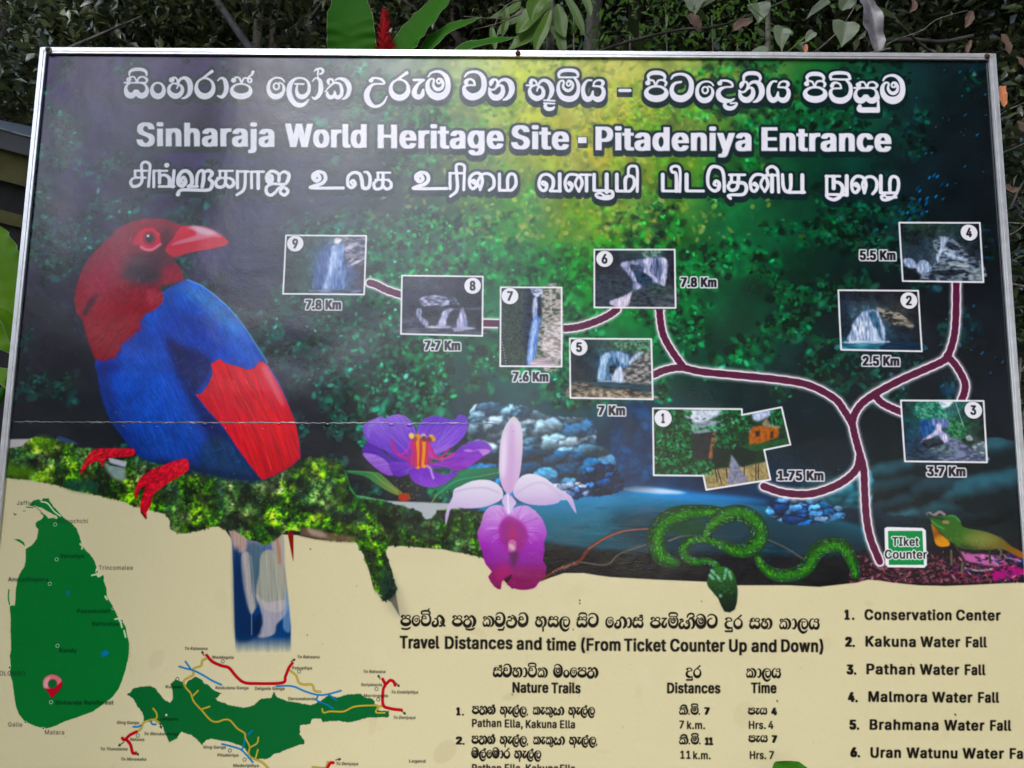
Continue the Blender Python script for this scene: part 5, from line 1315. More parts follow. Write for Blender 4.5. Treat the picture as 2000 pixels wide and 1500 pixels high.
def paint_insets():
    for k, q in INSETS.items():
        m = poly_mask(q)
        put(m.dilate(1.2), '10141c', .5)
        put(m, tone_fn(q, k, 100 + k))
        r = np.random.RandomState(k)
        n = 260
        s, t = r.rand(n) * .94 + .03, r.rand(n) * .94 + .03
        p = quad(q, s, t)
        T = rectify(p).astype(int)
        c = IMG[T[:, 1], T[:, 0]] * r.uniform(.5, 1.8, n)[:, None] + r.uniform(-.01, .03, n)[:, None]
        dabs(p[:, 0], p[:, 1], r.uniform(1.2, 3.2, n), r.uniform(.7, 1.5, n), r.normal(-.3, .7, n), np.clip(c, 0, 1).astype(np.float32), r.uniform(.3, .7, n))
        for j, (kd, c0, c1, pts) in enumerate(SHAPES[k]):
            kw = {'w': dict(ax=.8, ay=4.5, cell=2.6, gain=2.4, soft=1.3), 'r': dict(ax=2.2, ay=1, cell=4, gain=3.4, soft=1.2), 'l': dict(ax=1.2, ay=1, cell=4, gain=3.2, lo=.36), 'p': dict(ax=8, ay=.8, cell=3, gain=2.6)}[kd]
            tex_poly(q, pts, c0, c1, k * 40 + j, **kw)
        c_ = m.clip()
        IMG[c_[0]] = blur(IMG[c_[0]], .9)
        if k == 3:
            draw(quad(q, np.array([.66, .74]), np.array([.02, .42])), .7, 'a8b8c0', .8, 0)
        if k == 7:
            for L in ([(82, 3), (83, 30), (94, 42)], [(72, 28), (90, 20)], [(68, 34), (80, 26)]):
                draw(quad(q, np.array([a for a, b in L]) / 100, np.array([b for a, b in L]) / 100), .6, 'd0ccc8' if L[0][0] == 82 else '40342c', .8, 0)
            for i in range(9):
                p = quad(q, np.array([.03 + .008 * i]), np.array([.70 + .033 * i]))[0]
                draw([tuple(p), tuple(p + .1)], .9, 'd8dce0', .9, 0)
        e = np.array(q + [q[0]], float)
        draw(e, 1.7, 'e9e7ea', 1, 0)
    # the lodge picture with its two tilted companions
    F = lambda p: Q(5.263, 1260, 780, p)
    outline = F([(80, 92), (995, 100), (995, 160), (1405, 80), (1495, 465), (1225, 520), (1290, 825), (630, 930), (600, 785), (90, 780)])
    fill(outline, '12301c')
    r = np.random.RandomState(5)
    fill(F([(400, 110), (860, 110), (740, 170), (560, 260), (440, 200)]), 'c4ccd8', 1, 2, 2)
    fill(F([(1100, 150), (1300, 110), (1330, 140), (1150, 230)]), 'b4c0dc', 1, 2, 1.5)
    for pts, c in (([(440, 260), (660, 210), (790, 225), (740, 330), (500, 355)], '84909c'), ([(740, 230), (790, 270), (760, 400), (700, 620), (500, 600), (500, 360), (730, 330)], '20242a'), ([(690, 350), (740, 330), (720, 600), (650, 610)], '8c5840'),
                   ([(600, 780), (700, 720), (860, 700), (1010, 690), (1240, 640), (1285, 820), (630, 925)], '988860'), ([(885, 555), (940, 640), (1070, 845), (845, 880)], '86889c'),
                   ([(1070, 330), (1110, 280), (1200, 270), (1380, 290), (1370, 390), (1200, 450), (1070, 470)], 'a05a2c'), ([(1200, 250), (1250, 180), (1290, 260), (1400, 280), (1370, 300), (1230, 290)], '8c7c64'), ([(1130, 330), (1180, 320), (1180, 380), (1140, 385)], '2c1814'),
                   ([(1290, 330), (1320, 320), (1320, 400), (1290, 400)], '3c2018'), ([(980, 480), (1200, 450), (1450, 400), (1480, 450), (1230, 510), (980, 560)], '1f4c28'), ([(690, 480), (860, 440), (950, 470), (1140, 540), (1130, 640), (1000, 700), (880, 560), (820, 690), (700, 690)], '10201a')):
        fill(F(pts), c, 1, 0, .7)
    om0 = poly_mask(outline).clip()
    g0 = noise(TH, TW, 5, 71, 3)[om0[0]]
    IMG[om0[0]] *= (1 + (om0[1] * (g0 - .5) * .7)[..., None])
    n = 1500
    p = F(np.column_stack([r.uniform(95, 1470, n), r.uniform(105, 780, n)]))
    x, y = (p[:, 0] - 1260) * 5.263, (p[:, 1] - 780) * 5.263
    grn = (x < 470) | ((x < 700) & (y > 640)) | ((x > 760) & (x < 1080) & (y < 330)) | ((x > 700) & (x < 930) & (y > 250) & (y < 500)) | ((x > 1290) & (x < 1440) & (y < 260)) | ((x < 760) & (y > 200) & (y < 330) & (r.rand(n) < .35))
    T = rectify(p).astype(int)
    om = poly_mask(outline)
    ins = om.m[np.clip(T[:, 1] - om.y, 0, om.m.shape[0] - 1), np.clip(T[:, 0] - om.x, 0, om.m.shape[1] - 1)] > .9
    ok = grn & ins
    p = p[ok]
    n = len(p)
    dabs(p[:, 0], p[:, 1], r.uniform(2, 6, n), r.uniform(1.2, 3, n), r.rand(n) * 3, np.array([hexc(c) for c in r.choice(['1c7c40', '14602c', '0c3018', '2c9850', '68a88c', '0e2414', '1c6c38', '0c2c18'], n)]), r.uniform(.5, .95, n))
    IMG[om0[0]] = IMG[om0[0]] * (1 - om0[1][..., None]) + blur(IMG[om0[0]], 1.0) * om0[1][..., None]
    for a, b in (((740, 700), (790, 870)), ((720, 700), (745, 850)), ((830, 640), (845, 810)), ((1140, 540), (1140, 830)), ((1165, 620), (1165, 810)), ((1020, 680), (1020, 780)), ((650, 380), (640, 600)), ((560, 380), (560, 590))):
        draw(F([a, b]), .9, '2c201c', .9, 0)
    for t in range(16):
        draw(F([(885 - t * 2.4, 570 + t * 19), (900 + t * 10, 570 + t * 18)]), .35, '5c5c70', .8, 0)
    draw(np.vstack([outline, outline[:1]]), 1.7, 'e9e7ea', 1, 0)
    for k, (u, v) in BADGE.items():
        draw([(u + .6, v + 1), (u + .7, v + 1)], 17.6, '101418', .6, 0, .8)
        draw([(u, v), (u + .1, v)], 16, 'e6e4e8', 1, 0)
        text(str(k), u - (3.4 if k == 1 else 5.6), v + 9.2, u + (3.4 if k == 1 else 5.6), v + 9.2, 18.5, '17151a', .055)
    for k, (s, a, b, y) in KM.items():
        m = text_mask(s, a, y, b, y + .4, 19, .075)
        put(m.dilate(3.3), 'e4e0e6')
        put(m, '1b1a20')
    # ticket counter label
    fill([(1727, 1032), (1732, 1029), (1802, 1031), (1808, 1036), (1810, 1104), (1805, 1109), (1734, 1108), (1729, 1103)], 'e8e8ea')
    fill([(1734, 1037), (1801, 1037), (1804, 1103), (1736, 1103)], '0b8440')
    for s, a, y, b in (('TIket', 1742, 1066, 1794), ('Counter', 1728, 1091, 1810)):
        m = text_mask(s, a, y, b, y + .3, 17, .03)
        put(m.dilate(2.6), 'e2e6e2')
        put(m, '141418')


ISLE = [(188, 70), (205, 55), (235, 47), (250, 60), (262, 42), (298, 42), (303, 60), (330, 95), (370, 140), (400, 170), (440, 195), (468, 225), (485, 270), (500, 320), (515, 350), (550, 385), (575, 420), (588, 460), (580, 490), (600, 515), (632, 512), (632, 545), (648, 590),
        (650, 640), (680, 690), (700, 730), (715, 765), (740, 790), (765, 830), (775, 880), (786, 930), (785, 980), (778, 1030), (765, 1085), (745, 1150), (725, 1200), (690, 1250), (640, 1290), (570, 1340), (480, 1375), (400, 1400), (340, 1430), (290, 1445), (260, 1440), (230, 1435), (180, 1415),
        (150, 1400), (115, 1355), (98, 1300), (90, 1250), (78, 1160), (62, 1110), (68, 1060), (62, 1000), (70, 960), (66, 850), (68, 780), (60, 700), (92, 690), (100, 600), (110, 530), (135, 480), (150, 460), (158, 420), (158, 350), (200, 325), (225, 290), (235, 230), (218, 212), (218, 190), (260, 165),
        (268, 150), (240, 125), (280, 145), (295, 165), (340, 160), (350, 150), (300, 125), (240, 95), (215, 90), (175, 88)]


def paint_maps():
    F = lambda p: Q(3.125, 0, 960, p)
    G1 = '0d6e2c'
    fill(F(ISLE), G1, 1, 0, 0, .25, 5)
    draw(F([(252, 62), (290, 72), (330, 120), (370, 150)]), 1.3, 'd8dcc0', 1, 4)
    draw(F([(250, 105), (300, 135), (345, 160)]), 2.4, CREAM, 1, 4)
    draw(F([(225, 100), (262, 135), (268, 160)]), .5, '2c4c30', .9, 3)
    draw(F([(160, 95), (200, 98)]), 1, '1c5c34', .8, 0)
    fill(F([(85, 290), (120, 292), (145, 310), (155, 335), (130, 315)]), G1)
    fill(F([(80, 132), (105, 140), (88, 145)]), '2c4c34')
    draw(F([(140, 120), (155, 118)]), .6, '2c4c34', .8, 0)
    draw(F([(55, 600), (52, 650), (60, 690)]), 1.2, '2c7c44', 1, 3)
    fill(F([(62, 590), (92, 600), (96, 660), (90, 700), (60, 680)]), CREAM, 1, 1)
    for p in ([(490, 320), (505, 335), (500, 350)], [(560, 512), (590, 505), (600, 520), (612, 515)], [(640, 640), (652, 660)], [(700, 780), (720, 775), (735, 800), (742, 830)], [(755, 850), (765, 890)]):
        draw(F(p), 1.6, 'c8d4ac', 1, 0)
    fill(F([(403, 610), (418, 600), (425, 625), (412, 640)]), '1c6ca0', .9, 1, .8)
    fill(F([(615, 980), (645, 965), (668, 985), (650, 1005), (620, 1010)]), '1c70a8', .9, 1, .8)
    for s, a, y, b, cap, c, dk in (('Jaffna', 102, 82, 205, 8, '3c3a34', 0), ('Kilinochchi', 355, 192, 537, 8, '3c3a34', 0), ('Vavuniya', 368, 405, 512, 8, '14301c', 1), ('Trincomalee', 603, 478, 810, 8.5, '3c3a34', 0), ('Anuradhapura', 50, 548, 297, 8, '26302a', 1),
                               ('Passekudah', 470, 742, 668, 8, '14301c', 1), ('Batticaloa', 560, 820, 722, 8, '14301c', 1), ('Kandy', 362, 982, 468, 8, '14301c', 1), ('COLOMBO', -28, 1122, 155, 8.4, '2c3428', 0), ('Sinharaja Rainforest', 338, 1300, 692, 8, '1c261c', 1),
                               ('Galle', 52, 1434, 138, 8.5, '3c3a34', 0), ('Matara', 275, 1482, 392, 8.5, '3c3a34', 0)):
        p = F([(a, y), (b, y)])
        m = text_mask(s, p[0, 0], p[0, 1], p[1, 0], p[1, 1] + .3, cap, .05 if dk else .012, space=1.1)
        put(m.soft(.7) if dk else m, c, .95)
    for u, v, o in ((213, 93, 0), (337, 201, 1), (347, 414, 1), (592, 491, 0), (305, 563, 1), (687, 715, 0), (743, 790, 0), (351, 941, 1), (60, 1073, 0), (312, 1285, 1), (157, 1407, 0), (265, 1444, 0)):
        p = F([(u, v)])[0]
        draw([tuple(p), tuple(p + .1)], 3.4 if o else 2.4, 'cfd8c4', 1, 0)
        if o:
            draw([tuple(p), tuple(p + .1)], 2.2, '0d5c28', 1, 0)
        draw([tuple(p), tuple(p + .1)], 1.3, '14140f', 1, 0)
    # location pin
    pin = F([(315, 1260), (295, 1225), (268, 1190), (264, 1155), (285, 1128), (322, 1116), (360, 1130), (380, 1160), (375, 1195), (345, 1230)])
    fill(pin + [.8, 1], '0c3018', .5, 3, 1)
    fill(pin, 'b8182c', 1, 3)
    fill(F([(268, 1198), (264, 1155), (285, 1128), (322, 1116), (362, 1132), (378, 1160), (330, 1195), (300, 1205)]), 'd8848c', .95, 2, .5)
    fill(F([(270, 1195), (270, 1155), (290, 1135), (310, 1128), (300, 1150), (296, 1190)]), 'e0a8ac', .9, 2, .6)
    p = F([(321, 1174)])[0]
    draw([tuple(p), tuple(p + .1)], 8.4, '8c1c24', .7, 0)
    draw([tuple(p), tuple(p + .1)], 7.6, '1c6434', 1, 0)

    # forest reserve map
    F = lambda p: Q(3.077, 190, 1250, p)
    res = F([(180, 330), (215, 295), (260, 283), (310, 280), (345, 290), (370, 325), (410, 370), (440, 378), (455, 350), (450, 290), (440, 265), (470, 240), (510, 255), (530, 275), (545, 250), (570, 235), (590, 222), (625, 240), (640, 265), (670, 275), (700, 305), (745, 320), (705, 355), (740, 375), (800, 395),
             (880, 410), (940, 395), (985, 355), (1045, 350), (1060, 315), (1080, 345), (1140, 370), (1200, 378), (1280, 395), (1340, 370), (1395, 330), (1440, 350), (1500, 330), (1580, 325), (1600, 345), (1660, 360), (1675, 400), (1690, 425), (1750, 428), (1750, 462), (1620, 465), (1510, 495), (1450, 485), (1350, 490),
             (1345, 470), (1290, 475), (1280, 505), (1215, 510), (1215, 570), (1245, 610), (1235, 625), (1180, 640), (1120, 665), (1060, 685), (1020, 715), (975, 710), (960, 720), (925, 700), (880, 640), (800, 610), (745, 605), (690, 590), (655, 600), (630, 628), (610, 605), (570, 570), (500, 550), (480, 590), (435, 612),
             (410, 560), (390, 510), (365, 500), (340, 480), (310, 490), (285, 490), (275, 440), (240, 395), (215, 350)])
    d = np.vstack([np.linspace(res[i], res[(i + 1) % len(res)], max(2, int(np.hypot(*(res[(i + 1) % len(res)] - res[i])) / 2.6)), endpoint=False) for i in range(len(res))])
    d += np.random.RandomState(8).normal(0, .55, d.shape)
    fill(d, '08602a')
    draw(d, .35, '0c3c20', .8, 0)
    Y, R_, B = '9c8c40', 'b01c28', '2070b0'
    for p in ([(650, 115), (630, 125), (622, 155), (575, 175), (575, 210), (520, 245), (530, 285), (560, 320), (580, 370), (630, 425), (680, 480), (720, 492), (765, 478), (800, 485), (840, 530), (885, 560), (890, 590), (915, 640), (910, 680), (925, 705), (990, 735), (1030, 775)], [(605, 305), (575, 335)], [(675, 400), (630, 415)],
              [(335, 412), (355, 440), (355, 470), (320, 480), (280, 495), (260, 535), (235, 555)], [(968, 585), (960, 620), (920, 645)], [(965, 660), (950, 715)], [(1160, 185), (1195, 215), (1210, 255), (1240, 268), (1290, 270), (1305, 305), (1340, 312)], [(1350, 415), (1360, 438), (1400, 430), (1480, 430), (1550, 400), (1670, 393), (1685, 405), (1675, 435), (1728, 438)],
              [(1685, 408), (1715, 392)], [(320, 478), (350, 482), (375, 500)], [(1295, 765), (1370, 770), (1385, 735)]):
        draw(F(p), 1.9, '7c7034', .9)
        draw(F(p), 1.1, 'c0a850', 1)
    for p in ([(655, 92), (690, 130), (745, 155), (790, 168), (835, 220), (880, 255), (950, 262), (1110, 258), (1130, 220), (1150, 170), (1172, 140)], [(235, 552), (195, 572), (165, 600), (150, 590)], [(175, 598), (200, 630), (212, 675), (228, 682)], [(1715, 235), (1730, 270), (1718, 300), (1718, 390), (1760, 412), (1828, 422)],
              [(1735, 265), (1760, 243), (1780, 250), (1790, 272)], [(1385, 765), (1400, 740), (1418, 738)]):
        draw(F(p), 2.5, R_, 1)
    for p in ([(490, 160), (530, 172), (580, 185), (640, 215), (690, 245), (745, 270)], [(528, 130), (560, 175)], [(1075, 278), (1170, 278), (1250, 310), (1320, 330), (1380, 328), (1465, 305)], [(1325, 335), (1320, 365), (1370, 385), (1415, 412)], [(1390, 330), (1435, 362)], [(750, 625), (810, 640), (865, 660), (905, 700), (935, 735)],
              [(885, 600), (880, 635), (868, 660)], [(215, 522), (245, 522), (262, 512)], [(322, 488), (330, 505), (352, 508)], [(905, 570), (930, 545)]):
        draw(F(p), 1.5, B, .95)
    for u, v in ((753, 129), (480, 235), (414, 451), (243, 575), (797, 664), (885, 719), (1212, 190), (1678, 294), (1688, 357)):
        p = F([(u, v)])[0]
        draw([tuple(p), tuple(p + .1)], 3.2, '1c2c20', .9, 0)
        draw([tuple(p), tuple(p + .1)], 2.2, 'd4d0b4', 1, 0)
    lab = [('To Kalawana', 525, 60, 662, 1), ('Weddagala', 688, 113, 818, 0), ('To Rakwana', 1203, 110, 1336, 1), ('Potupitiya', 1172, 177, 1290, 0), ('Koskulana Ganga', 710, 296, 908, 0), ('Delgoda Ganga', 948, 300, 1124, 0), ('Denuwakanda', 1148, 362, 1312, 0), ('To Rakwana', 1600, 198, 1732, 1),
           ('Suriyakanda', 1586, 277, 1712, 0), ('Morningside', 1602, 343, 1748, 0), ('To Embilipitiya', 1768, 322, 1928, 1), ('To Deniyaya', 1780, 475, 1912, 1), ('Ging Ganga', 118, 505, 250, 0), ('To Warukandeniya', 282, 572, 490, 1), ('Neluwa', 198, 606, 282, 0), ('To Thawalama', 20, 663, 182, 1), ('To Morawaka', 144, 724, 295, 1),
           ('Ging Ganga', 638, 652, 772, 0), ('Pitadeniya', 724, 700, 848, 0), ('Mederipitiya', 818, 763, 970, 0), ('To Deniyaya', 1436, 752, 1568, 1), ('Legend', 1874, 737, 1972, 0), ('Kudawa', 410, 290, 505, 0), ('Lankagama', 380, 483, 485, 0)]
    for s, a, y, b, it in lab:
        p = F([(a, y), (b, y)])
        put(text_mask(s, p[0, 0], p[0, 1], p[1, 0], p[1, 1] + .3, 5.7, .05, .25 if it else 0, space=1.05), '17170f', .95)
    for a, b in (((640, 95), (628, 70)), ((1165, 130), (1188, 116)), ((1700, 235), (1688, 212)), ((1795, 258), (1815, 280)), ((1832, 430), (1852, 446)), ((158, 615), (128, 636)), ((232, 670), (248, 692)), ((375, 500), (385, 530)), ((1432, 722), (1462, 716))):
        p, q = F([a])[0], F([b])[0]
        draw([tuple(p), tuple(q)], .7, '1a1a12', 1, 0)
        t = math.atan2(*(q - p)[::-1])
        for s in (2.6, -2.6):
            draw([tuple(q), tuple(q + np.array([math.cos(t + s), math.sin(t + s)]) * 4)], .6, '1a1a12', 1, 0)


def serif(ch, u, v, cap, w):
    """heavy serif figure with its foot and flag"""
    text(ch, u - .5, v, u + w + .5, v, cap, '17130f', .10, vb=.35)
    if ch == '1':
        draw([(u + w * .55, v - cap + 2), (u + w * .55, v - 2)], 2.1, '17130f', 1, 0)
        draw([(u, v - 1), (u + w * 1.1, v - 1)], 1, '17130f', 1, 0)
        draw([(u, v - cap + 3.4), (u + w * .5, v - cap + 1)], 1, '17130f', 1, 0)


def paint_print():
    K = '16130f'
    put(sinhala_mask('pra e vee sha sp pa thra sp ka vu lu va sp a sa la sp si ta sp e ga aa shal sp pae mi nnii ma ta sp du ra sp sa ha sp ka aa la ya', 782, 1223, 1601, 1230, .5), K)
    for s, a, b, y in (('Travel', 781, 858, 1266.5), ('Distances', 869, 1001, 1267.5), ('and', 1009, 1058, 1269), ('time', 1067, 1125, 1270.5), ('(From', 1135, 1212, 1271), ('Ticket', 1219, 1301, 1272), ('Counter', 1309, 1416, 1272.5), ('Up', 1424, 1459, 1273), ('and', 1468, 1517, 1273.5), ('Down)', 1526, 1608, 1273.5)):
        text(s, a, y, b, y + .4, 24.5, K, .05, space=1.08, vb=.5)
    W = lambda words, cap, bold=.05: [text(s, a, y, b, y + .2, cap, K, bold, space=1.08) for s, a, b, y in words]
    put(sinhala_mask('shal va ha aa vi ka sp ma anus e pa tha', 963, 1323, 1168, 1324, .46), K)
    W([('Nature', 1001, 1071, 1353), ('Trails', 1077, 1134, 1354), ('Distances', 1303, 1407, 1354), ('Time', 1467, 1517, 1354)], 20.5)
    put(sinhala_mask('du ra', 1339, 1324, 1370, 1324, .44), K)
    put(sinhala_mask('ka aa la ya', 1457, 1324, 1526, 1325, .44), K)
    serif('1', 892, 1397, 15, 6)
    serif('2', 891, 1454, 15, 11)
    for u, v in ((904, 1396), (905.5, 1453)):
        draw([(u, v), (u + .1, v)], 1.6, K, 1, 0)
    put(sinhala_mask('pa tha nhal sp aae lhal la comma sp kae ku nna sp aae lhal la', 922, 1395, 1162, 1397, .36, .1), K)
    W([('Pathan', 922, 979, 1420), ('Ella,', 986, 1021, 1421), ('Kakuna', 1027, 1087, 1422), ('Ella', 1094, 1123, 1422.5)], 15.5, .035)
    put(sinhala_mask('pa tha nhal sp aae lhal la comma sp kae ku nna sp aae lhal la comma', 921, 1453, 1168, 1455, .36, .1), K)
    put(sinhala_mask('ma lhal e ma aa ra sp aae lhal la', 921, 1481, 1057, 1482, .37, .1), K)
    W([('Pathan', 922, 979, 1508), ('Ella,', 986, 1021, 1508), ('Kakuna', 1027, 1090, 1508.5), ('Ella', 1094, 1123, 1509)], 15.5, .035)
    for a, b, y in ((1326, 1368, 1396), (1326, 1369, 1454)):
        put(sinhala_mask('ki dot mi dot', a, y, b, y, .34, .1), K)
    W([('7', 1376, 1386, 1396), ('11', 1377, 1393, 1455), ('4', 1507, 1518, 1397), ('7', 1508, 1518, 1451)], 14.5, .11)
    for a, y in ((1461, 1396), (1462, 1450)):
        put(sinhala_mask('pae ya', a, y, a + 38, y, .3, .1), K)
    W([('7', 1327, 1336, 1423), ('k.m.', 1342, 1377, 1424), ('11', 1329, 1349, 1482), ('k.m.', 1354, 1388, 1483), ('Hrs.', 1463, 1496, 1424), ('4', 1501, 1511, 1424), ('Hrs.', 1465, 1497, 1483), ('7', 1503, 1512, 1483)], 15.5, .035)
    rows = [('1', 1650, 1210, 'Conservation', 1688, 1858, 'Center', 1867, 1954, 1212), ('2', 1651, 1263, 'Kakuna', 1690, 1788, 'Water Fall', 1797, 1927, 1264), ('3', 1654, 1317, 'Pathan', 1692, 1786, 'Water Fall', 1796, 1924, 1318), ('4', 1657, 1371, 'Malmora', 1696, 1810, 'Water Fall', 1820, 1951, 1372),
            ('5', 1660, 1425, 'Brahmana', 1699, 1833, 'Water Fall', 1844, 1975, 1427), ('6', 1662, 1479, 'Uran Watunu', 1701, 1870, 'Water Fall', 1880, 2015, 1482)]
    for n, u, v, w1, a, b, w2, c, d, y in rows:
        serif(n, u, v, 19, 8 if n == '1' else 12)
        draw([(u + 16, v - 1.6), (u + 16.1, v - 1.6)], 2.1, K, 1, 0)
        text(w1, a, y - 1.5, b, y - .5, 20.5, K, .055, space=1.12)
        if n == '1':
            text(w2, c, y - .5, d, y, 20.5, K, .055, space=1.12)
        else:
            w = (d - c)
            text('Water', c, y - .5, c + w * .6, y, 20.5, K, .055, space=1.12)
            text('Fall', c + w * .685, y, d, y + .3, 20.5, K, .055, space=1.12)
    # specks of dirt and small chips in the print
    for u, v, r_ in ((1132, 1172, 1.3), (1132, 1178, 1.2), (1119, 1229, 1), (1865, 1395, 1.6), (606, 1072, 1), (534, 396, 2), (1370, 1174, .8), (1000, 1356, 1), (1518, 1369, 1.4), (1779, 1297, .9), (600, 1240, .8)):
        draw([(u, v), (u + .8, v + 1.2)], r_, '4c4438', .85, 0, .3)
    for k in range(120):
        u, v = rng.uniform(20, 1980), rng.uniform(115, 1480)
        draw([(u, v), (u + rng.normal(0, 2), v + rng.normal(0, 2))], rng.uniform(.3, .7), 'b8b4a4' if v < 1100 else '8c846c', rng.uniform(.2, .7), 0)
# ================================================================ helpers for geometry
R = random.Random(11)


def at(u, v, y):
    """the point of the plane at depth y that was measured at (u, v)"""
    d = RM @ np.array([(u - 1000) / FOCAL, 1, -(v - 750) / FOCAL])
    t = (y - CAM_POS[1]) / d[1]
    return Vector((CAM_POS[0] + t * d[0], y, CAM_POS[2] + t * d[2]))


def px(y, n=1):
    """size at depth y of n measured units"""
    return (y - CAM_POS[1]) / FOCAL * n


def obj(name, verts, faces, mat, parent=None, smooth=False, loc=None):
    me = bpy.data.meshes.new(name)
    me.from_pydata([tuple(v) for v in verts], [], faces)
    me.update()
    if smooth:
        me.polygons.foreach_set('use_smooth', [True] * len(me.polygons))
    for m in (mat if isinstance(mat, (list, tuple)) else [mat]):
        me.materials.append(m)
    o = bpy.data.objects.new(name, me)
    C.objects.link(o)
    if parent:
        o.parent = parent
    if loc is not None:
        o.location = loc
    return o


def thing(name, label, cat, loc=(0, 0, 0), group=None):
    o = bpy.data.objects.new(name, None)
    o.empty_display_size = .1
    C.objects.link(o)
    o.location = loc
    tag(o, label, cat, group)
    return o


def tag(o, label, cat, group=None):
    o['label'], o['category'] = label, cat
    if group:
        o['group'] = group


def rel(o, pts):
    L = Vector(o.location)
    return [Vector(p) - L for p in pts]


def node_mat(name, rough=.5, spec=.5, metal=0.0):
    m = bpy.data.materials.new(name)
    m.use_nodes = True
    b = m.node_tree.nodes['Principled BSDF']
    b.inputs['Roughness'].default_value = rough
    b.inputs['Specular IOR Level'].default_value = spec
    b.inputs['Metallic'].default_value = metal
    return m, m.node_tree, b


def mat_noise(name, c0, c1, scale=8, rough=.6, spec=.4, metal=0, bump=0, bscale=60, detail=5, coords='Object', stretch=None, mid=(.35, .65)):
    m, t, b = node_mat(name, rough, spec, metal)
    tc = t.nodes.new('ShaderNodeTexCoord')
    src = tc.outputs[coords]
    if stretch:
        mp = t.nodes.new('ShaderNodeMapping')
        mp.inputs['Scale'].default_value = stretch
        t.links.new(src, mp.inputs[0])
        src = mp.outputs[0]
    n = t.nodes.new('ShaderNodeTexNoise')
    n.inputs['Scale'].default_value = scale
    n.inputs['Detail'].default_value = detail
    t.links.new(src, n.inputs['Vector'])
    r = t.nodes.new('ShaderNodeValToRGB')
    r.color_ramp.elements[0].position, r.color_ramp.elements[1].position = mid
    r.color_ramp.elements[0].color, r.color_ramp.elements[1].color = (*c0, 1), (*c1, 1)
    t.links.new(n.outputs[0], r.inputs[0])
    t.links.new(r.outputs[0], b.inputs['Base Color'])
    if bump:
        n2 = t.nodes.new('ShaderNodeTexNoise')
        n2.inputs['Scale'].default_value = bscale
        n2.inputs['Detail'].default_value = 4
        t.links.new(src, n2.inputs['Vector'])
        bp = t.nodes.new('ShaderNodeBump')
        bp.inputs['Strength'].default_value = bump
        bp.inputs['Distance'].default_value = .01
        t.links.new(n2.outputs[0], bp.inputs['Height'])
        t.links.new(bp.outputs[0], b.inputs['Normal'])
    return m


def mat_leaf(name, c0, c1, rough=.35, trans=.35, scale=6, spec=.5):
    """leaf: glossy skin over a translucent blade, colour varies per leaf and along it"""
    m, t, b = node_mat(name, rough, spec)
    tc = t.nodes.new('ShaderNodeTexCoord')
    n = t.nodes.new('ShaderNodeTexNoise')
    n.inputs['Scale'].default_value = scale
    t.links.new(tc.outputs['Object'], n.inputs['Vector'])
    g = t.nodes.new('ShaderNodeNewGeometry')
    ad = t.nodes.new('ShaderNodeMath')
    ad.operation = 'ADD'
    mu = t.nodes.new('ShaderNodeMath')
    mu.operation = 'MULTIPLY_ADD'
    mu.inputs[1].default_value, mu.inputs[2].default_value = .8, -.4
    t.links.new(g.outputs['Random Per Island'], mu.inputs[0])
    t.links.new(n.outputs[0], ad.inputs[0])
    t.links.new(mu.outputs[0], ad.inputs[1])
    r = t.nodes.new('ShaderNodeValToRGB')
    r.color_ramp.elements[0].position, r.color_ramp.elements[1].position = .25, .8
    r.color_ramp.elements[0].color, r.color_ramp.elements[1].color = (*c0, 1), (*c1, 1)
    t.links.new(ad.outputs[0], r.inputs[0])
    t.links.new(r.outputs[0], b.inputs['Base Color'])
    tr = t.nodes.new('ShaderNodeBsdfTranslucent')
    t.links.new(r.outputs[0], tr.inputs['Color'])
    mx = t.nodes.new('ShaderNodeMixShader')
    mx.inputs[0].default_value = trans
    t.links.new(b.outputs[0], mx.inputs[1])
    t.links.new(tr.outputs[0], mx.inputs[2])
    t.links.new(mx.outputs[0], t.nodes['Material Output'].inputs[0])
    return m


def tube(pts, r0, r1=None, n=6):
    """verts and faces of a tapering tube along pts"""
    r1 = r0 if r1 is None else r1
    P = [Vector(p) for p in pts]
    V, F = [], []
    for i, p in enumerate(P):
        d = (P[min(i + 1, len(P) - 1)] - P[max(i - 1, 0)]).normalized()
        a = d.orthogonal().normalized()
        if i:
            a = (pa - d * pa.dot(d)).normalized()
        pa = a
        b = d.cross(a)
        r = r0 + (r1 - r0) * i / (len(P) - 1)
        for k in range(n):
            t = 2 * math.pi * k / n
            V.append(p + (a * math.cos(t) + b * math.sin(t)) * r)
    for i in range(len(P) - 1):
        for k in range(n):
            F.append((i * n + k, i * n + (k + 1) % n, (i + 1) * n + (k + 1) % n, (i + 1) * n + k))
    F.append(tuple(range(n))[::-1])
    F.append(tuple((len(P) - 1) * n + k for k in range(n)))
    return V, F


def join(parts):
    V, F = [], []
    for v, f in parts:
        o = len(V)
        V += list(v)
        F += [tuple(i + o for i in q) for q in f]
    return V, F


def box(x0, x1, y0, y1, z0, z1):
    V = [(x, y, z) for z in (z0, z1) for y in (y0, y1) for x in (x0, x1)]
    return V, [(0, 2, 3, 1), (4, 5, 7, 6), (0, 1, 5, 4), (2, 6, 7, 3), (0, 4, 6, 2), (1, 3, 7, 5)]


def curve_pts(P, n=8):
    s = smooth([list(p) for p in P], n)
    return [Vector(q) for q in s]


WID = {'lance': [(0, .25), (.15, .7), (.4, 1), (.7, .85), (.9, .42), (1, .02)], 'oval': [(0, .2), (.1, .7), (.35, 1), (.65, .93), (.88, .5), (1, .03)],
       'heart': [(0, .55), (.04, .86), (.16, 1), (.36, .97), (.6, .74), (.78, .4), (.9, .14), (1, .01)], 'strap': [(0, .7), (.3, .95), (.6, 1), (.85, .72), (1, .04)]}


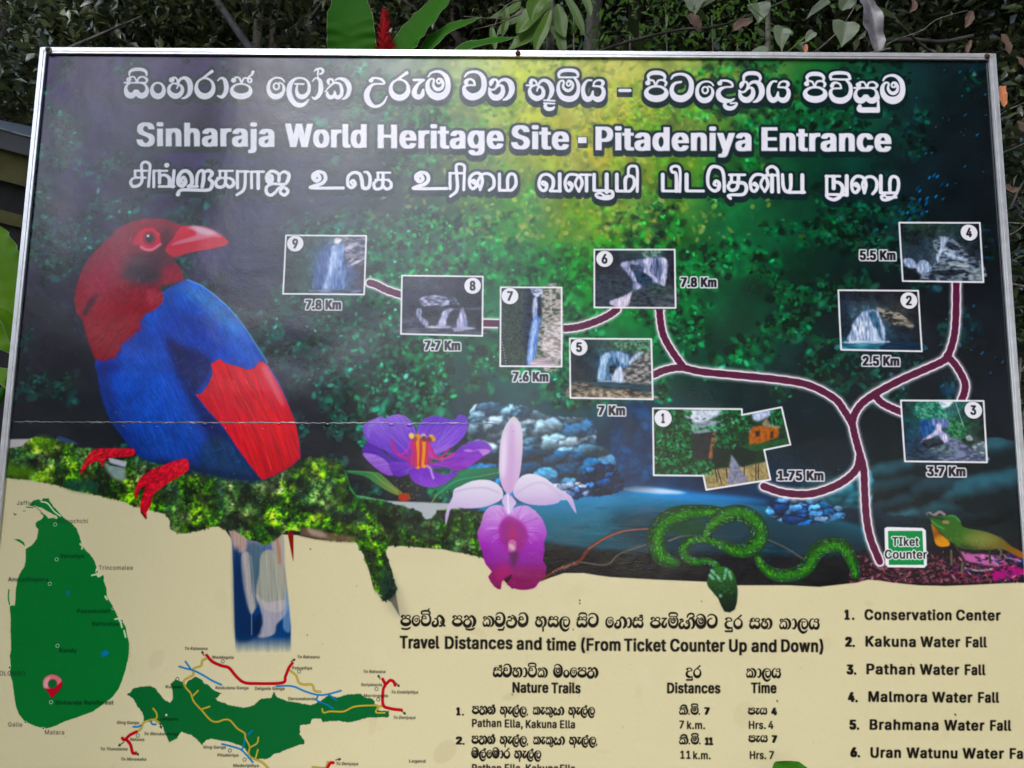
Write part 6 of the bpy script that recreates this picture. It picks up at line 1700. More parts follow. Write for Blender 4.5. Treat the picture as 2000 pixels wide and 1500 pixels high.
def leaf_mesh(mid, width, normal, shape='oval', fold=.18, wave=.04, seed=0, nu=12, nv=4, droop=0.0):
    """blade along the points mid, facing normal; half sections rise from the midrib by fold"""
    r = random.Random(seed)
    P = curve_pts(mid, 6) if len(mid) > 2 else [Vector(mid[0]).lerp(Vector(mid[1]), i / 12) for i in range(13)]
    tt = np.linspace(0, len(P) - 1, nu + 1)
    P = [P[int(t)].lerp(P[min(int(t) + 1, len(P) - 1)], t - int(t)) for t in tt]
    N = Vector(normal).normalized()
    ph = r.random() * 6
    V, F = [], []
    for i, p in enumerate(P):
        d = (P[min(i + 1, nu)] - P[max(i - 1, 0)]).normalized()
        s = d.cross(N).normalized()
        nn = s.cross(d).normalized()
        w = width * .5 * np.interp(i / nu, *zip(*WID[shape]))
        for k in range(-nv, nv + 1):
            q = k / nv
            h = abs(q) * fold * w - droop * w * q * q + wave * width * math.sin(i * 1.1 + ph + (2 if k > 0 else 0)) * q * q
            h -= .012 * width * (k == 0)
            h += .010 * width * math.sin(i * 46 / nu - abs(q) * 5)
            V.append(p + s * (q * w) + nn * h)
    m = 2 * nv + 1
    for i in range(nu):
        for k in range(m - 1):
            F.append((i * m + k, i * m + k + 1, (i + 1) * m + k + 1, (i + 1) * m + k))
    return V, F


def scatter(n, box_fn, size, seed, elong=(2, 3), flat=.5):
    """n folded leaves (4 triangles each) as one mesh's data"""
    r = np.random.RandomState(seed)
    P = box_fn(r, n)
    a = r.rand(n) * 6.283
    el = r.normal(-.2, flat, n)
    D = np.column_stack([np.cos(a) * np.cos(el), np.sin(a) * np.cos(el), np.sin(el)])
    U_ = r.normal(0, 1, (n, 3)) * [.6, .6, .3] + [0, 0, 1]
    S = np.cross(D, U_)
    S /= np.linalg.norm(S, axis=1)[:, None] + 1e-9
    Nn = np.cross(S, D)
    L = (size * r.uniform(.6, 1.4, n))[:, None]
    Wd = L / r.uniform(elong[0], elong[1], n)[:, None] * .5
    a0, a1 = P, P + D * L
    m = P + D * L * .45
    V = np.stack([a0, m + S * Wd + Nn * Wd * .35, a1 - Nn * L * .12, m - S * Wd + Nn * Wd * .35, m - Nn * 0], 1).reshape(-1, 3)
    i = np.arange(n) * 5
    F = np.concatenate([np.stack([i, i + 1, i + 4], 1), np.stack([i + 1, i + 2, i + 4], 1), np.stack([i, i + 4, i + 3], 1), np.stack([i + 4, i + 2, i + 3], 1)])
    return V, F


def np_obj(name, V, F, mat, parent=None):
    me = bpy.data.meshes.new(name)
    me.vertices.add(len(V))
    me.vertices.foreach_set('co', np.asarray(V, np.float32).ravel())
    k = F.shape[1]
    me.loops.add(F.size)
    me.loops.foreach_set('vertex_index', F.astype(np.int32).ravel())
    me.polygons.add(len(F))
    me.polygons.foreach_set('loop_start', np.arange(0, F.size, k, dtype=np.int32))
    me.update(calc_edges=True)
    me.materials.append(mat)
    o = bpy.data.objects.new(name, me)
    C.objects.link(o)
    if parent:
        o.parent = parent
    return o


# ================================================================ materials
M = {}
M['alu'] = mat_noise('aluminium', (.60, .60, .61), (.70, .70, .72), 40, .3, .5, .6, .04, 220, stretch=(1, 1, 1))
M['seam_glint'] = mat_noise('seam_glint', (.05, .05, .06), (.55, .54, .56), 34, .3, .5, 0, 0, 60, 6, stretch=(1, 1, 8), mid=(.55, .70))  # pale broken streaks paint bright highlight lines along the seam
M['steel'] = mat_noise('washer_steel', (.45, .45, .47), (.6, .6, .62), 60, .35, .5, .9)
M['rust'] = mat_noise('rusty_head', (.035, .014, .010), (.10, .035, .018), 300, .75, .3, 0, .6, 500)
M['earth'] = mat_noise('earth', (.04, .028, .018), (.11, .085, .055), 1.6, .95, .2, 0, .6, 14, 8)
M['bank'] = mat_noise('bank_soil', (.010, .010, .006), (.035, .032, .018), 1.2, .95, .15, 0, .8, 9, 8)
M['bark'] = mat_noise('bark', (.025, .022, .018), (.09, .08, .065), 9, .9, .2, 0, .8, 30, 6, stretch=(1, 1, .25))
M['twig'] = mat_noise('twig_bark', (.05, .042, .033), (.20, .18, .15), 30, .85, .2)
M['roof'] = mat_noise('roof_sheet', (.016, .018, .018), (.032, .034, .034), 5, .5, .4)
M['roofedge'] = mat_noise('roof_edge', (.12, .13, .13), (.22, .24, .24), 20, .5, .5)
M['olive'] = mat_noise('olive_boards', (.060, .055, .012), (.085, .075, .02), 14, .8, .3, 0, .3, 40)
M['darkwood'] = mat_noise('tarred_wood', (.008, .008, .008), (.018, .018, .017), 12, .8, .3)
M['l_forest'] = mat_leaf('forest_leaf', (.020, .026, .013), (.11, .13, .05), .3, .25, 1.2, .6)
M['l_shade'] = mat_leaf('deep_green_leaf', (.008, .012, .006), (.03, .04, .016), .5, .1, 1.2, .2)
M['l_bush'] = mat_leaf('bush_leaf', (.012, .022, .007), (.06, .085, .02), .38, .3, 1.5)
M['l_ginger'] = mat_leaf('ginger_leaf', (.018, .11, .006), (.045, .19, .010), .58, .45, 3, .12)
M['l_bright'] = mat_leaf('bright_leaf', (.09, .23, .006), (.17, .36, .015), .5, .5, 3, .2)
M['l_pale'] = mat_leaf('pale_leaf', (.10, .18, .04), (.20, .29, .09), .5, .5, 5)
M['l_lime'] = mat_leaf('lime_leaf', (.08, .17, .02), (.16, .28, .04), .42, .5, 5)
M['l_grey'] = mat_leaf('grey_green_leaf', (.08, .11, .06), (.17, .21, .13), .5, .25, 8)
M['l_dead'] = mat_leaf('dead_leaf', (.06, .035, .025), (.17, .10, .075), .7, .2, 10, .3)
M['l_orange'] = mat_leaf('orange_dead_leaf', (.42, .13, .045), (.55, .20, .08), .6, .2, 8, .3)
M['l_silver'] = mat_leaf('silvery_dead_leaf', (.04, .036, .04), (.20, .19, .20), .36, .1, 30, .5)
M['bract'] = mat_leaf('red_bract', (.42, .006, .012), (.62, .02, .03), .35, .3, 30)
M['anther'] = mat_leaf('cream_anther', (.6, .5, .3), (.75, .7, .55), .5, .3, 30)
M['rim'] = mat_leaf('leaf_rim', (.30, .38, .16), (.42, .5, .25), .45, .4, 30)


# ================================================================ ground and forest slope
def ground():
    n = 60
    xs = np.concatenate([np.linspace(-60, -12, 9)[:-1], np.linspace(-12, 12, 49), np.linspace(12, 60, 9)[1:]])
    ys = np.concatenate([np.linspace(-60, -8, 9)[:-1], np.linspace(-8, 12, 41), np.linspace(12, 60, 9)[1:]])
    V = []
    for y in ys:
        for x in xs:
            z = .04 * math.sin(x * 1.3) * math.cos(y * .9) - .02
            if y > 2.6:
                t = min((y - 2.6) / 8.5, 1)
                z += 10.5 * t ** 1.15 + .25 * math.sin(x * 2.1 + y) * t + max(0, y - 11.1) * .5 * (1 if y < 30 else 0) + (9.45 if y >= 30 else 0)
            V.append((x, y, z))
    w = len(xs)
    F = [(j * w + i, j * w + i + 1, (j + 1) * w + i + 1, (j + 1) * w + i) for j in range(len(ys) - 1) for i in range(w - 1)]
    o = obj('ground', V, F, [M['earth'], M['bank']], smooth=True)
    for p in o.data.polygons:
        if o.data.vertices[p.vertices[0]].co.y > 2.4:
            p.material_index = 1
    o['kind'] = 'structure'


ground()


# ================================================================ the sign
SURF = {}


def sheet_y(x, z):
    """the print's own waviness at a point of the sign"""
    g = SURF['g']
    i = int(round((x + W_BOARD / 2) / W_BOARD * (g.shape[1] - 1)))
    j = int(round((z - TOP + H_BOARD) / H_BOARD * (g.shape[0] - 1)))
    return g[min(max(j, 0), g.shape[0] - 1), min(max(i, 0), g.shape[1] - 1)]


def make_sign():
    s = thing('information_board', 'large printed forest information board in an aluminium frame, bird picture on its left', 'information board', (0, 0, 0))
    zt, zb, hx = TOP, TOP - H_BOARD, W_BOARD / 2
    # print: a sheet with shallow waves
    nx, nz = 120, 96
    r = np.random.RandomState(4)
    wn_ = noise(nz + 1, nx + 1, 26, 77, 3) - .5
    wv2 = noise(nz + 1, nx + 1, 5, 78, 2) - .5
    gate = np.clip((noise(nz + 1, nx + 1, 20, 79, 2) - .5) * 6, 0, 1)
    wn_ = wn_ + wv2 * gate * .16
    V, UVs = [], []
    gx_, gz_ = np.meshgrid(np.arange(nx + 1) * W_BOARD / nx - hx, zb + np.arange(nz + 1) * H_BOARD / nz)
    rd = np.random.RandomState(12)
    dents = [(630, 760, 3.4, .05), (700, 640, -3, .045), (560, 690, -2.2, .035), (80, 640, 2.6, .05), (330, 380, -3, .08), (450, 250, 3.2, .1), (760, 330, -2.5, .08), (250, 130, 2.6, .07), (600, 150, -2.4, .06), (690, 720, 2.4, .03), (120, 420, -2, .06)]
    dents += [(rd.uniform(60, 1940), rd.uniform(130, 1450), rd.normal(0, .9), rd.uniform(.02, .06)) for _ in range(44)]
    for a_, b_, amp_, sg_ in dents:
        c_ = at(a_, b_, 0)
        th_ = rd.rand() * 3.1
        dx_, dz_ = gx_ - c_.x, gz_ - c_.z
        p_, q_ = dx_ * math.cos(th_) + dz_ * math.sin(th_), -dx_ * math.sin(th_) + dz_ * math.cos(th_)
        wn_ = wn_ + amp_ * .055 * np.exp(-(p_ / sg_) ** 2 / 2 - (q_ / (sg_ * 1.9)) ** 2 / 2)
    SURF['g'] = np.zeros((nz + 1, nx + 1))
    for j in range(nz + 1):
        for i in range(nx + 1):
            x, z = -hx + W_BOARD * i / nx, zb + H_BOARD * j / nz
            e = min(i, nx - i, j, nz - j) / 6
            y = min(-wn_[j, i] * .010 * min(e, 1), .0045)
            SURF['g'][j, i] = y
            V.append((x, y, z))
            UVs.append((i / nx, j / nz))
    w = nx + 1
    F = [(j * w + i, j * w + i + 1, (j + 1) * w + i + 1, (j + 1) * w + i) for j in range(nz) for i in range(nx)]
    p = obj('printed_sheet', V, F, M['print'], s, True)
    uv = p.data.uv_layers.new(name='UVMap')
    lv = np.zeros(len(p.data.loops), np.int32)
    p.data.loops.foreach_get('vertex_index', lv)
    uv.data.foreach_set('uv', np.array(UVs, np.float32)[lv].ravel())
    # backing board
    v, f = box(-hx + .004, hx - .004, .007, .0165, zb + .004, zt - .004)
    obj('backing_board', v, f, M['darkwood'], s)
    # mitred frame bars with a lip and a bead
    W_, g = .0165, .0005
    prof = [(0, -.0085), (.0012, -.0095), (W_ * .62, -.0095), (W_ * .66, -.0080), (W_ - .001, -.0080), (W_, -.0066), (W_, -.0015), (0, .018)]
    ctr = [((-hx, zt), (hx, zt), (0, -1)), ((hx, zb), (-hx, zb), (0, 1)), ((-hx, zb), (-hx, zt), (1, 0)), ((hx, zt), (hx, zb), (-1, 0))]
    for a, b, n in ctr:
        a, b, n = Vector(a), Vector(b), Vector(n)
        d = (b - a).normalized()
        V = []
        for end, sg in ((a, 1), (b, -1)):
            for q, y in prof:
                c = end + n * q + d * sg * (q + g)
                V.append((c.x, y, c.y))
        k = len(prof)
        F = [(i, (i + 1) % k, k + (i + 1) % k, k + i) for i in range(k)] + [tuple(range(k))[::-1], tuple(range(k, 2 * k))]
        o = obj('frame_bar', V, F, M['alu'], s)
        bm = bmesh.new()
        bm.from_mesh(o.data)
        bmesh.ops.recalc_face_normals(bm, faces=bm.faces)
        bm.to_mesh(o.data)
        bm.free()
    # screws through the upper bar
    for u, v, wash in ((99, 101.5, 1), (1011.7, 108, 0), (1923, 114, 0)):
        c = at(u, v, 0)
        c = Vector((c.x, -.0095, TOP - .0088))
        if wash:
            V, F = [], []
            n = 24
            for rr, y in ((.0085, -.0005), (.0085, -.0022), (.0035, -.0026)):
                V += [c + Vector((rr * math.cos(t * 2 * math.pi / n), y, rr * math.sin(t * 2 * math.pi / n))) for t in range(n)]
            for q in range(2):
                F += [(q * n + t, q * n + (t + 1) % n, (q + 1) * n + (t + 1) % n, (q + 1) * n + t) for t in range(n)]
            obj('washer', V, F, M['steel'], s, True)
        V, F = [], []
        n, rings = 16, 5
        for q in range(rings):
            t = q / (rings - 1) * math.pi / 2
            rr = .0066 * math.cos(t) + .0001
            for k in range(n):
                a = k * 2 * math.pi / n
                V.append(c + Vector((rr * math.cos(a) * (1 + .07 * math.sin(5 * a)), -.001 - .0048 * math.sin(t), rr * math.sin(a) * (1 + .06 * math.cos(3 * a)))))
        for q in range(rings - 1):
            F += [(q * n + k, q * n + (k + 1) % n, (q + 1) * n + (k + 1) % n, (q + 1) * n + k) for k in range(n)]
        F.append(tuple((rings - 1) * n + k for k in range(n)))
        obj('screw', V, F, M['rust'], s, True)
    # overlap seam of the two print widths: a crinkled raised edge and small trapped bubbles
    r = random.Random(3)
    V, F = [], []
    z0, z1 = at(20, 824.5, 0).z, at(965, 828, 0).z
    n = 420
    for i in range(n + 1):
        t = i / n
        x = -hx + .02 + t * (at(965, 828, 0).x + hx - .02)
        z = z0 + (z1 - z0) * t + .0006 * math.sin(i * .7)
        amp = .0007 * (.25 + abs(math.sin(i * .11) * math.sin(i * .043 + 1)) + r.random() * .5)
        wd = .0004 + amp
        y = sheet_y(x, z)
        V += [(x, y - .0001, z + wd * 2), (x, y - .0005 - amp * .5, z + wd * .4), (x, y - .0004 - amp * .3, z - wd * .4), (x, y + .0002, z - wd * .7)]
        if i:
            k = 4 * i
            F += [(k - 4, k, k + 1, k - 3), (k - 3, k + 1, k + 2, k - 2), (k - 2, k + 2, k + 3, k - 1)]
    o = obj('seam', V, F, M['seam_glint'], s, True)
    V, F = [], []
    for u, v, rr in ((240, 833, .004), (305, 834, .004), (372, 837, .003), (440, 837, .004), (512, 838, .003), (180, 827, .003), (290, 826, .003), (400, 829, .006), (545, 828, .004), (590, 830, .004), (640, 829, .007), (765, 829, .006), (800, 830, .007),
                     (850, 839, .002), (900, 831, .003), (655, 832, .003), (60, 828, .003), (1003, 842, .003), (930, 841, .002), (150, 830, .002), (720, 835, .003), (225, 806, .003), (480, 839, .002)):
        c = at(u, v, 0)
        b = len(V)
        n = 10
        for q in range(4):
            t = q / 3 * math.pi / 2
            for k in range(n):
                a = k * 2 * math.pi / n
                V.append((c.x + rr * math.cos(t) * math.cos(a) * 1.3, sheet_y(c.x, c.z) + .0003 - rr * .42 * math.sin(t), c.z + rr * math.cos(t) * math.sin(a) * .7))
        for q in range(3):
            F += [(b + q * n + k, b + q * n + (k + 1) % n, b + (q + 1) * n + (k + 1) % n, b + (q + 1) * n + k) for k in range(n)]
    o = obj('bubbles', V, F, M['print'], s, True)
    o['kind'] = 'stuff'
    project_uv(o)
    # posts and back rails carrying the board
    for x in (-.95, .95):
        v, f = box(x - .03, x + .03, .02, .08, -.4, TOP - .1)
        obj('post', v, f, M['steel'], s)
    for z in (TOP - .35, zb + .3):
        v, f = box(-hx + .05, hx - .05, .0168, .0196, z - .025, z + .025)
        obj('rail', v, f, M['steel'], s)
    return s


def project_uv(o):
    uv = o.data.uv_layers.new(name='UVMap')
    for l in o.data.loops:
        c = o.data.vertices[l.vertex_index].co
        uv.data[l.index].uv = ((c.x + W_BOARD / 2) / W_BOARD, (c.z - TOP + H_BOARD) / H_BOARD)


def print_material():
    img = bpy.data.images.new('sign_print', TW, TH)
    buf = np.ones((TH, TW, 4), np.float32)
    buf[..., :3] = np.clip(IMG[::-1], 0, 1)
    img.pixels.foreach_set(buf.ravel())
    img.update()
    img.pack()
    m, t, b = node_mat('glossy_vinyl_print', .3, .42)
    tx = t.nodes.new('ShaderNodeTexImage')
    tx.image = img
    tx.interpolation = 'Cubic'
    hv = t.nodes.new('ShaderNodeHueSaturation')
    hv.inputs['Value'].default_value = PRINT_GAIN
    hv.inputs['Saturation'].default_value = 1.12
    t.links.new(tx.outputs[0], hv.inputs['Color'])
    t.links.new(hv.outputs[0], b.inputs['Base Color'])
    tc = t.nodes.new('ShaderNodeTexCoord')
    n1 = t.nodes.new('ShaderNodeTexNoise')
    n1.inputs['Scale'].default_value = 260
    n1.inputs['Detail'].default_value = 3
    n2 = t.nodes.new('ShaderNodeTexNoise')
    n2.inputs['Scale'].default_value = 5
    n2.inputs['Detail'].default_value = 4
    for n in (n1, n2):
        t.links.new(tc.outputs['Object'], n.inputs['Vector'])
    b1 = t.nodes.new('ShaderNodeBump')
    b1.inputs['Strength'].default_value, b1.inputs['Distance'].default_value = .2, .001
    b2 = t.nodes.new('ShaderNodeBump')
    b2.inputs['Strength'].default_value, b2.inputs['Distance'].default_value = .35, .01
    t.links.new(n2.outputs[0], b2.inputs['Height'])
    t.links.new(n1.outputs[0], b1.inputs['Height'])
    t.links.new(b2.outputs[0], b1.inputs['Normal'])
    t.links.new(b1.outputs[0], b.inputs['Normal'])
    # grime: roughness varies
    rr = t.nodes.new('ShaderNodeMapRange')
    rr.inputs['To Min'].default_value, rr.inputs['To Max'].default_value = .17, .27
    n3 = t.nodes.new('ShaderNodeTexNoise')
    n3.inputs['Scale'].default_value = 2.2
    n3.inputs['Detail'].default_value = 6
    t.links.new(tc.outputs['Object'], n3.inputs['Vector'])
    t.links.new(n3.outputs[0], rr.inputs[0])
    t.links.new(rr.outputs[0], b.inputs['Roughness'])
    return m


# PAINT
paint_forest()
paint_water()
paint_cream()
paint_tail()
paint_branch()
paint_bird()
paint_flower()
paint_animals()
IMG[:] = blur(IMG, .7)
paint_trail()
paint_insets()
paint_maps()
paint_print()
paint_titles()
IMG[:] = np.clip(blur(IMG, .45) + rng.normal(0, .008, (TH, TW, 1)).astype(np.float32), 0, 1)
PRINT_GAIN = .86
M['print'] = print_material()
make_sign()


# ================================================================ plants close behind the board
def blade(parent, mid, width, mat, shape='oval', normal=(0, -1, .25), rim=False, name='leaf', **k):
    v, f = leaf_mesh(mid, width, normal, shape, **k)
    o = obj(name, rel(parent, v), f, mat, parent, True)
    if rim:
        nv = k.get('nv', 4)
        m = 2 * nv + 1
        for side in (0, m - 1):
            line_ = [v[i * m + side] for i in range(len(v) // m)]
            tv, tf = tube(line_, px(line_[0].y, .75), px(line_[0].y, .3), 4)
            obj('leaf_edge', [p for p in tv and rel(parent, tv)], tf, M['rim'], o, True)
    return o


def stem(parent, pts, r0, r1, mat=None, name='stem'):
    P = curve_pts(pts, 4) if len(pts) > 2 else [Vector(p) for p in pts]
    v, f = tube(P, r0, r1, 6)
    return obj(name, rel(parent, v), f, mat or M['twig'], parent, True)


def ginger():
    Y = .16
    b = at(740, 900, Y)
    g = thing('ginger_plant', 'broad leaved green ginger with a red flower spike behind the top of the board', 'plant', (b.x, Y, 0))
    W_ = lambda n, y=Y: px(y, n)
    base = Vector((b.x, Y, .02))
    stem(g, [base, (b.x - .03, Y + .03, 1.4), at(690, 190, Y)], .014, .009, M['l_ginger'])
    stem(g, [base + Vector((.03, 0, 0)), (b.x + .02, Y + .02, 1.4), at(752, 120, Y)], .012, .007, M['l_ginger'])
    stem(g, [base + Vector((.06, .03, 0)), (b.x + .1, Y + .05, 1.4), at(800, 180, Y + .03)], .013, .008, M['l_ginger'])
    blade(g, [at(694, 175, Y), at(688, 95, Y), at(684, 30, Y - .01), at(680, -75, Y + .05)], W_(101), M['l_ginger'], 'oval', (.1, -1, .2), True, seed=1, nu=44, fold=.12)
    blade(g, [at(770, 150, Y + .03), at(792, 88, Y + .03), at(836, 32, Y + .03), at(905, -42, Y + .06)], W_(62), M['l_ginger'], 'lance', (-.2, -1, .3), True, seed=2, nu=40)
    blade(g, [at(812, 135, Y + .05), at(840, 88, Y + .05), at(880, 56, Y + .05), at(942, 33, Y + .07)], W_(34), M['l_ginger'], 'lance', (-.1, -1, .5), True, seed=3, nu=16)
    blade(g, [at(850, 150, Y + .02), at(905, 96, Y + .02), at(960, 82, Y + .02), at(1012, 72, Y + .04)], W_(32), M['l_ginger'], 'lance', (0, -1, .7), True, seed=4, nu=16)
    # flower spike: spiral of bracts
    sp = stem(g, [at(752, 122, Y - .01), at(752, 60, Y - .01), at(750, 24, Y - .01)], W_(5), W_(2), M['bract'], 'flower_spike')
    r = random.Random(5)
    for k in range(64):
        t = k / 63
        c = at(752 - 2 * t, 112 - 86 * t, Y - .01)
        a = k * 2.4
        out = Vector((math.cos(a), math.sin(a) * .9, .45 + .6 * t)).normalized()
        L = W_(27 - 14 * t) * r.uniform(.8, 1.15)
        v, f = leaf_mesh([c + out * W_(3), c + out * L * .6, c + out * L + Vector((0, 0, L * .18))], W_(12 - 4.5 * t), Vector((-math.cos(a), -math.sin(a), 1.2)), 'lance', nu=4, nv=1, fold=.6, seed=k)
        obj('bract', rel(g, v), f, M['bract'], sp, True)
    # other leaves of the same clump seen past the left edge of the board
    return g


def left_plant():
    Y = .22
    b = at(-40, 1100, Y)
    g = thing('broad_leaved_plant', 'plant with large bright green leaves poking out past the left edge of the board', 'plant', (b.x, Y, 0))
    px_ = lambda n: px(Y, n)
    stem(g, [(b.x, Y, .02), at(-60, 1000, Y), at(40, 690, Y)], .014, .008, M['l_ginger'])
    blade(g, [at(52, 700, Y), at(22, 600, Y - .02), at(2, 520, Y - .02), at(-10, 435, Y)], px_(118), M['l_bright'], 'oval', (-.1, -1, .1), True, seed=11, nu=44)
    blade(g, [at(46, 690, Y - .03), at(24, 642, Y - .04), at(-2, 612, Y - .05), at(-50, 590, Y - .05)], px_(46), M['l_bright'], 'strap', (0, -.35, 1), True, seed=12, nu=12)
    blade(g, [at(48, 790, Y), at(24, 745, Y), at(-4, 733, Y), at(-60, 728, Y)], px_(36), M['l_bright'], 'oval', (0, -1, .4), True, seed=13, nu=12)


def pale_shrub():
    Y = .45
    b = at(1060, 900, Y)
    g = thing('drooping_shrub', 'shrub with drooping pale green leaves hanging above the middle of the board', 'shrub', (b.x, Y, 0))
    stem(g, [(b.x, Y + .1, .02), (b.x - .02, Y + .12, 1.6), at(1075, 60, Y + .1), at(1070, -60, Y + .05), at(1050, -120, Y)], .02, .008)
    for P, w, m, sh, nrm in (([(1050, -40), (1062, 0), (1030, 40), (1008, 66)], 44, 'l_lime', 'oval', (0, -1, .3)), ([(1052, 30), (1040, 60), (1015, 84), (992, 97)], 34, 'l_lime', 'oval', (0, -1, .4)), ([(1000, -20), (1010, 10), (984, 26), (950, 38)], 20, 'l_lime', 'lance', (0, -1, .2)),
                             ([(1088, 8), (1094, 36), (1096, 58), (1104, 74)], 30, 'l_pale', 'oval', (.1, -1, .1)), ([(1076, 52), (1092, 74), (1098, 92), (1106, 112)], 22, 'l_pale', 'oval', (.1, -1, .1)), ([(1098, -20), (1118, 14), (1132, 44), (1143, 72)], 20, 'l_pale', 'lance', (.1, -1, .1)),
                             ([(1070, -30), (1052, 0), (1040, 18), (1038, 44)], 36, 'l_lime', 'oval', (.3, -1, 0)), ([(960, 50), (962, 66), (966, 84), (966, 100)], 14, 'l_lime', 'lance', (0, -1, .1)), ([(986, 10), (988, 34), (985, 54), (980, 72)], 18, 'l_lime', 'lance', (.2, -1, .1)),
                             ([(1020, 20), (1004, 40), (986, 50), (970, 70)], 22, 'l_pale', 'oval', (0, -1, .5)), ([(1075, 20), (1060, 60), (1050, 80), (1046, 104)], 26, 'l_lime', 'oval', (.2, -1, .2)), ([(1120, -30), (1140, -6), (1150, 14), (1153, 34)], 18, 'l_pale', 'lance', (0, -1, .2))):
        y = Y + R.uniform(-.12, .12)
        blade(g, [at(a, c, y) for a, c in P], px(y, w), M[m], sh, nrm, seed=int(P[0][0]), nu=10, fold=.25, wave=.06)
    for P in ([(1072, -20), (1010, 30), (960, 36), (905, 32)], [(1074, -10), (1000, 5), (975, 30), (965, 55)], [(1060, 0), (1010, 28), (975, 45), (925, 58)]):
        stem(g, [at(a, c, Y) for a, c in P], px(Y, 2.2), px(Y, .9), name='twig')


def heart_vine():
    Y = .3
    b = at(1560, -200, Y + .5)
    g = thing('heart_leaved_vine', 'climbing vine with grey green heart shaped leaves dangling over the top right of the board', 'vine', (at(1480, 900, Y + .5).x, Y + .5, 0))
    stem(g, [(g.location.x, Y + .5, .02), (g.location.x + .1, Y + .6, 1.8), at(1500, -30, Y + .45), at(1560, -120, Y + .2), at(1640, -60, Y)], .012, .005)
    spec = [([(1358, -8), (1356, 8), (1357, 30)], 44, 'l_grey', .5), ([(1478, 6), (1482, 22), (1482, 46)], 52, 'l_grey', .25), ([(1530, 54), (1524, 72), (1527, 102)], 38, 'l_grey', .1), ([(1652, 42), (1648, 64), (1644, 92)], 58, 'l_grey', .3),
            ([(1392, -12), (1374, 4), (1350, 20)], 30, 'l_bush', .5), ([(1660, -4), (1648, 12), (1644, 22)], 34, 'l_grey', .5), ([(1560, 86), (1566, 94), (1575, 106)], 22, 'l_bush', .4), ([(1618, 0), (1596, 16), (1574, 38)], 20, 'l_grey', .55),
            ([(1500, 96), (1482, 98), (1462, 104)], 18, 'l_grey', .2), ([(1545, 60), (1520, 56), (1490, 60)], 14, 'l_bush', .5), ([(1590, 62), (1580, 72), (1572, 84)], 20, 'l_grey', .4), ([(1700, 20), (1730, 26), (1756, 40)], 20, 'l_bush', .6)]
    for P, w, m, y in spec:
        blade(g, [at(a, c, y) for a, c in P], px(y, w), M[m], 'heart', (R.uniform(-.2, .2), -1, R.uniform(.1, .4)), seed=int(P[0][0]), nu=12, nv=5, fold=.22, wave=.03)
    for P, y in (([(1450, -60), (1466, 10), (1520, 56)], .2), ([(1640, -30), (1672, 0), (1652, 42)], .3), ([(1455, -80), (1478, -20), (1478, 6)], .25), ([(1527, 100), (1524, 112), (1522, 106)], .05), ([(1575, 70), (1550, 92), (1524, 112)], .06), ([(1360, -60), (1362, -30), (1358, -8)], .45)):
        stem(g, [at(a, c, y) for a, c in P], px(y, 1.6), px(y, 1), M['l_lime'] if y < .26 else M['twig'], name='tendril')


def dead_leaves():
    g0 = 'dead leaves caught in the twigs behind the board'
    for i, (P, w, m, y, lab, sh) in enumerate((
            ([(1690, -4), (1700, 30), (1706, 66), (1718, 106)], 44, 'l_silver', .35, 'long silvery dried leaf hanging beside the large heart shaped leaf', 'strap'),
            ([(1958, 168), (1957, 182), (1959, 196), (1961, 209)], 17, 'l_orange', .12, 'small bright orange dead leaf just past the right edge of the board', 'strap'),
            ([(1348, 26), (1358, 46), (1366, 62)], 24, 'l_dead', .6, 'brown dead leaf hanging under the leftmost heart shaped leaf', 'oval'),
            ([(1470, 40), (1446, 48), (1430, 60)], 22, 'l_dead', .55, 'withered brown leaf left of the half green heart shaped leaf', 'oval'),
            ([(1898, 22), (1892, 38), (1886, 54)], 18, 'l_dead', .45, 'pinkish brown dead leaf above the top right corner of the board', 'oval'),
            ([(1897, 78), (1891, 92), (1888, 107)], 10, 'l_dead', .3, 'thin curled pinkish leaf touching the top bar near its right corner', 'lance'),
            ([(1955, 66), (1966, 86), (1972, 108)], 18, 'l_dead', .4, 'crumpled brown leaf just right of the top right corner of the board', 'oval'),
            ([(1782, -6), (1786, 14), (1777, 24)], 12, 'l_dead', .5, 'small reddish dead leaf at the top edge right of the silvery leaf', 'lance'),
            ([(1986, 110), (1996, 124), (2008, 142)], 14, 'l_dead', .35, 'brown leaf tip at the right edge above the orange leaf', 'lance'),
            ([(1965, 360), (1975, 372), (1990, 366)], 14, 'l_dead', .5, 'flat brown leaf beside the right bar at the height of the third title line', 'oval'),
            ([(1988, 236), (1996, 250), (2010, 262)], 18, 'l_dead', .6, 'brown leaf at the right edge under the small orange leaf', 'oval'),
            ([(1575, 86), (1574, 96), (1572, 108)], 8, 'l_orange', .3, 'tiny amber leaf standing on the top bar left of the large heart shaped leaf', 'lance'))):
        mid = [at(a, c, y) for a, c in P]
        v, f = leaf_mesh(mid, px(y, w), (.1 * (-1) ** i, -1, .2), sh, fold=.35, wave=.1, seed=40 + i, nu=12)
        o = obj('dead_leaf', rel_to(mid[0], v), f, M[m], None, True, mid[0])
        tag(o, lab, 'leaf', g0)
    mid = [at(1545, 1560, -.1), at(1552, 1520, -.1), at(1556, 1503, -.1), at(1560, 1488, -.1)]
    g = thing('low_plant', 'green leaf tip poking up in front of the bottom of the board', 'plant', (mid[0].x, -.1, 0))
    stem(g, [(mid[0].x, -.1, .01), mid[0]], .005, .003, M['l_ginger'])
    blade(g, mid, px(-.1, 84), M['l_ginger'], 'oval', (0, -1, 1.2), seed=50)


def rel_to(p, V):
    return [Vector(v) - p for v in V]


ginger()
left_plant()
pale_shrub()
heart_vine()
dead_leaves()


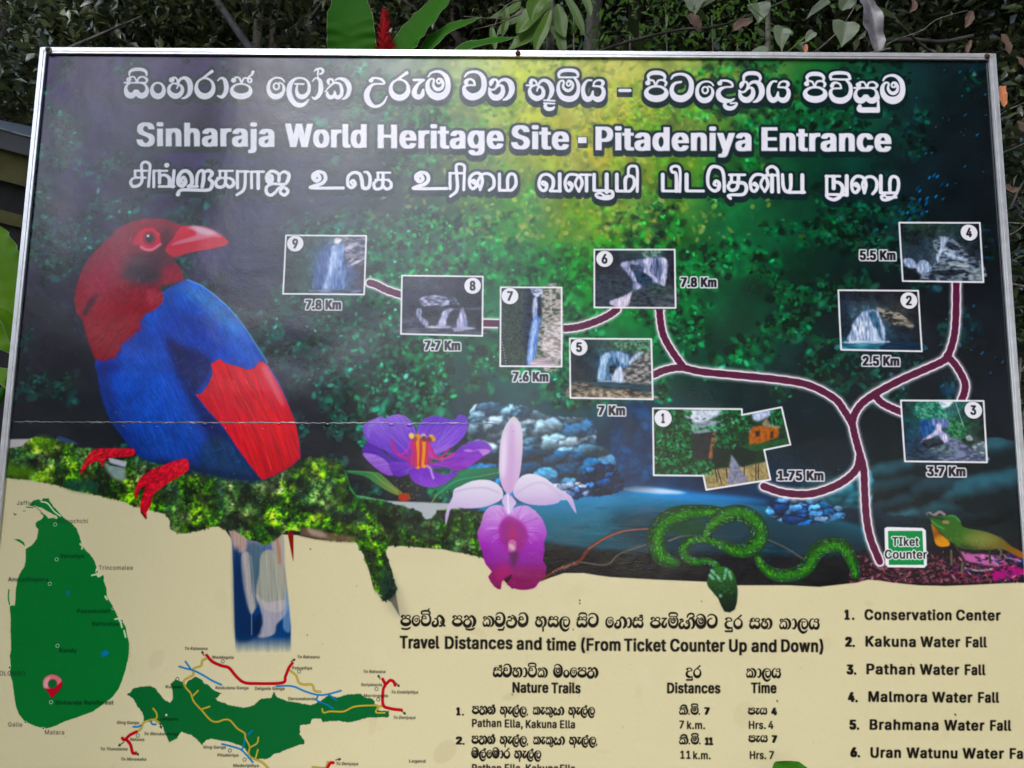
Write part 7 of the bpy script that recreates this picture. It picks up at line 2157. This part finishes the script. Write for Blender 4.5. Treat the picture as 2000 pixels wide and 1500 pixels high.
# ================================================================ shrubs and twigs right of and behind the board
def shrub(name, lab, x, y, h, w, n, size, mat, seed, group='shrubs on the slope behind the board', nt=14, elong=(2, 3.4), z0=0.0, dmin=.25):
    g = thing(name, lab, 'shrub', (x, y, z0), group)
    r = random.Random(seed)
    tips, tubes = [], []
    for k in range(nt):
        a = r.random() * 6.28
        q = [Vector((0, 0, -.2)), Vector((math.cos(a) * w * .2, math.sin(a) * w * .2, h * .4)), Vector((math.cos(a) * w * .5 * r.uniform(.3, 1), math.sin(a) * w * .5 * r.uniform(.3, 1), h * r.uniform(.6, 1)))]
        P = curve_pts(q, 4)
        tubes.append(tube(P, .016 * h / 2, .004, 5))
        for j in range(3):
            s = P[r.randrange(2, len(P))]
            e = s + Vector((r.gauss(0, .3), r.gauss(0, .3), r.gauss(.1, .25))) * w * .5
            tubes.append(tube([s, (s + e) / 2 + Vector((0, 0, .03)), e], .006, .002, 4))
            tips.append(e)
        tips.append(P[-1])
    v, f = join(tubes)
    obj('branches', v, f, M['twig'], g, True)['kind'] = 'stuff'
    T = np.array([tuple(t) for t in tips])

    def fn(rr, n):
        c = T[rr.randint(len(T), size=n)]
        return c + rr.normal(0, .16 * w, (n, 3))
    V, F = scatter(n, fn, size, seed, elong)
    np_obj('foliage', V, F, mat, g)['kind'] = 'stuff'
    return g


for i, (u, y, h, w, n, sz, m, lab) in enumerate((
        (1180, 1.9, 3.6, 1.5, 1500, .075, 'l_bush', 'dense green shrub behind the board, right of the drooping pale leaves'),
        (1330, 2.2, 4.0, 1.6, 1500, .07, 'l_bush', 'shrub behind the board above the fifth word of the top title line'),
        (1480, 1.6, 3.4, 1.5, 1000, .08, 'l_bush', 'thin leaved shrub behind the dangling heart shaped leaves'),
        (1640, 2.0, 3.8, 1.6, 1000, .07, 'l_bush', 'twiggy shrub behind the large heart shaped leaf'),
        (1800, 1.5, 3.4, 1.4, 800, .06, 'l_bush', 'sparse twiggy shrub behind the top right part of the board'),
        (1950, 1.1, 2.9, 1.2, 1000, .06, 'l_bush', 'shrub full of narrow leaves behind the top right corner'),
        (2040, .9, 2.3, 1.1, 1200, .055, 'l_bush', 'low leafy shrub seen past the right edge at mid height'),
        (2060, 1.3, 1.7, 1.1, 1200, .06, 'l_bush', 'lowest leafy shrub seen past the right edge'))):
    p = at(u, 700, y)
    shrub('shrub', lab, p.x, y, h, w, n, sz, M[m], 100 + i, elong=(2, 5) if i > 3 else (2, 3.2))


def fallen_branch(P, y, r0, r1, lab, mat='twig'):
    Q_ = [at(a, c, y + k * .05) for k, (a, c) in enumerate(P)]
    L = curve_pts(Q_, 5)
    v, f = tube(L, r0, r1, 6)
    o = obj('bare_branch', rel_to(Q_[0], v), f, M[mat], None, True, Q_[0])
    tag(o, lab, 'branch', 'bare branches tangled behind the board')


fallen_branch([(1170, 100), (1240, 78), (1330, 58), (1400, 52), (1480, 24), (1560, -10)], .8, px(.8, 3.4), px(.8, 2), 'dark branch slanting up from the top bar towards the half green heart leaf', 'bark')
fallen_branch([(1690, 112), (1745, 80), (1800, 60), (1830, 38), (1890, 20)], .5, px(.5, 1.5), px(.5, 1.2), 'pale thin branch rising right of the silvery leaf')
fallen_branch([(1660, 110), (1700, 104), (1738, 95)], .2, px(.2, 3), px(.2, 2.4), 'short pale stick lying on the top bar under the silvery leaf')
fallen_branch([(1720, 82), (1780, 78), (1840, 82), (1900, 70)], .7, px(.7, 6), px(.7, 4), 'thick grey branch lying level right of the silvery leaf', 'bark')
fallen_branch([(1750, 40), (1790, 80), (1830, 110)], .6, px(.6, 3.6), px(.6, 3), 'dark branch slanting down to the top bar near its right end', 'bark')
fallen_branch([(1955, 300), (1985, 288), (2020, 270)], .4, px(.4, 2.4), px(.4, 2), 'dark reddish twig crossing right of the board at the second title line', 'bark')
fallen_branch([(1962, 462), (1985, 452), (2010, 430)], .35, px(.35, 1.5), px(.35, 1.2), 'pale forked twig right of the board beside picture four')
fallen_branch([(1955, 378), (1970, 410), (1990, 370), (2010, 340)], .5, px(.5, 3), px(.5, 2), 'curved dark stem right of the board above picture four', 'bark')
fallen_branch([(1970, 740), (1990, 730), (2010, 700)], .4, px(.4, 1.6), px(.4, 1.2), 'thin pale twig right of the board above picture three')
fallen_branch([(1640, 60), (1600, 95), (1575, 108)], .4, px(.4, 1.8), px(.4, 1.2), 'thin twig left of the large heart shaped leaf')


for i, (u, v, y) in enumerate(((1120, 20, 1.2), (1250, 60, 1.5), (1390, 30, 1.6), (1440, 85, 1.3), (1300, 5, 1.8))):
    c = at(u, v, y)
    g = thing('sapling', ('yellow green leafy sapling %s' % ['right of the drooping pale leaves', 'above the long third word of the title', 'under the leftmost heart shaped leaf', 'low beside the withered brown leaf', 'highest, above the dash of the title'][i]), 'sapling', (c.x, y, 0), 'yellow green saplings behind the board')
    v_, f_ = tube([(0, 0, 0), (.02, 0, c.z * .6), (0, 0, c.z)], .008, .003, 5)
    obj('stem', v_, f_, M['twig'], g, True)
    V_, F_ = scatter(150, lambda rr, n: rr.normal(0, 1, (n, 3)) * [.20, .12, .13] + [0, 0, c.z], .04, 700 + i, (1.8, 3))
    np_obj('foliage', V_, F_, M['l_lime'], g)['kind'] = 'stuff'


# ================================================================ forest on the slope
def hz(y):
    return 0 if y < 2.6 else 10.5 * min((y - 2.6) / 8.5, 1) ** 1.15


def crown_mesh(seed, n, size, mat, rx, rz, name='crown'):
    r = np.random.RandomState(seed)
    cl = r.normal(0, 1, (46, 3))
    cl = cl / np.linalg.norm(cl, axis=1)[:, None] * r.uniform(.35, 1, (46, 1)) * [rx, rx, rz]

    def fn(rr, n):
        c = cl[rr.randint(len(cl), size=n)]
        return c + rr.normal(0, .17, (n, 3)) * [rx, rx, rz * .55]
    V, F = scatter(n, fn, size, seed, (1.8, 3))
    o = np_obj(name, V, F, mat)
    C.objects.unlink(o)
    return o.data


CR = [crown_mesh(301 + k, 5200, .10, M['l_forest'], 1.25, 1.5) for k in range(3)]
CRB = [crown_mesh(311 + k, 4200, .085, M['l_bush'], 1.1, 1.2) for k in range(2)]
LABT = ['small leaved forest tree %s', 'dark forest tree %s']


def tree(x, y, trunk_r, zc, mesh, lab, s=1.0, lean=0.0, group='trees of the dark forest behind the board', top=None):
    z = hz(y) - .3
    g = thing('forest_tree', lab, 'tree', (x, y, z), group)
    H_ = (top or zc + 1) - z
    P = [Vector((0, 0, 0)), Vector((lean * .3, .02, H_ * .35)), Vector((lean * .7, 0, H_ * .7)), Vector((lean, 0, H_))]
    v, f = tube(curve_pts(P, 4), trunk_r, trunk_r * .6, 8)
    obj('trunk', v, f, M['bark'], g, True)
    tb_ = []
    r = random.Random(int(x * 31 + y * 7))
    for k in range(7):
        a = r.random() * 6.28
        s0 = Vector((lean * .8, 0, zc - z + r.uniform(-.6, .6)))
        tb_.append(tube([s0, s0 + Vector((math.cos(a) * .5, math.sin(a) * .5, .25)) * s, s0 + Vector((math.cos(a) * 1.1, math.sin(a) * 1.1, .7)) * s], trunk_r * .35, .006, 5))
    v, f = join(tb_)
    obj('limbs', v, f, M['bark'], g, True)
    o = bpy.data.objects.new('crown', mesh)
    C.objects.link(o)
    o.parent = g
    o.location = (lean * .9, 0, zc - z)
    o.scale = (s, s, s)
    o.rotation_euler = (0, 0, r.random() * 6.28)
    o['kind'] = 'stuff'
    return g


k = 0
spots = []
for row, (yy_, uu_, vv_) in enumerate(((5.2, (-60, 110, 260, 380, 560), 40), (6.6, (20, 190, 330, 520, 640, 760), 10), (6.0, (880, 1000, 1120, 1260, 1400), 20), (5.0, (1560, 1700, 1840, 1980), 30), (7.6, (-120, 100, 280, 450, 700, 900, 1080, 1300, 1500, 1750, 1950), 0),
                                       (4.2, (-30, 2050), 260))):
    for u in uu_:
        spots.append((u, yy_ + R.uniform(-.4, .4), vv_))
names = ['above the left corner of the board', 'left of the first title word', 'above the first title word', 'between the first and second title words', 'above the bird', 'above the second title word', 'left of the red flower spike', 'above the ginger leaves', 'beside the thin trunks',
         'behind the red flower spike', 'behind the ginger leaves', 'behind the drooping shrub', 'above the middle screw', 'above the dash of the title', 'above the long title word', 'behind the half green heart leaf', 'behind the silvery leaf', 'above the top right corner', 'far right of the board']
for i, (u, y, v) in enumerate(spots):
    c = at(u, v, y)
    mesh = CRB[i % 2] if 850 < u and i % 2 else CR[i % 3]
    tree(c.x, y, .07 + .03 * (i % 3), c.z, mesh, (LABT[i % 2] % names[i % len(names)]) + (', farther row' if i >= len(names) else ''), R.uniform(.85, 1.15), R.uniform(-.2, .2))
# bare trunks seen left of the ginger
for u, y, r_, lab, dx in ((505, 4.6, .052, 'straight slender trunk in the gap left of the ginger, second from the left', 0), (470, 5.0, .06, 'slender trunk left of the straight one above the board', .05), (610, 5.4, .10, 'thicker shaded trunk just left of the broad ginger leaf', .0), (565, 5.8, .07, 'shaded trunk between the slender trunks and the thick one', 0)):
    c = at(u, 50, y)
    g = thing('slender_tree', lab, 'tree trunk', (c.x, y, hz(y) - .3), 'bare trunks above the board')
    v, f = tube(curve_pts([(0, 0, 0), (dx * .5, 0, (c.z - hz(y)) * .6), (dx, 0, c.z - hz(y) + 2.2)], 5), r_, r_ * .7, 9)
    obj('trunk', v, f, M['bark'], g, True)
a, b = at(405, -25, 4.4), at(500, 112, 4.2)
L = b + (b - a) * 1.2
o = obj('leaning_pole', *[(lambda v, f: (rel_to(L, v), f))(*tube([L, b, (a + b) / 2, a, a + (a - b)], .035, .028, 8))][0], M['darkwood'], None, True, L)
tag(o, 'thin dark trunk leaning to the left above the board', 'tree trunk')

# litter and low growth that cover the slope
def cover_fn(rr, n):
    y = rr.uniform(2.6, 11.5, n)
    x = rr.normal(0, 9, n)
    z = 10.5 * np.clip((y - 2.6) / 8.5, 0, 1) ** 1.15 + rr.gamma(1.5, .14, n)
    return np.column_stack([x, y, z])


V, F = scatter(60000, cover_fn, .12, 500, (1.8, 3.4))
o = np_obj('undergrowth', V, F, M['l_forest'])
o['kind'] = 'stuff'


# ================================================================ dark hut at the left
def hut():
    y = 1.6
    pl, pr = at(-260, 178, y), at(230, 312, y)
    d = (pr - pl).normalized()
    g = thing('dark_hut', 'dark painted hut with a sloping roof edge seen past the left edge of the board', 'hut', ((pl.x + pr.x) / 2, y + 1, 0))

    def band(v0a, v0b, v1a, v1b, ya, yb, mat, name):
        a0, a1, b0, b1 = at(-260, v0a, ya), at(230, v0b, ya), at(-260, v1a, ya), at(230, v1b, ya)
        V = [a0, a1, b1, b0] + [Vector((p.x, yb, p.z)) for p in (a0, a1, b1, b0)]
        F = [(0, 1, 2, 3), (7, 6, 5, 4), (0, 4, 5, 1), (1, 5, 6, 2), (2, 6, 7, 3), (3, 7, 4, 0)]
        return obj(name, rel(g, V), F, mat, g)
    band(178, 312, 181, 315, y - .03, y - .02, M['roofedge'], 'roof_edge')
    band(181, 315, 218, 352, y - .02, y, M['roof'], 'fascia_board')
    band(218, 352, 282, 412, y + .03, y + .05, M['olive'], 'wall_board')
    band(282, 412, 340, 470, y + .10, y + .12, M['darkwood'], 'dark_board')  # recessed band of near-black wood between the olive boards
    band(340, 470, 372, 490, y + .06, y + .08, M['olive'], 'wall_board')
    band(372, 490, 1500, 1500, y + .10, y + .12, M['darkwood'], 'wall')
    V = [pl, pr, pr + Vector((0, 2.4, .8)), pl + Vector((0, 2.4, .8))]
    V = V + [p - Vector((0, 0, .02)) for p in V]
    obj('roof', rel(g, V), [(0, 1, 2, 3), (7, 6, 5, 4), (0, 4, 5, 1), (1, 5, 6, 2), (2, 6, 7, 3), (3, 7, 4, 0)], M['roof'], g)


hut()

# ================================================================ unseen trees: the board mirrors them, and the overhead crowns are added to block sky
back = [(2.6, -6.5, 4.2, 2.0), (4.8, -5.5, 4.6, 2.2), (6.8, -4.0, 4.5, 2.2), (4.2, -8.5, 6.5, 2.4), (7.5, -7.5, 7.0, 2.6), (2.2, -9.5, 4.6, 2.1), (-2.6, -10.5, 2.2, 1.8), (-5.6, -9.0, 2.2, 1.8), (-8.6, -7.0, 2.8, 2.1), (7.5, -1.5, 4.0, 2.2),
        (2.8, -3.2, 6.6, 1.9), (5.4, -1.8, 7.2, 2.2), (-1.6, -1.4, 7.0, 1.9), (-4.8, -1.6, 6.6, 2.0), (2.4, -4.4, 8.2, 1.8), (-8.0, -3.5, 5.4, 2.2), (-8.0, -6.4, 4.6, 2.1), (-7.2, -8.6, 1.8, 2.0), (-4.0, -9.8, 2.0, 1.9), (-10.0, -5.0, 2.6, 2.2), (.2, 3.0, 8.6, 1.9), (3.6, 2.7, 8.3, 1.9)]
CRD = [crown_mesh(321 + k, 4200, .12, M['l_shade'], 1.25, 1.5) for k in range(2)]
wh = ['across the path facing the board', 'with unseen crown blocking sky over the path']
for i, (x, y, z, s) in enumerate(back):
    j = i if i < 10 else i - 10
    tree(x, y, .14 if y < 2 else .06, z, CRD[i % 2], 'tree %s, number %s from the right' % (wh[i >= 10], 'one two three four five six seven eight nine ten eleven twelve thirteen fourteen fifteen sixteen seventeen'.split()[j]), s, 0 if i < 10 else .6, 'trees around the path')
